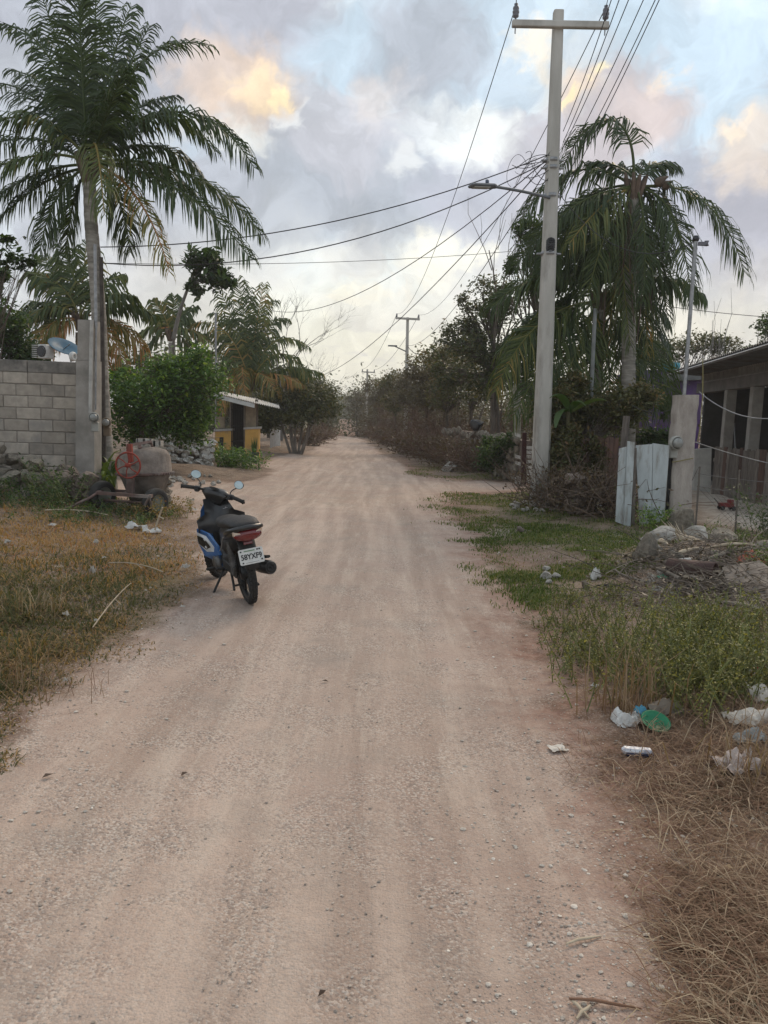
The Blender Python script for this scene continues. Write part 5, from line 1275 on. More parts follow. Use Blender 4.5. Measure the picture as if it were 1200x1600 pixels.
for (lab, px, D, bl, n, ls, tb) in (
    ('rounded dark tree beyond the multi-stemmed tree, left side of the far road', 505, 55, [(500, 612, 34, 22), (480, 605, 24, 20)], 6500, .17, .35),
    ('bushy tree behind the palm over the metal roof, left of the road', 420, 42, [(420, 590, 50, 26), (455, 600, 36, 24)], 4500, .22, .38),
    ('dark tree behind the yellow entrance, under the palm', 350, 33, [(400, 655, 30, 28), (345, 620, 30, 26), (425, 640, 26, 30)], 4500, .17, .3),
    ('hazy low tree behind the small palm, left', 235, 36, [(225, 575, 40, 26), (290, 590, 42, 26), (190, 585, 20, 18)], 3800, .22, .45)):
    base = ga(px, D); tree('roadside_tree', lab, base, [B(x_, y_, D+random.uniform(-1, 1), a_, a_, b_, 1) for x_, y_, a_, b_ in bl], dusty_leaf, n, ls, .12, group='roadside trees', clumps=46, tb=tb, twigs=1)

# bare twiggy things
def bare(name, label, base, top, spread, depth=4, r0=.05, n0=5, mt=None, cat='tree', group=None, leaf=0, lsz=.08, lm=None):
    t = thing(name, label, cat, base, group); mm = M(); tips = []
    def grow(p, d, L, r, k):
        e = p+d*L; limb(mm, p, e, r, r*.55, .10, 4 if k > 1 else 3, 5 if r > .02 else 3, random.random()); tips.append(e)
        if k == 0: return
        for _ in range(random.randint(2, 3)):
            nd = nrm(d+np.array([random.gauss(0, 1), random.gauss(0, 1)*.8, random.gauss(.25, .6)])*spread)
            q = p+d*L*random.uniform(.5, 1); grow(q, nd, L*random.uniform(.5, .85), r*.55, k-1)
    v = top-base; H = np.linalg.norm(v); d = v/H
    for i in range(n0):
        dd = nrm(d+np.array([random.gauss(0, 1), random.gauss(0, 1), 0])*spread*(.5 if n0 > 1 else 0)); grow(base.copy()-[0, 0, .05], dd, H*.45, r0, depth)
    mm.build('branch', mt or twig_m, t)
    if leaf:
        T_ = np.array(tips); C_ = T_[rng.integers(0, len(T_), leaf)]+rng.normal(size=(leaf, 3))*H*.04
        V, F = leaf_arrays(C_, lsz*(.6+.8*rng.random(leaf))); cm = M(); cm.add(V, [F], np.clip(rng.normal(.5, .2, leaf), 0, 1), False); cm.build('crown', lm or dusty_leaf, t)
    return t
palebark = mat('pale_twig', (.27, .25, .23), (.19, .175, .16), .9, 6, tint=.15)
bare('bare_tree', 'pale leafless tree with fine twigs right of the palm over the metal roof', ga(440, 40), pd(452, 470, 40), .42, 5, .07, 3, palebark)
bare('bare_tree', 'thin leafless branches reaching right over the dark rounded crown', ga(478, 46), pd(492, 560, 46), .5, 5, .06, 2, palebark)
bare('bare_tree', 'bare forked dead branches standing up above the big tree left of the near pole', ga(778, 26), pd(762, 372, 26), .30, 4, .10, 1, bark)

# right roadside: the big tree and the brushwood down to the crest
tree('shade_tree', 'big dark leafy tree with a thick trunk behind the right stone wall', onz(pd(775, 690, 26.5)), [
    B(770, 470, 26.5, 48, 50, 40, 1.6), B(722, 530, 27, 44, 45, 36, 1.4), B(800, 540, 26, 40, 40, 44, 1.3), B(700, 585, 28, 36, 40, 32, .9), B(755, 590, 26, 48, 40, 30, 1), B(735, 470, 27.5, 22, 20, 18, .3), B(828, 600, 26, 26, 30, 34, .6), B(745, 545, 25.5, 40, 30, 36, .8)],
    dusty_leaf, 11500, .135, .20, clumps=130, crad=.22, tb=.30, twigs=3, fork=pd(770, 585, 26.5))
tree('roadside_tree', 'leafy tree whose small leaves show just left of the near pole under the lamp', ga(860, 19), [B(825, 362, 19, 26, 20, 20, 1), B(850, 400, 19, 40, 30, 32, 1.2), B(800, 420, 19.4, 18, 14, 22, .4), B(870, 500, 19.5, 40, 30, 60, 1)], tree_leaf, 3200, .11, .09, clumps=50, tb=.3, group='roadside trees')
scrub_m = leafmat('scrub_leaf', [(0, (.05, .042, .026)), (.5, (.105, .082, .05)), (1, (.15, .13, .075))], .2)
spec = [(705, 31, 560, 50, 'bushy tree with brown undergrowth at the left end of the right stone wall'), (672, 36, 580, 40, 'grey green tree in front of the second pole, right of the road'),
        (648, 44, 592, 34, 'dusty tree just right of the second power pole'), (622, 50, 598, 32, 'dusty tree around the foot of the second power pole'),
        (596, 62, 606, 26, 'small hazy tree between the second and third poles'), (560, 95, 622, 22, 'hazy tree around the third power pole'), (742, 34, 560, 46, 'tree behind the big shade tree, right'),
        (690, 48, 575, 30, 'hazy tree rising behind the bushy one at the wall end')]
for px, D, ty, rad, lab in spec:
    k = D/1200.
    tree('roadside_tree', lab, ga(px, D), [B(px-rad*.3, ty, D, rad*.9, rad, rad*.55, 1), B(px+rad*.5, ty+rad*.4, D+1, rad*.8, rad, rad*.6, 1), B(px, ty+rad*.9, D-.5, rad, rad, rad*.6, 1)], (dusty_leaf if px % 4 else scrub_m), int(4600 if D < 60 else 6500), max(.15, .0036*D if D < 60 else .0022*D), .10, group='roadside trees', clumps=44, tb=.62, twigs=2)
for i, (px, D) in enumerate(((720, 30.5), (700, 32), (684, 34.5), (664, 37), (655, 42), (640, 46), (612, 56), (600, 60), (585, 70), (760, 31), (790, 28), (735, 27.5))):
    base = ga(px, D); hpx = (62 if D < 40 else (50 if D < 60 else 36))*(1.5 if i % 3 == 1 else 1.05)
    bare('brush_bush', ['dry brown thicket', 'leafless brown bush', 'dry reddish brushwood'][i % 3]+' on the right roadside, '+['just left of the stone wall end', 'second left of the stone wall', 'third left of the stone wall', 'fourth left of the stone wall', 'below the grey green tree', 'right of the second pole foot', 'left of the second pole foot', 'before the third pole', 'nearest the road crest', 'behind the wall under the shade tree', 'behind the wall at its right end', 'in front of the shade tree trunk'][i],
         base, base+np.array([0, 0, hpx*D/1200.]), .55, 4, .035, 7, mat('brown_twig', (.20, .125, .09), (.115, .07, .05), .9, 4, tint=.3), 'bush', 'dry bushes on the right roadside', leaf=260, lsz=.0035*D, lm=leafmat('brown_leaf', [(0, (.06, .04, .025)), (.6, (.13, .085, .05)), (1, (.09, .095, .045))], .2))
# low brown brush heap in front of the wall end and along the verge
def heap(name, label, pts, n, h, mt, ln=(.4, 1.0), r=.012, kind='stuff', lean=1.2, cat='brushwood', nl=0, lm=None, lsz=.06, tb=.5):
    mm = M(); P = np.array(pts)
    for _ in range(n):
        p = P[random.randrange(len(P))]+np.array([random.gauss(0, .35), random.gauss(0, .35), 0]); p[2] = tz(p[0], p[1])+random.uniform(0, h*.5)
        a = random.uniform(0, 6.28); el = random.uniform(-.1, lean); L = random.uniform(*ln); d = np.array([math.cos(a)*math.cos(el), math.sin(a)*math.cos(el), math.sin(el)])
        limb(mm, p, p+d*L, r, r*.35, .14, 4, 3, random.random())
    o = mm.build(name, mt, kind=kind); tag(o, label, cat)
    if nl:
        C_ = P[rng.integers(0, len(P), nl)]+rng.normal(size=(nl, 3))*np.array([.4, .4, 0]); C_[:, 2] = terr(C_[:, 0], C_[:, 1])+rng.random(nl)*h
        V, F = leaf_arrays(C_, lsz*(.5+rng.random(nl))); cm = M(); cm.add(V, [F], np.clip(rng.normal(tb, .2, nl), 0, 1), False)
        tag(cm.build(name+'_leaves' if not name.endswith('leaves') else name, lm, kind='stuff'), label.replace('twigs', 'leaves')+' (leaf litter)', 'leaves')
    return o
bt = MATS['brown_twig']; bl_ = MATS['brown_leaf']
heap('brushwood', 'low heap of dry brown brush along the right road edge before the stone wall', [ga(px, D) for px, D in ((690, 29), (670, 31), (655, 32.5), (640, 34), (630, 38), (612, 42), (600, 46), (590, 52), (582, 57), (700, 30), (660, 36))], 900, .9, bt, (.5, 1.5), .014, nl=5000, lm=bl_, lsz=.14)
heap('brushwood', 'tangled dry scrub in front of the left half of the right stone wall', [pd(px, 740, D) for px, D in ((700, 26.5), (715, 25.3), (730, 24), (745, 23), (690, 28))], 420, 1.0, bt, (.5, 1.4), .011, nl=3000, lm=bl_, lsz=.10)
heap('brushwood', 'dead grey branches tangled left of the rusty fence by the pole', [pd(px, 760, D) for px, D in ((880, 14.0), (900, 13.5), (928, 13.0), (948, 12.7), (860, 14.6))], 420, .8, twig_m, (.4, 1.2), .009, nl=3600, lm=bl_, lsz=.07)
heap('brushwood', 'dry roadside brush along the far left side of the road', [ga(px, D) for px, D in ((505, 50), (500, 58), (492, 45), (480, 40))], 350, .8, bt, (.5, 1.4), .016, nl=1800, lm=bl_, lsz=.15)
# far wood beyond the crest
def wood(name, label, spans, n, size, m_, hf=1.0, tb=.42):
    mm = M(); tr = M()
    for (x0, D0, x1, D1, h) in spans:
        for i in range(n):
            f = random.random(); px = x0+(x1-x0)*f; D = D0+(D1-D0)*f+random.uniform(-3, 6); b = ga(px, D); hh = h*random.uniform(.5, 1.1)*hf
            c = b+np.array([0, 0, hh*random.uniform(.15, .85)]); k = 26 if D < 60 else 110; rr = hh*.24
            L = c+rng.normal(size=(k, 3))*rr; V, F = leaf_arrays(L, size*(.6+.8*rng.random(k))); mm.add(V, [F], np.clip(rng.normal(tb+random.uniform(-.1, .1), .12, k), 0, 1), False)
            if random.random() < .25: limb(tr, b, c, .10, .03, .1, 4, 3)
    o = mm.build(name, m_, kind='stuff'); tag(o, label, 'woodland'); o2 = tr.build('tree_stems', bark, kind='stuff'); tag(o2, 'stems of the '+label, 'stems')
wood('far_wood', 'hazy low woodland closing the view beyond the road crest', [(555, 100, 900, 70, 6.5), (380, 75, 512, 110, 6.5), (525, 260, 600, 170, 7.5), (440, 170, 545, 260, 7), (250, 60, 420, 75, 6), (505, 120, 470, 90, 4)], 240, .48, dusty_leaf)
wood('scrub', 'low green brown scrub behind the right wall and the palms', [(830, 30, 1010, 24, 3.2), (690, 40, 900, 36, 4.2), (1000, 40, 1260, 34, 3.6), (570, 66, 700, 52, 3.6), (640, 50, 760, 44, 3.4)], 210, .17, leafmat('scrub_leaf', [(0, (.05, .042, .026)), (.5, (.095, .075, .045)), (1, (.12, .11, .06))], .2), tb=.5)
# trees behind the house
for lab, px, D, bl, n in (('backlit thin leafed tree behind the purple house', 1060, 32, [(1050, 545, 40, 24), (1095, 535, 36, 24), (1020, 555, 28, 18), (1130, 545, 34, 22)], 3200),
                          ('dark leafy tree at the right edge above the porch roof', 1200, 27, [(1200, 520, 26, 34), (1215, 560, 34, 26), (1165, 556, 22, 14)], 3200)):
    tree('backyard_tree', lab, ga(px, D), [B(x_, y_, D, a_, a_, b_, 1) for x_, y_, a_, b_ in bl], tree_leaf if px > 1100 else dusty_leaf, n, .15, .08, clumps=60, tb=.4, group='trees behind the house', twigs=3)
bare('bare_tree', 'tall leafless shoots standing above the porch roof at the right', ga(1135, 27), pd(1140, 480, 27), .12, 2, .03, 5, palebark)
bare('bare_tree', 'leaning leafless shoots right of the service mast', ga(1105, 26), pd(1120, 455, 26), .14, 2, .03, 4, palebark)
# shrubs between pole and gate, banana leaf
tree('hedge_shrub', 'tall mixed green shrub filling the space between the near pole and the pale palm trunk', onz(pd(920, 740, 14.6)), [
    B(885, 640, 14.6, 26, 26, 36, 1.2), B(925, 640, 14.8, 34, 30, 34, 1.5), B(965, 640, 14.4, 34, 30, 32, 1.5), B(870, 705, 14.9, 20, 20, 44, 1.2), B(888, 705, 14.1, 22, 14, 46, 1.2), B(925, 715, 14.2, 22, 12, 30, .7), B(905, 700, 15.2, 26, 20, 40, 1.2), B(1000, 620, 14.7, 26, 24, 22, .7), B(900, 600, 14.9, 24, 20, 20, .5)],
    dusty_leaf, 20000, .085, .05, clumps=170, tb=.52, crad=.25, cat='shrub')
tree('hedge_shrub', 'dark vine bush growing over the right stone wall beside the board gate', onz(pd(770, 748, 21)), [B(765, 712, 21, 24, 22, 22, 1), B(785, 695, 21, 16, 16, 22, .6), B(800, 690, 20.6, 12, 12, 18, .3), B(760, 690, 21.5, 10, 10, 18, .3)], tree_leaf, 2600, .10, .03, clumps=40, tb=.42, cat='shrub')
tree('hedge_shrub', 'dark shrub behind the white gate below the purple wall', onz(pd(1030, 745, 15.5)), [B(1025, 685, 15.5, 34, 24, 18, 1), B(1040, 640, 16.5, 16, 14, 20, .4)], tree_leaf, 1800, .10, .03, clumps=36, tb=.3, cat='shrub')
bp = thing('banana_plant', 'banana plant with a few broad green and yellowing leaves left of the pale palm trunk', 'banana plant', onz(pd(890, 720, 14.3)))
mm = M(); mm.tube([onz(pd(890, 720, 14.3)), pd(888, 640, 14.3)], [.05, .035], 8); mm.build('stem', mat('green_stem', (.11, .10, .05)), bp)
def broad(parent, p0, p1, p2, w, mt, n=9, t=.5, nm='leaf'):
    P = bez(p0, p1, p2, n=n); T_ = nrm(np.gradient(P, axis=0)); S = nrm(np.cross(T_, [0, .3, 1])); V = []
    for i in range(n):
        ww = w*math.sin(math.pi*min(1, (i+.35)/(n-.4)))**.6; V += [P[i]-S[i]*ww-[0, 0, ww*.35], P[i], P[i]+S[i]*ww-[0, 0, ww*.35]]
    F = [[i*3+j, i*3+j+1, i*3+j+4, i*3+j+3] for i in range(n-1) for j in range(2)]
    mm = M(); mm.add(V, [np.array(F)], t); return mm.build(nm, mt, parent)
bleaf = leafmat('banana_leaf', [(0, (.035, .065, .02)), (.6, (.07, .12, .035)), (1, (.28, .21, .06))], .3)
Cb = pd(890, 645, 14.3)
for c_, e_, t in (((872, 625), (868, 668), .6), ((900, 612), (916, 634), .5), ((880, 600), (858, 622), .4), ((930, 612), (948, 626), .8)):
    broad(bp, Cb, pd(*c_, 14.1), pd(*e_, 13.9), .085, bleaf, t=t*.8)
# strap leaved plants at the palm foot
sp_ = thing('agave_plant', 'strap leaved plants crowding the foot of the leaning palm by the square post', 'plant', g(160, 772))
for k in range(26):
    b = pd(random.uniform(150, 182), 770, random.uniform(13.2, 13.9)); b[2] = tz(b[0], b[1]); a = random.uniform(0, 6.28); h = random.uniform(.4, .95)
    broad(sp_, b, b+np.array([math.cos(a)*.12, math.sin(a)*.12, h*1.1]), b+np.array([math.cos(a)*.42, math.sin(a)*.3, h*random.uniform(.5, 1.0)]), .035, tree_leaf, 7, random.uniform(.35, .9))

# ground plants
def leafy(name, label, pts, n, h, lsz, lm, stems=60, cat='plants', kind='stuff', tb=.5, spread=.3, stemm=None, hv=None):
    mm = M(); P = np.array(pts); Cn = P[rng.integers(0, len(P), stems)]+rng.normal(size=(stems, 3))*np.array([spread, spread, 0])
    per = n//stems; sm = M()
    for c in Cn:
        c[2] = tz(c[0], c[1]); hh = h*random.uniform(.5, 1.15); a = random.uniform(0, 6.28); e = c+np.array([math.cos(a)*hh*.55, math.sin(a)*hh*.55, hh])
        Q = limb(sm, c, e, .005, .002, .1, 5, 3, random.random()); k = np.clip(rng.random(per)*.9+.1, 0, 1)*4; i0 = np.minimum(k.astype(int), 3); fr_ = (k-i0)[:, None]
        L = Q[i0]*(1-fr_)+Q[i0+1]*fr_+rng.normal(size=(per, 3))*lsz*.7; V, F = leaf_arrays(L, lsz*(.5+.8*rng.random(per))); mm.add(V, [F], np.clip(rng.normal(tb+random.uniform(-.12, .12), .16, per), 0, 1), False)
    if kind == 'stuff':
        o = mm.build(name, lm, kind='stuff'); tag(o, label, cat); o2 = sm.build(name+'_stems', stemm or weedstem, kind='stuff'); tag(o2, 'thin stems of the '+label, 'stems'); return o
    t = thing(name, label, cat, P.mean(0)); mm.build('leaves', lm, t); sm.build('stem', stemm or weedstem, t); return t
weedstem = mat('weed_stem', (.20, .22, .08), (.12, .13, .05), .8, 5, tint=.3)
def gp(*a): return [g(x_, y_) for x_, y_ in a]
leafy('weeds', 'tall olive green weeds with thin stems on the right verge before the debris', gp(*[(random.triangular(905, 1230, 1150), random.uniform(985, 1105)) for _ in range(70)]), 24000, .33, .024, weed_leaf, 620, tb=.52, spread=.15)
leafy('low_weeds', 'low grey green weeds at the road side edge of the tall weeds', gp(*[(random.uniform(872, 960), random.uniform(930, 1060)) for _ in range(40)]), 7000, .14, .022, weed_leaf, 260, tb=.42, spread=.09)
leafy('creeping_plants', 'green creeping plants under the cement mixer frame', gp(*[(random.uniform(100, 235), random.uniform(790, 818)) for _ in range(30)]+[(random.uniform(-30, 110), random.uniform(775, 800)) for _ in range(14)]), 4200, .19, .045, tree_leaf, 180, tb=.5, spread=.3)
leafy('vines', 'dark vines hanging over the rubble at the foot of the block wall', gp(*[(random.uniform(72, 98), random.uniform(780, 800)) for _ in range(10)]), 1500, .6, .055, tree_leaf, 40, tb=.35, spread=.14)
leafy('vines', 'dark weeds at the left edge before the rubble', gp(*[(random.uniform(-60, 30), random.uniform(775, 800)) for _ in range(10)]), 1300, .36, .05, tree_leaf, 40, tb=.35, spread=.2)
leafy('wilted_plants', 'yellow brown wilting plants in front of the mixer wheel', gp(*[(random.uniform(200, 290), random.uniform(790, 815)) for _ in range(14)]), 1500, .28, .05, leafmat('wilted', [(0, (.10, .10, .03)), (.5, (.24, .17, .06)), (1, (.30, .13, .06))], .3), 70, spread=.22)
leafy('flower_bush', 'leafy green bush in front of the yellow entrance at the road side', [ga(px, D) for px, D in ((342, 22.6), (362, 22.2), (382, 22.6), (355, 21.6), (376, 21.8))], 2600, .50, .10, lime_leaf, 90, kind='thing', tb=.5, spread=.28, cat='bush')
leafy('young_plant', 'bright green seedling at the foot of the white gate', gp((1030, 825), (1040, 828), (1022, 830)), 700, .34, .055, lime_leaf, 40, kind='thing', tb=.75, spread=.09, cat='plant')
leafy('creeping_weeds', 'green weeds growing over the debris pile at the right edge', gp(*[(random.uniform(1150, 1240), random.uniform(868, 905)) for _ in range(12)]+[(random.uniform(1105, 1170), random.uniform(838, 856)) for _ in range(8)]), 2600, .22, .035, tree_leaf, 130, tb=.75, spread=.15)
leafy('shrub', 'small dark leafed shrub in front of the wire fence at the right edge', gp((1195, 850), (1215, 850), (1205, 845)), 900, .85, .06, tree_leaf, 30, kind='thing', tb=.4, spread=.12, cat='shrub')
# tall dry grass tuft
def tuft(label, px, py, n, h, spread=.10, tint=(.3, .9), w=.006, lean=.5):
    c = g(px, py); x_ = c[0]+rng.normal(size=n)*spread*.5; y_ = c[1]+rng.normal(size=n)*spread*.4
    mm = M(); addbl(mm, x_, y_, h*(.5+.6*rng.random(n)), np.full(n, w), rng.random(n)*lean, rng.random(n)*6.28, tint[0]+(tint[1]-tint[0])*rng.random(n)); return tag(mm.build('grass_tuft', straw, base=c), label, 'grass tuft', 'grass tufts')
tuft('tall dry grey grass tuft between the road and the weeds on the right', 985, 1112, 90, .50, .22, (.35, .7), .007, .45)
tuft('dry grass tuft at the right picture edge over the crumpled bag', 1178, 1215, 110, .45, .35, (.3, .8), .005, .8)
tuft('pale upright grass tuft at the front of the debris slab', 1175, 985, 70, .30, .35, (.6, 1), .005, .5)
tuft('short brown tuft at the far left edge of the verge', 40, 1085, 120, .30, .35, (.2, .7), .004, .9)
tuft('wispy dry tuft in the middle of the left verge', 75, 960, 90, .34, .35, (.4, 1), .004, .9)

# ------------------------------------------------------------------ motor scooter (built at the origin: x right, y forward, z up)
def ring(y, z, w, h, n=20, p=2.4, tilt=0.0, x=0.0):
    a = np.arange(n)*2*math.pi/n; c, s_ = np.cos(a), np.sin(a)
    u = np.sign(c)*np.abs(c)**(2/p)*w; v = np.sign(s_)*np.abs(s_)**(2/p)*h
    return np.stack([u+x, y-v*math.sin(tilt), z+v*math.cos(tilt)], 1)
def loft(mm, rings, t=.5, cap=True):
    n = len(rings[0]); V = np.concatenate(rings); j = np.arange(n); j2 = (j+1) % n
    F = np.concatenate([np.stack([i*n+j, i*n+j2, (i+1)*n+j2, (i+1)*n+j], 1) for i in range(len(rings)-1)])
    b0 = mm.n; mm.add(V, [F], t)
    if cap:
        for i, o in ((0, slice(None, None, -1)), (len(rings)-1, slice(None))):
            mm.F.append((np.arange(n)+i*n+b0)[o][None]); mm.T.append(np.array([t])); mm.S.append(np.array([True]))
def panel(mm, outline, x, th, t=.5):
    "side panel: outline in (y, z), at side x, thickness th outward"
    o = np.array(outline, float); n = len(o); xs = np.array([q[2] if len(q) > 2 else x for q in outline])
    s_ = 1 if x > 0 else -1
    A_ = np.stack([xs, o[:, 0], o[:, 1]], 1); B_ = A_+[s_*th, 0, 0]; V = np.concatenate([A_, B_]); j = np.arange(n); j2 = (j+1) % n
    mm.add(V, [np.stack([j, j2, j2+n, j+n], 1)], t, False); mm.add(B_, [np.arange(n)[None]], t, False); mm.add(A_, [np.arange(n)[::-1][None]], t, False)
sc_base = g(391, 941)
scooter = thing('motor_scooter', 'black and blue motor scooter leaning on its stand at the left road edge', 'scooter', sc_base, local=True)
LEAN, YAW, STEER = R(9.5), R(24), R(-42)
scooter.rotation_euler = (0, -LEAN, YAW); scooter.scale = (.90, .94, .94)
gloss = mat('gloss_black', (.010, .010, .011), (.018, .017, .016), .36, 9, spec=.5, coat=.2, c3=(.05, .043, .036), s3=4)
dust = mat('dusty_black', (.030, .028, .026), (.016, .016, .016), .62, 9, c3=(.075, .065, .055), s3=5)
blue = mat('blue_paint', (.04, .125, .31), (.032, .10, .26), .3, 5, coat=.4, c3=(.10, .19, .36), s3=5)
whitep = mat('white_paint', (.62, .63, .64), (.52, .52, .52), .35, 8)
eng = mat('engine_metal', (.16, .155, .15), (.08, .075, .07), .5, 20, .3, 40, metal=.5)
seatm = mat('seat_vinyl', (.022, .021, .021), (.035, .032, .03), .55, 14, .25, 90)
RW = .285
def S(mm, name, mt, par=scooter, **k): o = mm.build(name, mt, par); return tag(o, **k) if k else o
def wheel(c, par, name, w=.040, ry=None):
    mm = M(); R_, n = RW, 44
    prof = [(R_-w*1.15+ .0, -w*.62), (R_-w*.55, -w*.98), (R_-.010, -w*.80), (R_, -w*.35), (R_+.002, 0), (R_, w*.35), (R_-.010, w*.80), (R_-w*.55, w*.98), (R_-w*1.15, w*.62)]
    mm.lathe(prof, (0, 0, 0), (1, 0, 0), n)
    for i in range(n):
        a = i*2*math.pi/n
        for xo, da in ((-w*.55, 0), (0, .5), (w*.55, 0)):
            an = a+da*2*math.pi/n; rr = R_+.002-abs(xo)*.12
            Rm = np.array([[1, 0, 0], [0, math.cos(an), -math.sin(an)], [0, math.sin(an), math.cos(an)]])
            mm.box((xo, -rr*math.sin(an), rr*math.cos(an)), (w*.42, .026, .010), Rm)
    ty = mm.build('tyre', blackr, par); ty.location = tuple(c)
    mm = M(); mm.lathe([(.215, -.022), (.240, -.030), (.246, -.026), (.222, -.012), (.222, .012), (.246, .026), (.240, .030), (.215, .022)], (0, 0, 0), (1, 0, 0), 40, closed=True)
    for k in range(6):
        a = k*math.pi/3; e = np.array([0, math.cos(a), math.sin(a)]); mm.tube([e*.045, e*.13, e*.222], [.016, .012, .014], 6)
    mm.lathe([(0, -.05), (.055, -.05), (.065, -.03), (.065, .03), (.055, .05), (0, .05)], (0, 0, 0), (1, 0, 0), 20)
    rm = mm.build('rim', mat('alloy_black', (.04, .04, .04), (.02, .02, .02), .4, 12, metal=.4), par); rm.location = tuple(c)
    if ry is not None:
        for q in (ty, rm): q.rotation_euler = (0, 0, ry)
rw = link(bpy.data.objects.new('rear_wheel', None)); rw.parent = scooter; wheel((0, 0, RW), rw, 'rear')
fwc = (0, 1.21, RW)
fw = link(bpy.data.objects.new('front_wheel', None)); fw.parent = scooter; wheel(fwc, fw, 'front', .034, STEER*.9)
# frame, swing arm, engine
mm = M(); mm.tube([(0, .98, .80), (0, .90, .55), (0, .78, .36), (0, .55, .33)], .03, 8); mm.tube([(0, .62, .38), (0, .30, .52), (0, -.10, .62)], .024, 8)
mm.tube([(.09, .45, .33), (.085, 0, RW)], .016, 6); mm.tube([(-.09, .45, .33), (-.085, 0, RW)], .018, 6); S(mm, 'frame', dust)
mm = M(); mm.box((-.10, .22, .305), (.025, .52, .10), bev=.012); S(mm, 'chain_case', dust)
mm = M(); mm.tube([(.10, .03, RW), (.10, .06, .58)], .024, 10); mm.tube([(-.10, .03, RW), (-.10, .06, .58)], .024, 10)
for s_ in (-1, 1):
    for k in range(9): mm.lathe([(.026, 0), (.034, .006), (.026, .012)], (s_*.10, .045+.002*k, .36+.02*k), (0, .1, 1), 10)
S(mm, 'shock_absorber', eng)
mm = M(); mm.box((0, .62, .30), (.22, .26, .18), bev=.03); mm.lathe([(0, 0), (.075, 0), (.085, .02), (.085, .04), (.07, .055), (0, .06)], (-.11, .66, .30), (-1, 0, 0), 18); mm.lathe([(0, 0), (.07, 0), (.08, .03), (.06, .06), (0, .06)], (-.11, .54, .29), (-1, 0, 0), 18)
mm.tube([(0, .74, .32), (0, .90, .34)], [.07, .055], 12)
for k in range(7): mm.box((0, .76+.02*k, .325), (.15, .006, .13))
S(mm, 'engine', eng)
mm = M(); an = np.linspace(R(20), R(150), 15); rr = .315
for w0, rr in ((.058, .312),):
    V = []
    for a in an:
        for xo, dr_ in ((-.058, -.03), (-.045, -.004), (0, .004), (.045, -.004), (.058, -.03)):
            V.append((xo, -(rr+dr_)*math.cos(a)*-1*-1, RW+(rr+dr_)*math.sin(a)))
    n5 = 5; F = [[i*n5+j, i*n5+j+1, (i+1)*n5+j+1, (i+1)*n5+j] for i in range(14) for j in range(4)]
    mm.add(V, [np.array(F)])
S(mm, 'rear_mudguard', blackp)
# lower mudguard flap carrying the plate
mm = M(); loft(mm, [ring(-.20, .635, .085, .03, tilt=1.2), ring(-.265, .56, .075, .02, tilt=1.25), ring(-.315, .47, .068, .016, tilt=1.25), ring(-.345, .385, .060, .012, tilt=1.25)]); S(mm, 'tail_flap', dust)
# tail fairing
mm = M(); loft(mm, [ring(.42, .60, .105, .085), ring(.25, .635, .125, .095), ring(.05, .67, .135, .085), ring(-.12, .70, .13, .072), ring(-.25, .725, .115, .060), ring(-.315, .735, .095, .045)]); S(mm, 'tail_fairing', gloss)
mm = M(); loft(mm, [ring(.50, .50, .095, .10), ring(.30, .50, .12, .10), ring(.08, .55, .115, .09), ring(-.10, .61, .095, .06)]); S(mm, 'under_fairing', dust)
# seat
mm = M(); loft(mm, [ring(.58, .690, .075, .030), ring(.50, .708, .11, .050), ring(.32, .715, .135, .055), ring(.15, .732, .142, .055), ring(.0, .760, .148, .055), ring(-.18, .776, .145, .048), ring(-.31, .775, .125, .036), ring(-.365, .768, .08, .02)]); S(mm, 'seat', seatm)
mm = M(); mm.tube([(-.135, .02, .66), (-.152, -.12, .70), (-.150, -.26, .735), (-.115, -.35, .755), (0, -.385, .765), (.115, -.35, .755), (.150, -.26, .735), (.152, -.12, .70), (.135, .02, .66)], .022, 8); S(mm, 'grab_rail', gloss)
# tail light with indicators
redl = mat('red_lens', (.17, .010, .012), (.11, .007, .009), .15, 12, spec=.6, coat=.5)
mm = M(); loft(mm, [ring(-.300, .695, .132, .050, p=2.2, tilt=.25), ring(-.350, .690, .125, .054, p=2.2, tilt=.25), ring(-.372, .680, .075, .036, p=2.0, tilt=.25)]); tl_ = S(mm, 'tail_light', redl)
for s_ in (-1, 1):
    mm = M(); P8 = [(s_*.060, -.366, .672), (s_*.128, -.350, .700), (s_*.136, -.320, .700), (s_*.06, -.34, .672), (s_*.075, -.372, .722), (s_*.132, -.355, .738), (s_*.136, -.325, .738), (s_*.075, -.345, .722)]
    if s_ < 0: P8 = [P8[k] for k in (1, 0, 3, 2, 5, 4, 7, 6)]
    mm.hexa(P8); S(mm, 'indicator', mat('clear_orange_lens', (.55, .38, .26), (.62, .55, .48), .15, 30, spec=.6), tl_)
mm = M(); mm.box((0, -.300, .615), (.085, .012, .028), rodr((1, 0, 0), -.3), bev=.004); S(mm, 'reflector', redl)
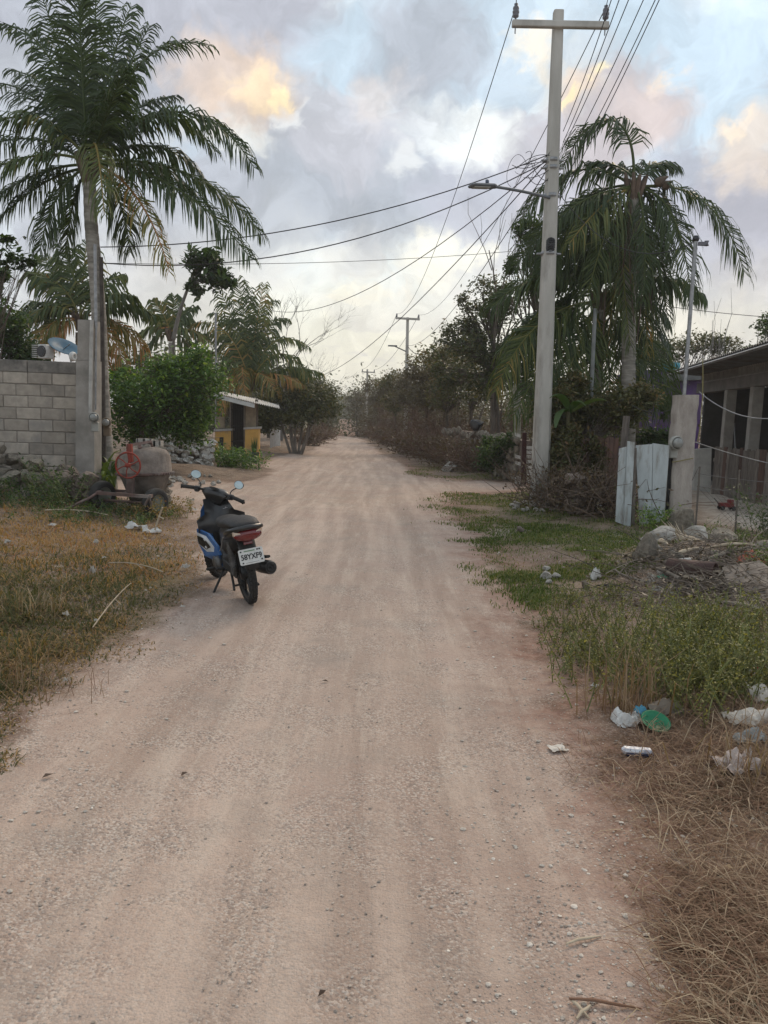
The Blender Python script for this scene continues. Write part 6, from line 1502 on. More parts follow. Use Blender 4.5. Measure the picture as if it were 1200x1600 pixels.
# licence plate
PLR = rodr((1, 0, 0), -.24)
plc = np.array([0, -.352, .505])
plm = mat('plate_white', (.66, .66, .62), (.56, .56, .53), .45, 20)
mm = M()
def rrect(w, h, r, n=5):
    q = []
    for cx, cy, a0 in ((w/2-r, h/2-r, 0), (-w/2+r, h/2-r, 90), (-w/2+r, -h/2+r, 180), (w/2-r, -h/2+r, 270)):
        for k in range(n): a = R(a0+90*k/(n-1)); q.append((cx+r*math.cos(a), cy+r*math.sin(a)))
    return np.array(q)
q = rrect(.225, .135, .014); A_ = np.stack([q[:, 0], np.zeros(len(q)), q[:, 1]], 1); B_ = A_+[0, .004, 0]; n = len(q); j = np.arange(n); j2 = (j+1) % n
VV = np.concatenate([A_, B_])@PLR.T+plc; mm.add(VV, [np.stack([j, j+n, j2+n, j2], 1)], .5, False); mm.add(VV[:n], [np.arange(n)[None]], .5, False); mm.add(VV[n:], [np.arange(n)[::-1][None]], .5, False)
plate = S(mm, 'licence_plate', plm)
ink = mat('plate_ink', (.02, .02, .022), None, .5)
def text_mesh(txt, size, mt, par, c, Rm, name='lettering', bold=.0, sx=1.0):
    cu = bpy.data.curves.new(name, 'FONT'); cu.body = txt; cu.size = size; cu.align_x = 'CENTER'; cu.align_y = 'CENTER'; cu.extrude = .0008; cu.offset = bold
    o = bpy.data.objects.new(name+'_src', cu); COL.objects.link(o); dg = bpy.context.evaluated_depsgraph_get(); me = bpy.data.meshes.new_from_object(o.evaluated_get(dg)); bpy.data.objects.remove(o)
    X = np.stack([Rm@np.array([1., 0, 0])*sx, Rm@np.array([0, 0, 1.]), Rm@np.array([0, -1., 0])], 1)
    mt4 = Matrix(((X[0, 0], X[0, 1], X[0, 2], c[0]), (X[1, 0], X[1, 1], X[1, 2], c[1]), (X[2, 0], X[2, 1], X[2, 2], c[2]), (0, 0, 0, 1))); me.transform(mt4)
    me.materials.clear(); me.materials.append(mt); o = link(bpy.data.objects.new(name, me)); o.parent = par; return o
text_mesh('58YXF9', .066, ink, plate, plc+PLR@np.array([0, -.003, -.004]), PLR, 'plate_number', .0012, .90)
grn = mat('plate_green', (.20, .32, .20), None, .5)
mm = M(); mm.box(plc+PLR@np.array([-.012, -.0015, .048]), (.10, .003, .009), PLR); mm.build('green_line', grn, plate)
mm = M(); mm.box(plc+PLR@np.array([.0, -.0015, -.053]), (.12, .003, .005), PLR); mm.build('small_line', mat('plate_grey', (.35, .35, .34), None, .5), plate)
mm = M()
for x_, z_ in ((-.090, .048), (.062, .050), (.082, .050), (-.085, -.050), (.09, -.040)): mm.box(plc+PLR@np.array([x_, -.0025, z_]), (.013, .005, .012), PLR)
mm.build('plate_bolt', ink, plate)
# side panels, blue with white stripe and black insert
for s_ in (-1, 1):
    mm = M(); panel(mm, [(.80, .62, s_*.235), (.68, .57, s_*.15), (.54, .46, s_*.105), (.50, .38, s_*.10), (.64, .30, s_*.12), (.78, .34, s_*.20), (.86, .48, s_*.235)], s_*.12, .022); S(mm, 'side_panel', blue)
    mm = M(); panel(mm, [(.79, .585, s_*.258), (.70, .55, s_*.190), (.585, .445, s_*.146), (.60, .40, s_*.150), (.72, .39, s_*.196), (.82, .47, s_*.256)], s_*.150, .006); S(mm, 'white_stripe', whitep)
    mm = M(); panel(mm, [(.78, .555, s_*.262), (.71, .525, s_*.204), (.635, .445, s_*.174), (.71, .415, s_*.200), (.80, .47, s_*.256)], s_*.157, .006); S(mm, 'panel_insert', gloss)
    mm = M(); mm.tube([(s_*.128, .42, .44), (s_*.142, .25, .50), (s_*.142, .10, .62), (s_*.138, -.08, .685), (s_*.118, -.26, .715)], .0055, 6); S(mm, 'silver_trim', mat('silver_trim', (.45, .45, .46), None, .35, metal=.5))
    mm = M(); panel(mm, [(.62, .44, s_*.11), (.50, .36, s_*.115), (.44, .25, s_*.10), (.60, .20, s_*.10), (.74, .30, s_*.11)], s_*.11, .02); S(mm, 'lower_cowl', mat('dark_blue_paint', (.02, .045, .10), None, .35))
# leg shield
def shield(w_in, w_out, z0, z1, nz=9):
    V = []; n = 9
    for i in range(nz):
        f = i/(nz-1); z = z0+(z1-z0)*f; w = np.interp(f, [0, .12, .5, .62, 1], [w_out*.8, w_out*.98, w_out, w_out*.62, w_in*.95]); y = .86+.14*f-.05*math.sin(math.pi*f)
        for k in range(n):
            u = -1+2*k/(n-1); V.append((u*w, y-.13*abs(u)**1.6*math.sin(math.pi*min(1, f*.8+.15)), z))
    V = np.array(V); F = np.array([[i*n+k, i*n+k+1, (i+1)*n+k+1, (i+1)*n+k] for i in range(nz-1) for k in range(n-1)])
    return V, F
mm = M(); V, F = shield(.12, .25, .54, .87); mm.add(V, [F]); mm.add(V+[0, .012, 0], [F[:, ::-1]]); S(mm, 'leg_shield', gloss)
mm = M(); loft(mm, [ring(.90, .36, .07, .08), ring(.89, .50, .085, .075), ring(.93, .64, .085, .07, tilt=-.2), ring(.96, .78, .08, .06, tilt=-.2), ring(.975, .86, .06, .05)]); S(mm, 'centre_cover', gloss)
mm = M(); loft(mm, [ring(1.00, .50, .14, .06), ring(1.05, .62, .17, .07), ring(1.06, .72, .15, .08), ring(1.02, .83, .09, .06)]); S(mm, 'front_fairing', blue)
# steering assembly turns about the raked head axis
hax = nrm(np.array([0, -.44, .90])); hp = np.array([0, 1.0, .80]); HR = rodr(hax, STEER)
def hs(p): return (np.asarray(p, float)-hp)@HR.T+hp
def HS(mm, name, mt, par=scooter, **k):
    mm.V = [hs(v)-np.array([0, 0, .035]) for v in mm.V]; return S(mm, name, mt, par, **k)
mm = M(); mm.tube([(.075, 1.21, RW), (.075, 1.07, .66)], .018, 8); mm.tube([(-.075, 1.21, RW), (-.075, 1.07, .66)], .018, 8); mm.box((0, 1.06, .68), (.19, .06, .04)); HS(mm, 'front_fork', dust)
mm = M(); an = np.linspace(R(10), R(150), 14); V = []
for a in an:
    for xo, dr_ in ((-.055, -.04), (-.04, 0), (0, .008), (.04, 0), (.055, -.04)): V.append((xo, 1.21-(.315+dr_)*math.cos(a)*-1, RW+(.315+dr_)*math.sin(a)))
F = [[i*5+j, i*5+j+1, (i+1)*5+j+1, (i+1)*5+j] for i in range(13) for j in range(4)]; mm.add(V, [np.array(F)]); HS(mm, 'front_mudguard', blue)
mm = M(); loft(mm, [ring(.945, .86, .085, .03, tilt=.3), ring(.930, .905, .10, .034, tilt=.3), ring(.935, .945, .145, .030, tilt=.35), ring(.965, .972, .150, .026, tilt=.5), ring(1.01, .985, .11, .022, tilt=.7), ring(1.06, .985, .07, .015, tilt=.8)])
loft(mm, [ring(1.02, .85, .085, .05), ring(1.06, .90, .11, .06), ring(1.10, .915, .09, .055), ring(1.13, .91, .05, .035)]); HS(mm, 'handlebar_cowl', gloss)
mm = M(); mm.tube([(-.335, .885, .955), (-.20, .925, .965), (0, .96, .965), (.20, .925, .965), (.335, .885, .955)], .0125, 8); HS(mm, 'handlebar', dust)
for s_ in (-1, 1):
    mm = M(); mm.tube([(s_*.22, .918, .964), (s_*.345, .880, .954)], .019, 10); mm.lathe([(.019, 0), (.024, .003), (.024, .010), (.0, .014)], (s_*.345, .880, .954), (s_, -.27, -.05), 10); HS(mm, 'grip', blackr)
    mm = M(); mm.tube([(s_*.19, .965, .955), (s_*.26, .965, .945), (s_*.34, .94, .935), (s_*.345, .938, .935)], [.010, .008, .006, .009], 6); HS(mm, 'brake_lever', dust)
    mm = M(); mm.box((s_*.195, .925, .960), (.055, .05, .055), bev=.01); mm.box((s_*.185, .90, .948), (.03, .03, .03)); HS(mm, 'switch_box', blackp)
    mm = M(); P = bez(np.array([s_*.17, .945, .985]), np.array([s_*.17, .95, 1.03]), np.array([s_*.225, .955, 1.055]), n=8); mm.tube(P, .006, 6); st_ = HS(mm, 'mirror_stem', blackp)
    mc = np.array([s_*.245, .955, 1.095]); max_ = nrm(np.array([s_*-.12, -1, .10]))
    for nm_, prof, mt_ in (('mirror_shell', [(0, -.030), (.030, -.028), (.055, -.018), (.064, 0), (.060, .004)], blackp), ('mirror_glass', [(.058, .003), (.040, .004), (0, .004)], mat('mirror_glass', (.40, .46, .48), (.34, .40, .42), .10, 4, metal=.8))):
        m2 = M(); m2.lathe(prof, (0, 0, 0), max_, 22); V = m2.V[0]; V = V*np.array([.90, 1, .68]); m2.V[0] = V+mc; HS(m2, nm_, mt_, st_ if nm_ == 'mirror_shell' else st_)
mm = M(); q = ring(.945, .985, .060, .034, p=2.0, tilt=.95); mm.V.append(q+[0, -.028, .02]); mm.n += len(q); mm.F.append(np.arange(len(q))[None]); mm.T.append(np.array([.5])); mm.S.append(np.array([False])); HS(mm, 'speedometer', mat('dial_glass', (.16, .17, .17), (.10, .105, .105), .12, 20, spec=.7))
# emblem on the leg shield: a small white ring mark
ec = np.array([.085, .800, .675]); ea = nrm(np.array([.25, -1, .15]))
mm = M(); mm.lathe([(.013, 0), (.019, .001), (.019, .002), (.013, .002)], ec, ea, 18, closed=True); mm.box(ec+[0, -.002, 0], (.022, .002, .005)); mm.box(ec+[.0, -.002, -.012], (.016, .002, .004)); S(mm, 'emblem', whitep)
mm = M(); mm.box((.075, .845, .765), (.05, .002, .004), rodr((0, 1, 0), -.08)); mm.box((.08, .842, .772), (.012, .002, .010)); S(mm, 'badge', mat('silver_trim', (.45, .45, .46)))
# exhaust, pegs, stands
mm = M(); mm.tube([(.07, .80, .24), (.12, .55, .20), (.13, .30, .22)], .018, 8); ex = S(mm, 'exhaust_pipe', eng)
mm = M(); a_, b_ = np.array([.165, .22, .275]), np.array([.195, -.22, .335]); mm.tube([a_, a_*.9+b_*.1, a_*.5+b_*.5, b_*.95+a_*.05, b_], [.034, .056, .064, .064, .054], 18); S(mm, 'muffler', blackp)
mm = M(); mm.lathe([(.0, .0), (.012, 0), (.012, .012), (0, .012)], b_, nrm(b_-a_), 12); mm.lathe([(.02, .001), (.045, .001), (.045, .004), (.02, .004)], b_, nrm(b_-a_), 16, closed=True); S(mm, 'muffler_end', dust)
mm = M(); mm.tube([(.185, .15, .365), (.205, -.14, .420)], [.022, .014], 8, sx=1.6); S(mm, 'heat_shield', dust)
for s_ in (-1, 1):
    mm = M(); mm.tube([(s_*.10, .62, .235), (s_*.23, .60, .235)], .013, 8); mm.box((s_*.215, .60, .245), (.09, .045, .022), bev=.006); S(mm, 'foot_peg', blackr)
    mm = M(); mm.tube([(s_*.10, .28, .27), (s_*.19, .26, .30)], .010, 6); mm.box((s_*.185, .26, .31), (.075, .035, .02), bev=.005); S(mm, 'passenger_peg', blackr)
# side stand: foot reaches the ground on the left once the machine leans
dl = math.sin(LEAN)*.26/math.cos(LEAN)
foot = np.array([-.265, .40, .0+.265*math.tan(LEAN)*1.0]); mm = M(); mm.tube([(-.09, .50, .25), (-.16, .46, .17), foot], .012, 8); mm.lathe([(0, 0), (.028, 0), (.028, .008), (0, .008)], foot, (.17, 0, 1), 12); S(mm, 'side_stand', dust)
mm = M(); mm.tube([(-.07, .33, .26), (-.10, .15, .16), (-.12, .06, .13)], .012, 8); mm.tube([(.07, .33, .26), (.10, .15, .16), (.12, .06, .13)], .012, 8); mm.tube([(-.11, .13, .15), (.11, .13, .15)], .010, 8); S(mm, 'centre_stand', dust)
mm = M(); mm.tube([(.0, .5, .60), (-.06, .30, .34), (-.10, .10, .29)], .005, 5); mm.tube([(.05, .9, .86), (.09, .96, .90), (.06, 1.0, .95)], .006, 5); S(mm, 'control_cable', blackp)

# ------------------------------------------------------------------ cement mixer on its trailer
DM = 11.75
mx = thing('cement_mixer', 'old grey cement mixer drum with a red hand wheel on a rusty two wheeled trailer', 'cement mixer', g(225, 806))
drumm = mat('drum_steel', (.21, .185, .16), (.12, .105, .09), .75, 6, .5, 30, c3=(.27, .235, .20), s3=3.5)
redr = mat('rusty_red', (.30, .045, .025), (.20, .04, .028), .7, 10, .2, 40, c3=(.13, .05, .035), s3=6)
rust = mat('rusty_frame', (.16, .10, .085), (.09, .065, .055), .85, 8, .4, 30, c3=(.24, .22, .20))
top = pd(225, 706, DM+.35); bot = pd(229, 781, DM+.35); H_ = np.linalg.norm(top-bot); axm = nrm(top-bot)
hw_ = 43*DM/1200.
hm = lambda k: H_*k
drum_low = [(0, 0), (hw_*.55, 0), (hw_*.60, .01), (hw_*.86, hm(.46)), (hw_*.885, hm(.47)), (hw_*.90, hm(.50)), (hw_, hm(.55))]
drum_up = [(hw_*1.0, hm(.555)), (hw_*.985, hm(.60)), (hw_*.95, hm(.88)), (hw_*.90, hm(.96)), (hw_*.80, hm(1.03)), (hw_*.42, hm(1.10)), (hw_*.40, hm(1.10))]
mm = M(); mm.lathe(drum_low, bot, axm, 36); drum = mm.build('drum', drumm, mx)
mm = M(); mm.lathe(drum_up, bot, axm, 36); mm.lathe([(hw_*.40, hm(1.10)), (hw_*.38, hm(1.02)), (0, hm(.9))], bot, axm, 36); mm.build('drum_top', mat('drum_crusted', (.25, .21, .178), (.15, .125, .105), .95, 7, .9, 26, c3=(.36, .31, .27)), mx)
mm = M(); mm.lathe([(hw_*1.0, hm(.53)), (hw_*1.05, hm(.54)), (hw_*1.05, hm(.58)), (hw_*1.0, hm(.59))], bot, axm, 40, closed=True)
for k in range(54):
    a = k*2*math.pi/54; q_ = np.array(Vector((0, 0, 1)).rotation_difference(Vector(axm)).to_matrix()); e = q_@np.array([math.cos(a), math.sin(a), 0]); mm.box(bot+axm*hm(.56)+e*hw_*1.055, (.022, .022, .03), q_@rodr((0, 0, 1), a))
mm.build('gear_ring', rust, mx)
mm = M()
for k in range(3): mm.lathe([(hw_*(.70+.05*k), hm(.20+.10*k)), (hw_*(.715+.055*k), hm(.21+.10*k)), (hw_*(.715+.05*k), hm(.23+.10*k))], bot, axm, 36)
mm.build('drum_rib', drumm, mx)
wc = pd(200, 727, DM-.28)
mm = M(); an = np.linspace(0, 2*math.pi, 37)[:-1]; Rw = 19.5*DM/1200.; wax = nrm(np.array([-.10, -1, .0])); ux = nrm(np.cross([0, 0, 1], wax)); uz = np.array([0, 0, 1.])
mm.lathe([(Rw+.014*math.cos(a), .014*math.sin(a)) for a in np.linspace(0, 2*math.pi, 9)[:-1]], wc, wax, 36, closed=True)
for k in range(6):
    a = k*math.pi/3+.3; mm.tube([wc, wc+(ux*math.cos(a)*.5+uz*math.sin(a)*.5)*Rw+wax*.01, wc+(ux*math.cos(a+.12)+uz*math.sin(a+.12))*Rw], .009, 6)
mm.lathe([(0, -.04), (.035, -.04), (.035, .04), (0, .04)], wc, wax, 12); mm.build('hand_wheel', redr, mx)
mm = M(); mm.tube([wc, wc-wax*.5], .02, 8); mm.build('axle_shaft', rust, mx)
mm = M(); slab4(mm, pd(201, 722, DM-.16), pd(207, 722, DM-.16), pd(205, 694, DM-.14), pd(196, 694, DM-.14), .06); slab4(mm, pd(202, 724, DM-.16), pd(206, 721, DM-.16), pd(205, 700, DM-.16), pd(197, 703, DM-.16), .08); mm.build('tilting_arm', redr, mx)
mm = M(); slab4(mm, pd(197, 699, DM-.16), pd(236, 692, DM+.3), pd(236, 688, DM+.3), pd(197, 694, DM-.16), .05); mm.tube([pd(236, 690, DM+.3), pd(240, 709, DM+.5)], .02, 6); mm.tube([pd(218, 697, DM+.1), pd(220, 708, DM+.3)], .03, 6); mm.build('top_bar', mat('crusted_bar', (.26, .18, .155), (.17, .12, .10), .9, 9, .4, 40), mx)
mm = M(); slab4(mm, pd(197, 771, DM-.2), pd(208, 771, DM-.2), pd(208, 740, DM-.2), pd(198, 740, DM-.2), .08); mm.build('upright', rust, mx)
mm = M(); fz = pd(190, 773, DM-.35)[2]
def rail(p, q_, w=.05, h=.045): 
    d_ = nrm(np.array(q_)-p); RR = np.stack([d_, nrm(np.cross([0, 0, 1], d_)), [0, 0, 1]], 1); mm.box((np.array(p)+q_)/2, (np.linalg.norm(np.array(q_)-p), w, h), RR)
fl, fr2 = pd(152, 770, DM-.45), pd(233, 776, DM-.55); bl2, br2 = pd(165, 766, DM+.55), pd(246, 770, DM+.45)
for p, q_ in ((fl, fr2), (bl2, br2), (fl, bl2), (fr2, br2), ((fl+fr2)/2, (bl2+br2)/2)): rail(p, q_)
mm.tube([fr2, pd(226, 790, DM-.5)], .018, 5); mm.tube([fr2, pd(238, 796, DM-.4)], .018, 5); mm.tube([fl, pd(140, 778, DM-.6), pd(110, 792, DM-.9)], .02, 6)
mm.build('trailer_frame', rust, mx)
for px, py, dd in ((243, 786, -.15), (160, 780, .1)):
    c = pd(px, py, DM+dd); c[2] = tz(c[0], c[1])+.225; ax_ = nrm(np.array([1, -.55, 0]))
    w_ = link(bpy.data.objects.new('wheel', None)); w_.parent = mx; ORG[w_.name] = ORG[mx.name]
    mm = M(); mm.lathe([(.13, -.06), (.18, -.075), (.215, -.06), (.225, -.02), (.225, .02), (.215, .06), (.18, .075), (.13, .06)], c, ax_, 28); mm.build('tyre', mat('old_rubber', (.055, .052, .048), (.035, .033, .03), .9, 9, .3, 40), w_)
    mm = M(); mm.lathe([(0, .02), (.05, .03), (.09, .01), (.125, .045), (.135, .06), (.13, -.06), (0, -.05)], c, ax_, 22); mm.build('rim', mat('faded_green_rim', (.15, .17, .13), (.2, .19, .16), .7, 12), w_)
mm = M(); mm.tube([pd(158, 781, DM+.1), pd(243, 787, DM-.1)], .022, 6); mm.build('axle', rust, mx)
# concrete blocks and scrap behind the drum
for k, (px, py, w, lab) in enumerate(((227, 694, .24, 'pale hollow concrete block standing behind the mixer drum, under the tilting bar'), (243, 697, .20, 'second broken concrete block right of the first, behind the mixer drum'))):
    c = pd(px, py, DM+1.6); mm = M(); c0 = np.array([c[0], c[1], tz(c[0], c[1])])
    hh = c[2]-c0[2]+.1
    for a in (-.5, 0, .5): mm.box(c+[a*w, 0, 0], (.035, .15, .19))
    mm.box(c+[0, .06, 0], (w, .03, .19)); mm.box(c+[0, -.06, 0], (w, .03, .19)); mm.build
    tag(mm.build('hollow_block', pale_stone, base=c), lab, 'concrete block')
pts = []
for i in range(60):
    px = random.uniform(212, 262); D = DM+random.uniform(1.2, 2.0); p = ga(px, D); p[2] += random.uniform(0, 1)*max(.1, (pd(px, 702, D)[2]-p[2])); pts.append(p)
rubble('stone_heap', 'heap of grey stones and rubble behind the cement mixer drum', 'stone heap', pts, limestone, .13)

# ------------------------------------------------------------------ rocks, debris and litter on the right
RG = 'boulders by the rough post'
for lab, px, py, sx, sy, sz, mt_, k, dz in (('big pale flat topped boulder below the white gate', 1030, 852, .23, .20, .15, pale_stone, 0, .08), ('brown grey boulder leaning at the left of the flat topped boulder', 1008, 876, .15, .14, .18, limestone, 1, .12),
        ('pale boulder in the middle of the debris, right of the rough post', 1088, 848, .17, .16, .15, pale_stone, 2, .12), ('grey boulder behind the debris before the wire fence', 1125, 850, .27, .2, .15, limestone, 3, .08),
        ('low grey boulder at the right edge before the wire fence', 1192, 866, .26, .2, .14, limestone, 0, .06), ('grass covered grey boulder at the foot of the rough post', 1070, 830, .27, .22, .24, limestone, 1, .12), ('small grey stone between the boulders, left', 1052, 880, .12, .10, .09, limestone, 2, .05)):
    rock_obj('boulder', g(px, py)+np.array([0, 0, dz]), (sx, sy, sz), mt_, None, k, (random.uniform(-.15, .15), random.uniform(-.15, .15), random.uniform(0, 6)), True, label=lab, cat='rock')
for lab, px, py, s_ in (('dark round stone alone on the sparse grass by the pole', 812, 832, .07), ('pale stone left of the small cairn in the grass', 852, 905, .075), ('grey stone at the right of the small cairn', 868, 903, .055), ('pale stone on top of the small cairn', 853, 891, .045),
                        ('dark round stone beside the white crumpled wrapper', 914, 918, .06), ('whitish rock at the wall end on the far right verge', 703, 737, .28), ('stone lump in the grass at the foot of the wall weeds', 858, 912, .04)):
    p = g(px, py); rock_obj('stone', p+[0, 0, s_*.5], (s_, s_*.9, s_*.75), pale_stone if 'dark' not in lab else brown_stone, None, label=lab, cat='stone')
# fallen concrete slab
slb = mat('old_slab', (.29, .245, .205), (.18, .15, .125), .95, 5, .9, 22, c3=(.10, .085, .07), s3=3)
bm_ = bmesh.new(); c = g(1185, 955); a0_, a1_, a2_, a3_, a4_ = g(1126, 908, .14), g(1184, 906, .20), g(1250, 945, .12), g(1240, 968, .03), g(1150, 960, .05)
T5 = [a0_, a1_, a2_, a3_, a4_]; mm = M(); Bt = [q_-[0, 0, .07] for q_ in T5]; mm.add(T5+Bt, [np.array([[j, (j+1) % 5, (j+1) % 5+5, j+5] for j in range(5)])], .5, False); mm.add(T5, [np.arange(5)[::-1][None]], .5, False); mm.add(Bt, [np.arange(5)[None]], .5, False)
tag(mm.build('concrete_slab', slb, base=c), 'tilted broken concrete slab at the right edge of the debris pile', 'slab')
# pipe
mm = M(); p0 = g(1116, 915, .13); p1 = p0+[-.4, .34, -.03]; mm.lathe([(.085, 0), (.10, 0), (.10, .45), (.085, .45)], p0, nrm(p1-p0), 20, closed=True); tag(mm.build('clay_pipe', mat('brown_pipe', (.09, .05, .042), (.06, .035, .03), .7, 9), base=g(1112, 915)), 'short dark brown pipe lying with its open end beside the slab', 'pipe')
# curved dead palm stalk
db = mat('dry_stalk', (.50, .42, .31), (.34, .27, .19), .8, 9, .3, 40, stretch=(1, 1, 1), tint=.2)
mm = M(); P = [pd(1036, 905, 8.6), pd(1029, 885, 8.8), pd(1033, 868, 9.0), pd(1046, 858, 9.2), pd(1062, 848, 9.5), pd(1078, 842, 9.8)]
P = np.array(P); P[:, 2] = np.maximum(P[:, 2], terr(P[:, 0], P[:, 1])+.03); mm.tube(P, [.022, .034, .036, .034, .026, .014], 7)
for k in range(12):
    f = random.uniform(.5, 1); b = P[3]*(1-f)+P[5]*f; e = b+np.array([random.uniform(-.30, .05), random.uniform(-.1, .3), random.uniform(.05, .28)]); mm.tube(bez(b, (b+e)/2+[-.03, 0, -.02], e, n=5), [.012, .011, .009, .006, .002], 4, .7)
tag(mm.build('palm_stalk', db, base=g(1036, 905)), 'curved pale dead palm stalk with frayed end standing out of the debris', 'palm stalk')
mm = M(); P = np.array([pd(1060, 885, 8.9), pd(1078, 868, 9.1), pd(1098, 855, 9.4)]); P[:, 2] = np.maximum(P[:, 2], terr(P[:, 0], P[:, 1])+.05); mm.tube(P, [.03, .03, .008], 6); mm.tube(P+[.08, 0, -.02], [.012, .018, .006], 5)
tag(mm.build('palm_stalk', db, base=g(1070, 885)), 'second pale palm husk lying right of the curved stalk', 'palm stalk')
for k, (x0, y0, x1, y1, r_, lab) in enumerate(((1040, 905, 1120, 935, .022, 'grey log lying across the front of the debris pile'), (1100, 890, 1180, 868, .018, 'grey branch over the back of the debris pile'), (1060, 925, 1015, 900, .020, 'short brown log at the left front of the debris pile'),
        (1090, 905, 1150, 950, .016, 'thin branch leaning under the concrete slab'), (1150, 870, 1075, 900, .014, 'pale branch crossing the middle of the debris pile'), (1130, 965, 1210, 985, .020, 'weathered branch in the weeds below the slab'), (1010, 920, 960, 905, .014, 'thin stick pointing left out of the debris pile'))):
    a_, b_ = g(x0, y0, .07+.03*(k % 3)), g(x1, y1, .10); Pq = bez(a_, (a_+b_)/2+[random.uniform(-.1, .1), 0, random.uniform(-.02, .10)], b_, n=9); mm = M(); mm.tube(Pq, np.linspace(r_, r_*.6, 9)*(1+.12*rng.normal(size=9)), 7)
    for q_ in (3, 6): mm.tube([Pq[q_], Pq[q_]+[random.uniform(-.15, .15), random.uniform(-.1, .1), .12]], [r_*.5, r_*.2], 5)
    tag(mm.build('log', mat('grey_log', (.25, .215, .175), (.13, .11, .09), .9, 12, .6, 40, c3=(.36, .31, .25)), base=a_), lab, 'branch', 'branches on the debris pile')
for k, (px, py, a, l, lab) in enumerate(((1048, 882, .3, .4, 'pale palm husk beside the foot of the curved stalk'), (1105, 868, -.5, .45, 'pale palm husk behind the silver foil on the debris pile'), (1075, 918, .1, .35, 'pale palm husk at the front of the debris pile'),
        (1150, 900, .8, .3, 'small pale husk at the upper edge of the concrete slab'), (1028, 902, -.8, .25, 'small pale husk at the left end of the debris pile'))):
    c = g(px, py, .08); e = c+np.array([math.cos(a)*l, math.sin(a)*l, random.uniform(-.02, .12)])
    mm = M(); mm.tube(bez(c, (c+e)/2+[0, 0, .05], e, n=6), [.010, .020, .024, .02, .014, .004], 5, sx=1.8); tag(mm.build('palm_husk', db, base=c), lab, 'palm husk', 'palm husks on the debris pile')
heap('debris_twigs', 'dark twigs and dead stalks matted over the debris pile on the right', gp(*[(random.uniform(1020, 1200), random.uniform(875, 960)) for _ in range(40)]), 620, .16, mat('grey_twig', (.22, .18, .145), (.12, .095, .075), .9, 5, tint=.35), (.2, .75), .006, lean=.45, nl=2600, lm=leafmat('litter_leaf', [(0, (.04, .03, .022)), (.5, (.13, .10, .075)), (1, (.28, .23, .17))], .1), lsz=.05)
pts = gp(*[(random.uniform(1030, 1190), random.uniform(868, 935)) for _ in range(60)]); rubble('debris_stones', 'small dark stones and rubble bits scattered through the debris pile', 'rubble', pts, brown_stone, .06)
pts = gp(*[(random.uniform(1010, 1195), random.uniform(850, 930)) for _ in range(70)]); rubble('debris_rubble', 'pale broken rubble chips mixed into the debris pile', 'rubble', pts, pale_stone, .055)

def crumple(name, label, cat, px, py, w, d, h, mt, seed, nx=14, dz=.0, rot=0.0, hole=0.0, base=None, fold=1.0):
    r = np.random.default_rng(seed); c = g(px, py) if base is None else np.array(base, float)
    U, V_ = np.meshgrid(np.linspace(-1, 1, nx), np.linspace(-1, 1, nx)); n1 = fbm(U*1.3, V_*1.3, 1.4, 3, seed)-.5; n2 = fbm(U, V_, 4.2, 2, seed+9)-.5
    edge = 1-np.maximum(abs(U), abs(V_))**3; Z = (n1*1.5*fold+n2*.7)*h+h*.45*edge+.01; X = U*w/2*(1+n1*.5); Y = V_*d/2*(1+n2*.5)
    X = X+r.normal(size=X.shape)*w*.012; Y = Y+r.normal(size=Y.shape)*d*.012
    ca, sa = math.cos(rot), math.sin(rot); P = np.stack([X*ca-Y*sa, X*sa+Y*ca, np.maximum(Z, .004)], -1).reshape(-1, 3)+c+[0, 0, dz]
    i = np.arange(nx*nx).reshape(nx, nx); F = np.stack([i[:-1, :-1], i[:-1, 1:], i[1:, 1:], i[1:, :-1]], -1).reshape(-1, 4)
    if hole: F = F[r.random(len(F)) > hole]
    mm = M(); mm.add(P, [F], .5, False); return tag(mm.build(name, mt, base=c), label, cat)
wbag = mat('white_plastic', (.60, .59, .56), (.44, .43, .40), .45, 14, trans=.0, c3=(.38, .33, .28), s3=9)
paper = mat('dirty_paper', (.62, .57, .50), (.48, .43, .37), .8, 9, c3=(.30, .25, .20), s3=8)
card = mat('grey_cardboard', (.30, .255, .205), (.21, .175, .14), .9, 8)
crumple('plastic_bag', 'crumpled white plastic bag with a blue patch at the left of the green tray', 'bag', 982, 1130, .17, .13, .075, wbag, 1)
mm = M(); c = g(1000, 1126); crumple('bag_corner', 'small light blue plastic scrap between the white bag and green tray', 'scrap', 1001, 1124, .07, .06, .05, mat('light_blue_plastic', (.10, .34, .48), None, .4), 2, 8, dz=.03)
c = g(1022, 1138); tr_ = M(); tr_.lathe([(0, .0), (.05, 0), (.075, .028), (.082, .03), (.074, .034), (.048, .008), (0, .008)], c+[0, 0, .02], nrm(np.array([.1, -.45, 1])), 18)
tag(tr_.build('plastic_tray', mat('green_plastic', (.02, .20, .09), (.015, .14, .065), .35, 9), base=c), 'shallow green plastic dish lying beside the white and blue bag', 'dish')
crumple('cardboard', 'torn grey brown cardboard piece standing up behind the green dish', 'cardboard', 1040, 1115, .22, .10, .13, card, 3, 7, rot=.2, fold=.6)
mm = M(); c = g(995, 1180); mm.box(c+[0, 0, .022], (.15, .045, .035), rodr((0, 0, 1), -.12)@rodr((1, 0, 0), .2), bev=.012); pk = mm.build('snack_wrapper', mat('wrapper_white', (.62, .62, .64), (.30, .33, .42), .35, 22, thr=(.45, .55)), base=c); tag(pk, 'rolled white and navy blue snack wrapper on the straw', 'wrapper')
mm = M(); mm.box(c+[.01, -.012, .010], (.135, .04, .02), rodr((0, 0, 1), -.12), bev=.006); mm.build('dark_side', mat('navy_print', (.02, .025, .06), None, .35), pk)
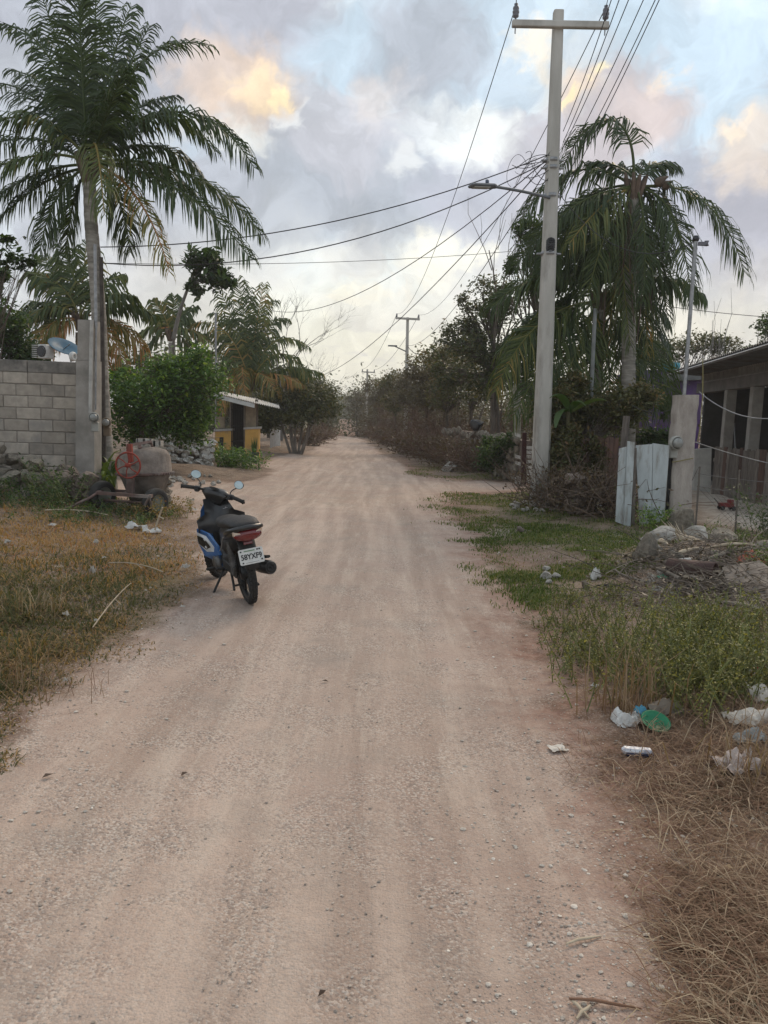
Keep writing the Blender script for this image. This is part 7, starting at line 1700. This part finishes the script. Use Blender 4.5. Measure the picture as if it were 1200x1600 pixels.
crumple('paper_bag', 'large crumpled pinkish white paper bag in the straw near the right edge', 'bag', 1155, 1200, .22, .17, .085, mat('pinkish_paper', (.54, .46, .42), (.40, .33, .29), .7, 9, c3=(.34, .27, .23), s3=8), 4, 16, rot=.3)
crumple('dirty_cloth', 'dirty white cloth bundle half buried in grass at the right edge', 'cloth', 1178, 1128, .30, .16, .09, paper, 5, 16, rot=.1)
crumple('cloth_bundle', 'grey white cloth lump at the right edge behind the straw', 'cloth', 1205, 1095, .24, .15, .12, paper, 6, 14)
crumple('plastic_scrap', 'clear grey plastic scrap tangled in straw left of the paper bag', 'scrap', 1172, 1160, .16, .10, .07, mat('grey_clear_plastic', (.30, .31, .30), (.2, .21, .2), .25, 8), 7)
crumple('flat_paper', 'flat dirty piece of paper on the road edge gravel', 'paper', 871, 1172, .085, .07, .008, paper, 8, 8, rot=.2)
crumple('plastic_scrap', 'tiny white plastic scrap at the road side before the grass tuft', 'scrap', 928, 1074, .045, .03, .03, wbag, 9, 7)
crumple('wrapper', 'red and white wrapper caught in the weeds at the right edge', 'wrapper', 1178, 1082, .06, .05, .07, mat('red_wrapper', (.45, .05, .05), (.65, .62, .6), .4, 25, thr=(.48, .52)), 10, 8, dz=.10)
crumple('white_wrapper', 'white wrapper standing beside the dark stone in the grass left of the debris', 'wrapper', 930, 905, .10, .09, .13, wbag, 11, 9)
crumple('shoe_sole', 'black rubber strip lying in the grass before the debris', 'rubber strip', 950, 917, .30, .05, .03, blackr, 12, 8, rot=.25)
c = g(1068, 888); mm = M(); mm.lathe([(0, 0), (.03, 0), (.036, .11), (.038, .115), (.034, .115), (.028, .01), (0, .01)], c+[-.05, 0, .07], nrm(np.array([1, .1, .05])), 16); tag(mm.build('plastic_cup', wbag, base=c), 'white plastic cup lying on the debris pile', 'cup')
crumple('plastic_bottle', 'flattened clear green plastic bottle on the debris below the cup', 'bottle', 1052, 905, .30, .10, .06, mat('pale_green_plastic', (.14, .40, .24), (.24, .45, .34), .25, 9), 13, 12)
crumple('orange_sack', 'faded orange red sack lying on the debris at the right edge', 'sack', 1178, 884, .42, .24, .16, mat('orange_sack', (.52, .16, .10), (.42, .12, .08), .8, 9, c3=(.5, .26, .18)), 14, 14)
crumple('silver_foil', 'torn silver foil strip on the debris pile', 'foil', 1106, 878, .10, .20, .06, mat('foil', (.6, .6, .62), (.2, .2, .22), .3, 20, metal=.4, thr=(.45, .55)), 15, 9, rot=.5)
for k, (px, py, l, a, lab) in enumerate(((912, 1472, .13, .30, 'short pale split cane on the road gravel at the lower right'), (945, 1572, .20, -.12, 'long thin brown stick at the bottom of the picture'), (905, 1580, .07, -1.0, 'first of two crossed pale straw chips at the bottom'),
                                         (912, 1585, .07, .7, 'second of two crossed pale straw chips at the bottom'), (1075, 1487, .14, -.2, 'brown flat stick in the straw at the lower right'), (880, 1168, .0, 0, ''))):
    if not l: continue
    c = g(px, py, .008); d_ = np.array([math.cos(a), math.sin(a)*1.2, 0])*l/2; mm = M(); mm.tube([c-d_, c-d_*.3+[0, .004, .003], c+d_*.4+[0, -.003, .004], c+d_], [.003, .0045, .004, .002], 5, .6, sx=1.3)
    tag(mm.build('stick', db if k != 4 and k != 1 else mat('brown_stick', (.22, .12, .075), None, .85, 9), base=c), lab, 'stick', 'sticks on the ground')
# dead leaves and scraps
def leaf_thing(px, py, s_, col, lab, dz=.01):
    c = g(px, py, dz); V, F = leaf_arrays(c[None], [s_], asp=.6); V[:, 2] = c[2]+np.array([0, .008, .004, .010]); mm = M(); mm.add(V, [F], .5, False); tag(mm.build('dead_leaf', mat('dead_leaf_'+col, {'tan': (.42, .28, .15), 'brown': (.10, .065, .045), 'pale': (.5, .44, .34)}[col], None, .8), base=c), lab, 'leaf', 'dead leaves')
for px, py, s_, c_, lab in ((508, 1067, .045, 'brown', 'small dark curled leaf in the middle of the road'), (503, 1558, .030, 'brown', 'dark leaf on the road at the bottom of the picture'), (1100, 1370, .030, 'tan', 'tan oval leaf in the straw on the right'), (1072, 1322, .03, 'pale', 'pale leaf scrap in the straw on the right'),
                        (125, 1048, .05, 'tan', 'tan leaf at the edge of the left verge'), (238, 988, .06, 'pale', 'pale folded leaf at the left road edge'), (75, 1216, .06, 'brown', 'dark twig like leaf on the left of the road'), (1138, 1360, .04, 'tan', 'upright yellowish leaf in the straw'), (288, 1213, .04, 'brown', 'dark leaf on the left half of the road')):
    leaf_thing(px, py, s_, c_, lab)
dwhite = mat('dirty_white_scrap', (.48, .45, .40), (.36, .33, .29), .8, 14)
for lab, px, py, w, h, sd in (('crumpled white plastic scrap in the grass left of the scooter', 290, 892, .15, .09, 21), ('upright white feather like scrap in the middle of the left verge', 145, 900, .10, .16, 22), ('small white crumpled paper near the middle of the left grass', 150, 853, .12, .08, 23),
                          ('small white scrap at the left edge of the verge', 12, 853, .12, .08, 24), ('flat white scrap in the dry grass below the rubble', 82, 825, .18, .05, 25), ('small white scrap in the green part of the verge', 150, 978, .05, .04, 26), ('greyish scrap in the dark left grass', 103, 968, .09, .07, 27),
                          ('white scrap on the ground left of the scooter front', 303, 800, .20, .08, 28), ('second white scrap by the dirt drive left of the scooter', 300, 785, .16, .09, 29), ('tiny pale scrap in the orange grass', 163, 877, .08, .03, 30), ('pinkish stone scrap at the left road edge', 285, 955, .08, .04, 31), ('pale scrap in the grass by the road edge', 103, 1072, .06, .03, 32)):
    crumple('litter_scrap', lab, 'litter', px, py, w*.5, w*.45, h*.55, dwhite, sd, 8, dz=.03)
crumple('white_sack', 'crumpled white sack in the plants before the mixer wheel', 'sack', 214, 828, .28, .13, .09, wbag, 41, 14, dz=.02)
crumple('white_sack', 'smaller folded white sack right of the other sack, near the mixer wheel', 'sack', 238, 834, .24, .11, .06, wbag, 42, 12, dz=.02)
for k, (x0, y0, x1, y1, r_, lab) in enumerate(((170, 892, 255, 905, .006, 'long pale bent twig on the green part of the left verge'), (205, 925, 145, 995, .005, 'thin dry stalk leaning across the left verge'), (70, 806, 168, 812, .010, 'thin pale cane lying below the vines at the mixer'),
                                        (242, 838, 252, 812, .012, 'short upright broken branch at the mixer wheel'), (480, 625, 522, 650, 0, ''))):
    if not r_: continue
    a_, b_ = g(x0, y0, .08), g(x1, y1, .07); 
    if k == 3: b_ = a_+[.1, 0, .3]
    mm = M(); mm.tube(bez(a_, (a_+b_)/2+[0, .05, .06], b_, n=8), [r_]*8, 5); mm.tube([(a_+b_)/2+[0, .02, .03], (a_+b_)/2+[.1, -.12, .02]], r_*.6, 4); tag(mm.build('twig', db, base=a_), lab, 'twig')

# ------------------------------------------------------------------ thin evening haze
hz = M(); hz.box((0, 361, 9.5), (2200, 762, 27)); ho = hz.build('haze', bpy.data.materials.new('haze_air'), kind='stuff')
hm_ = ho.data.materials[0]; hm_.use_nodes = True; N_ = hm_.node_tree.nodes; N_.clear()
vo_ = N_.new('ShaderNodeOutputMaterial'); pv = N_.new('ShaderNodeVolumePrincipled'); pv.inputs['Density'].default_value = .0010; pv.inputs['Color'].default_value = (.97, .96, .96, 1); pv.inputs['Anisotropy'].default_value = .25
hm_.node_tree.links.new(pv.outputs[0], vo_.inputs['Volume'])
tag(ho, 'thin pale evening haze over the whole street', 'haze')
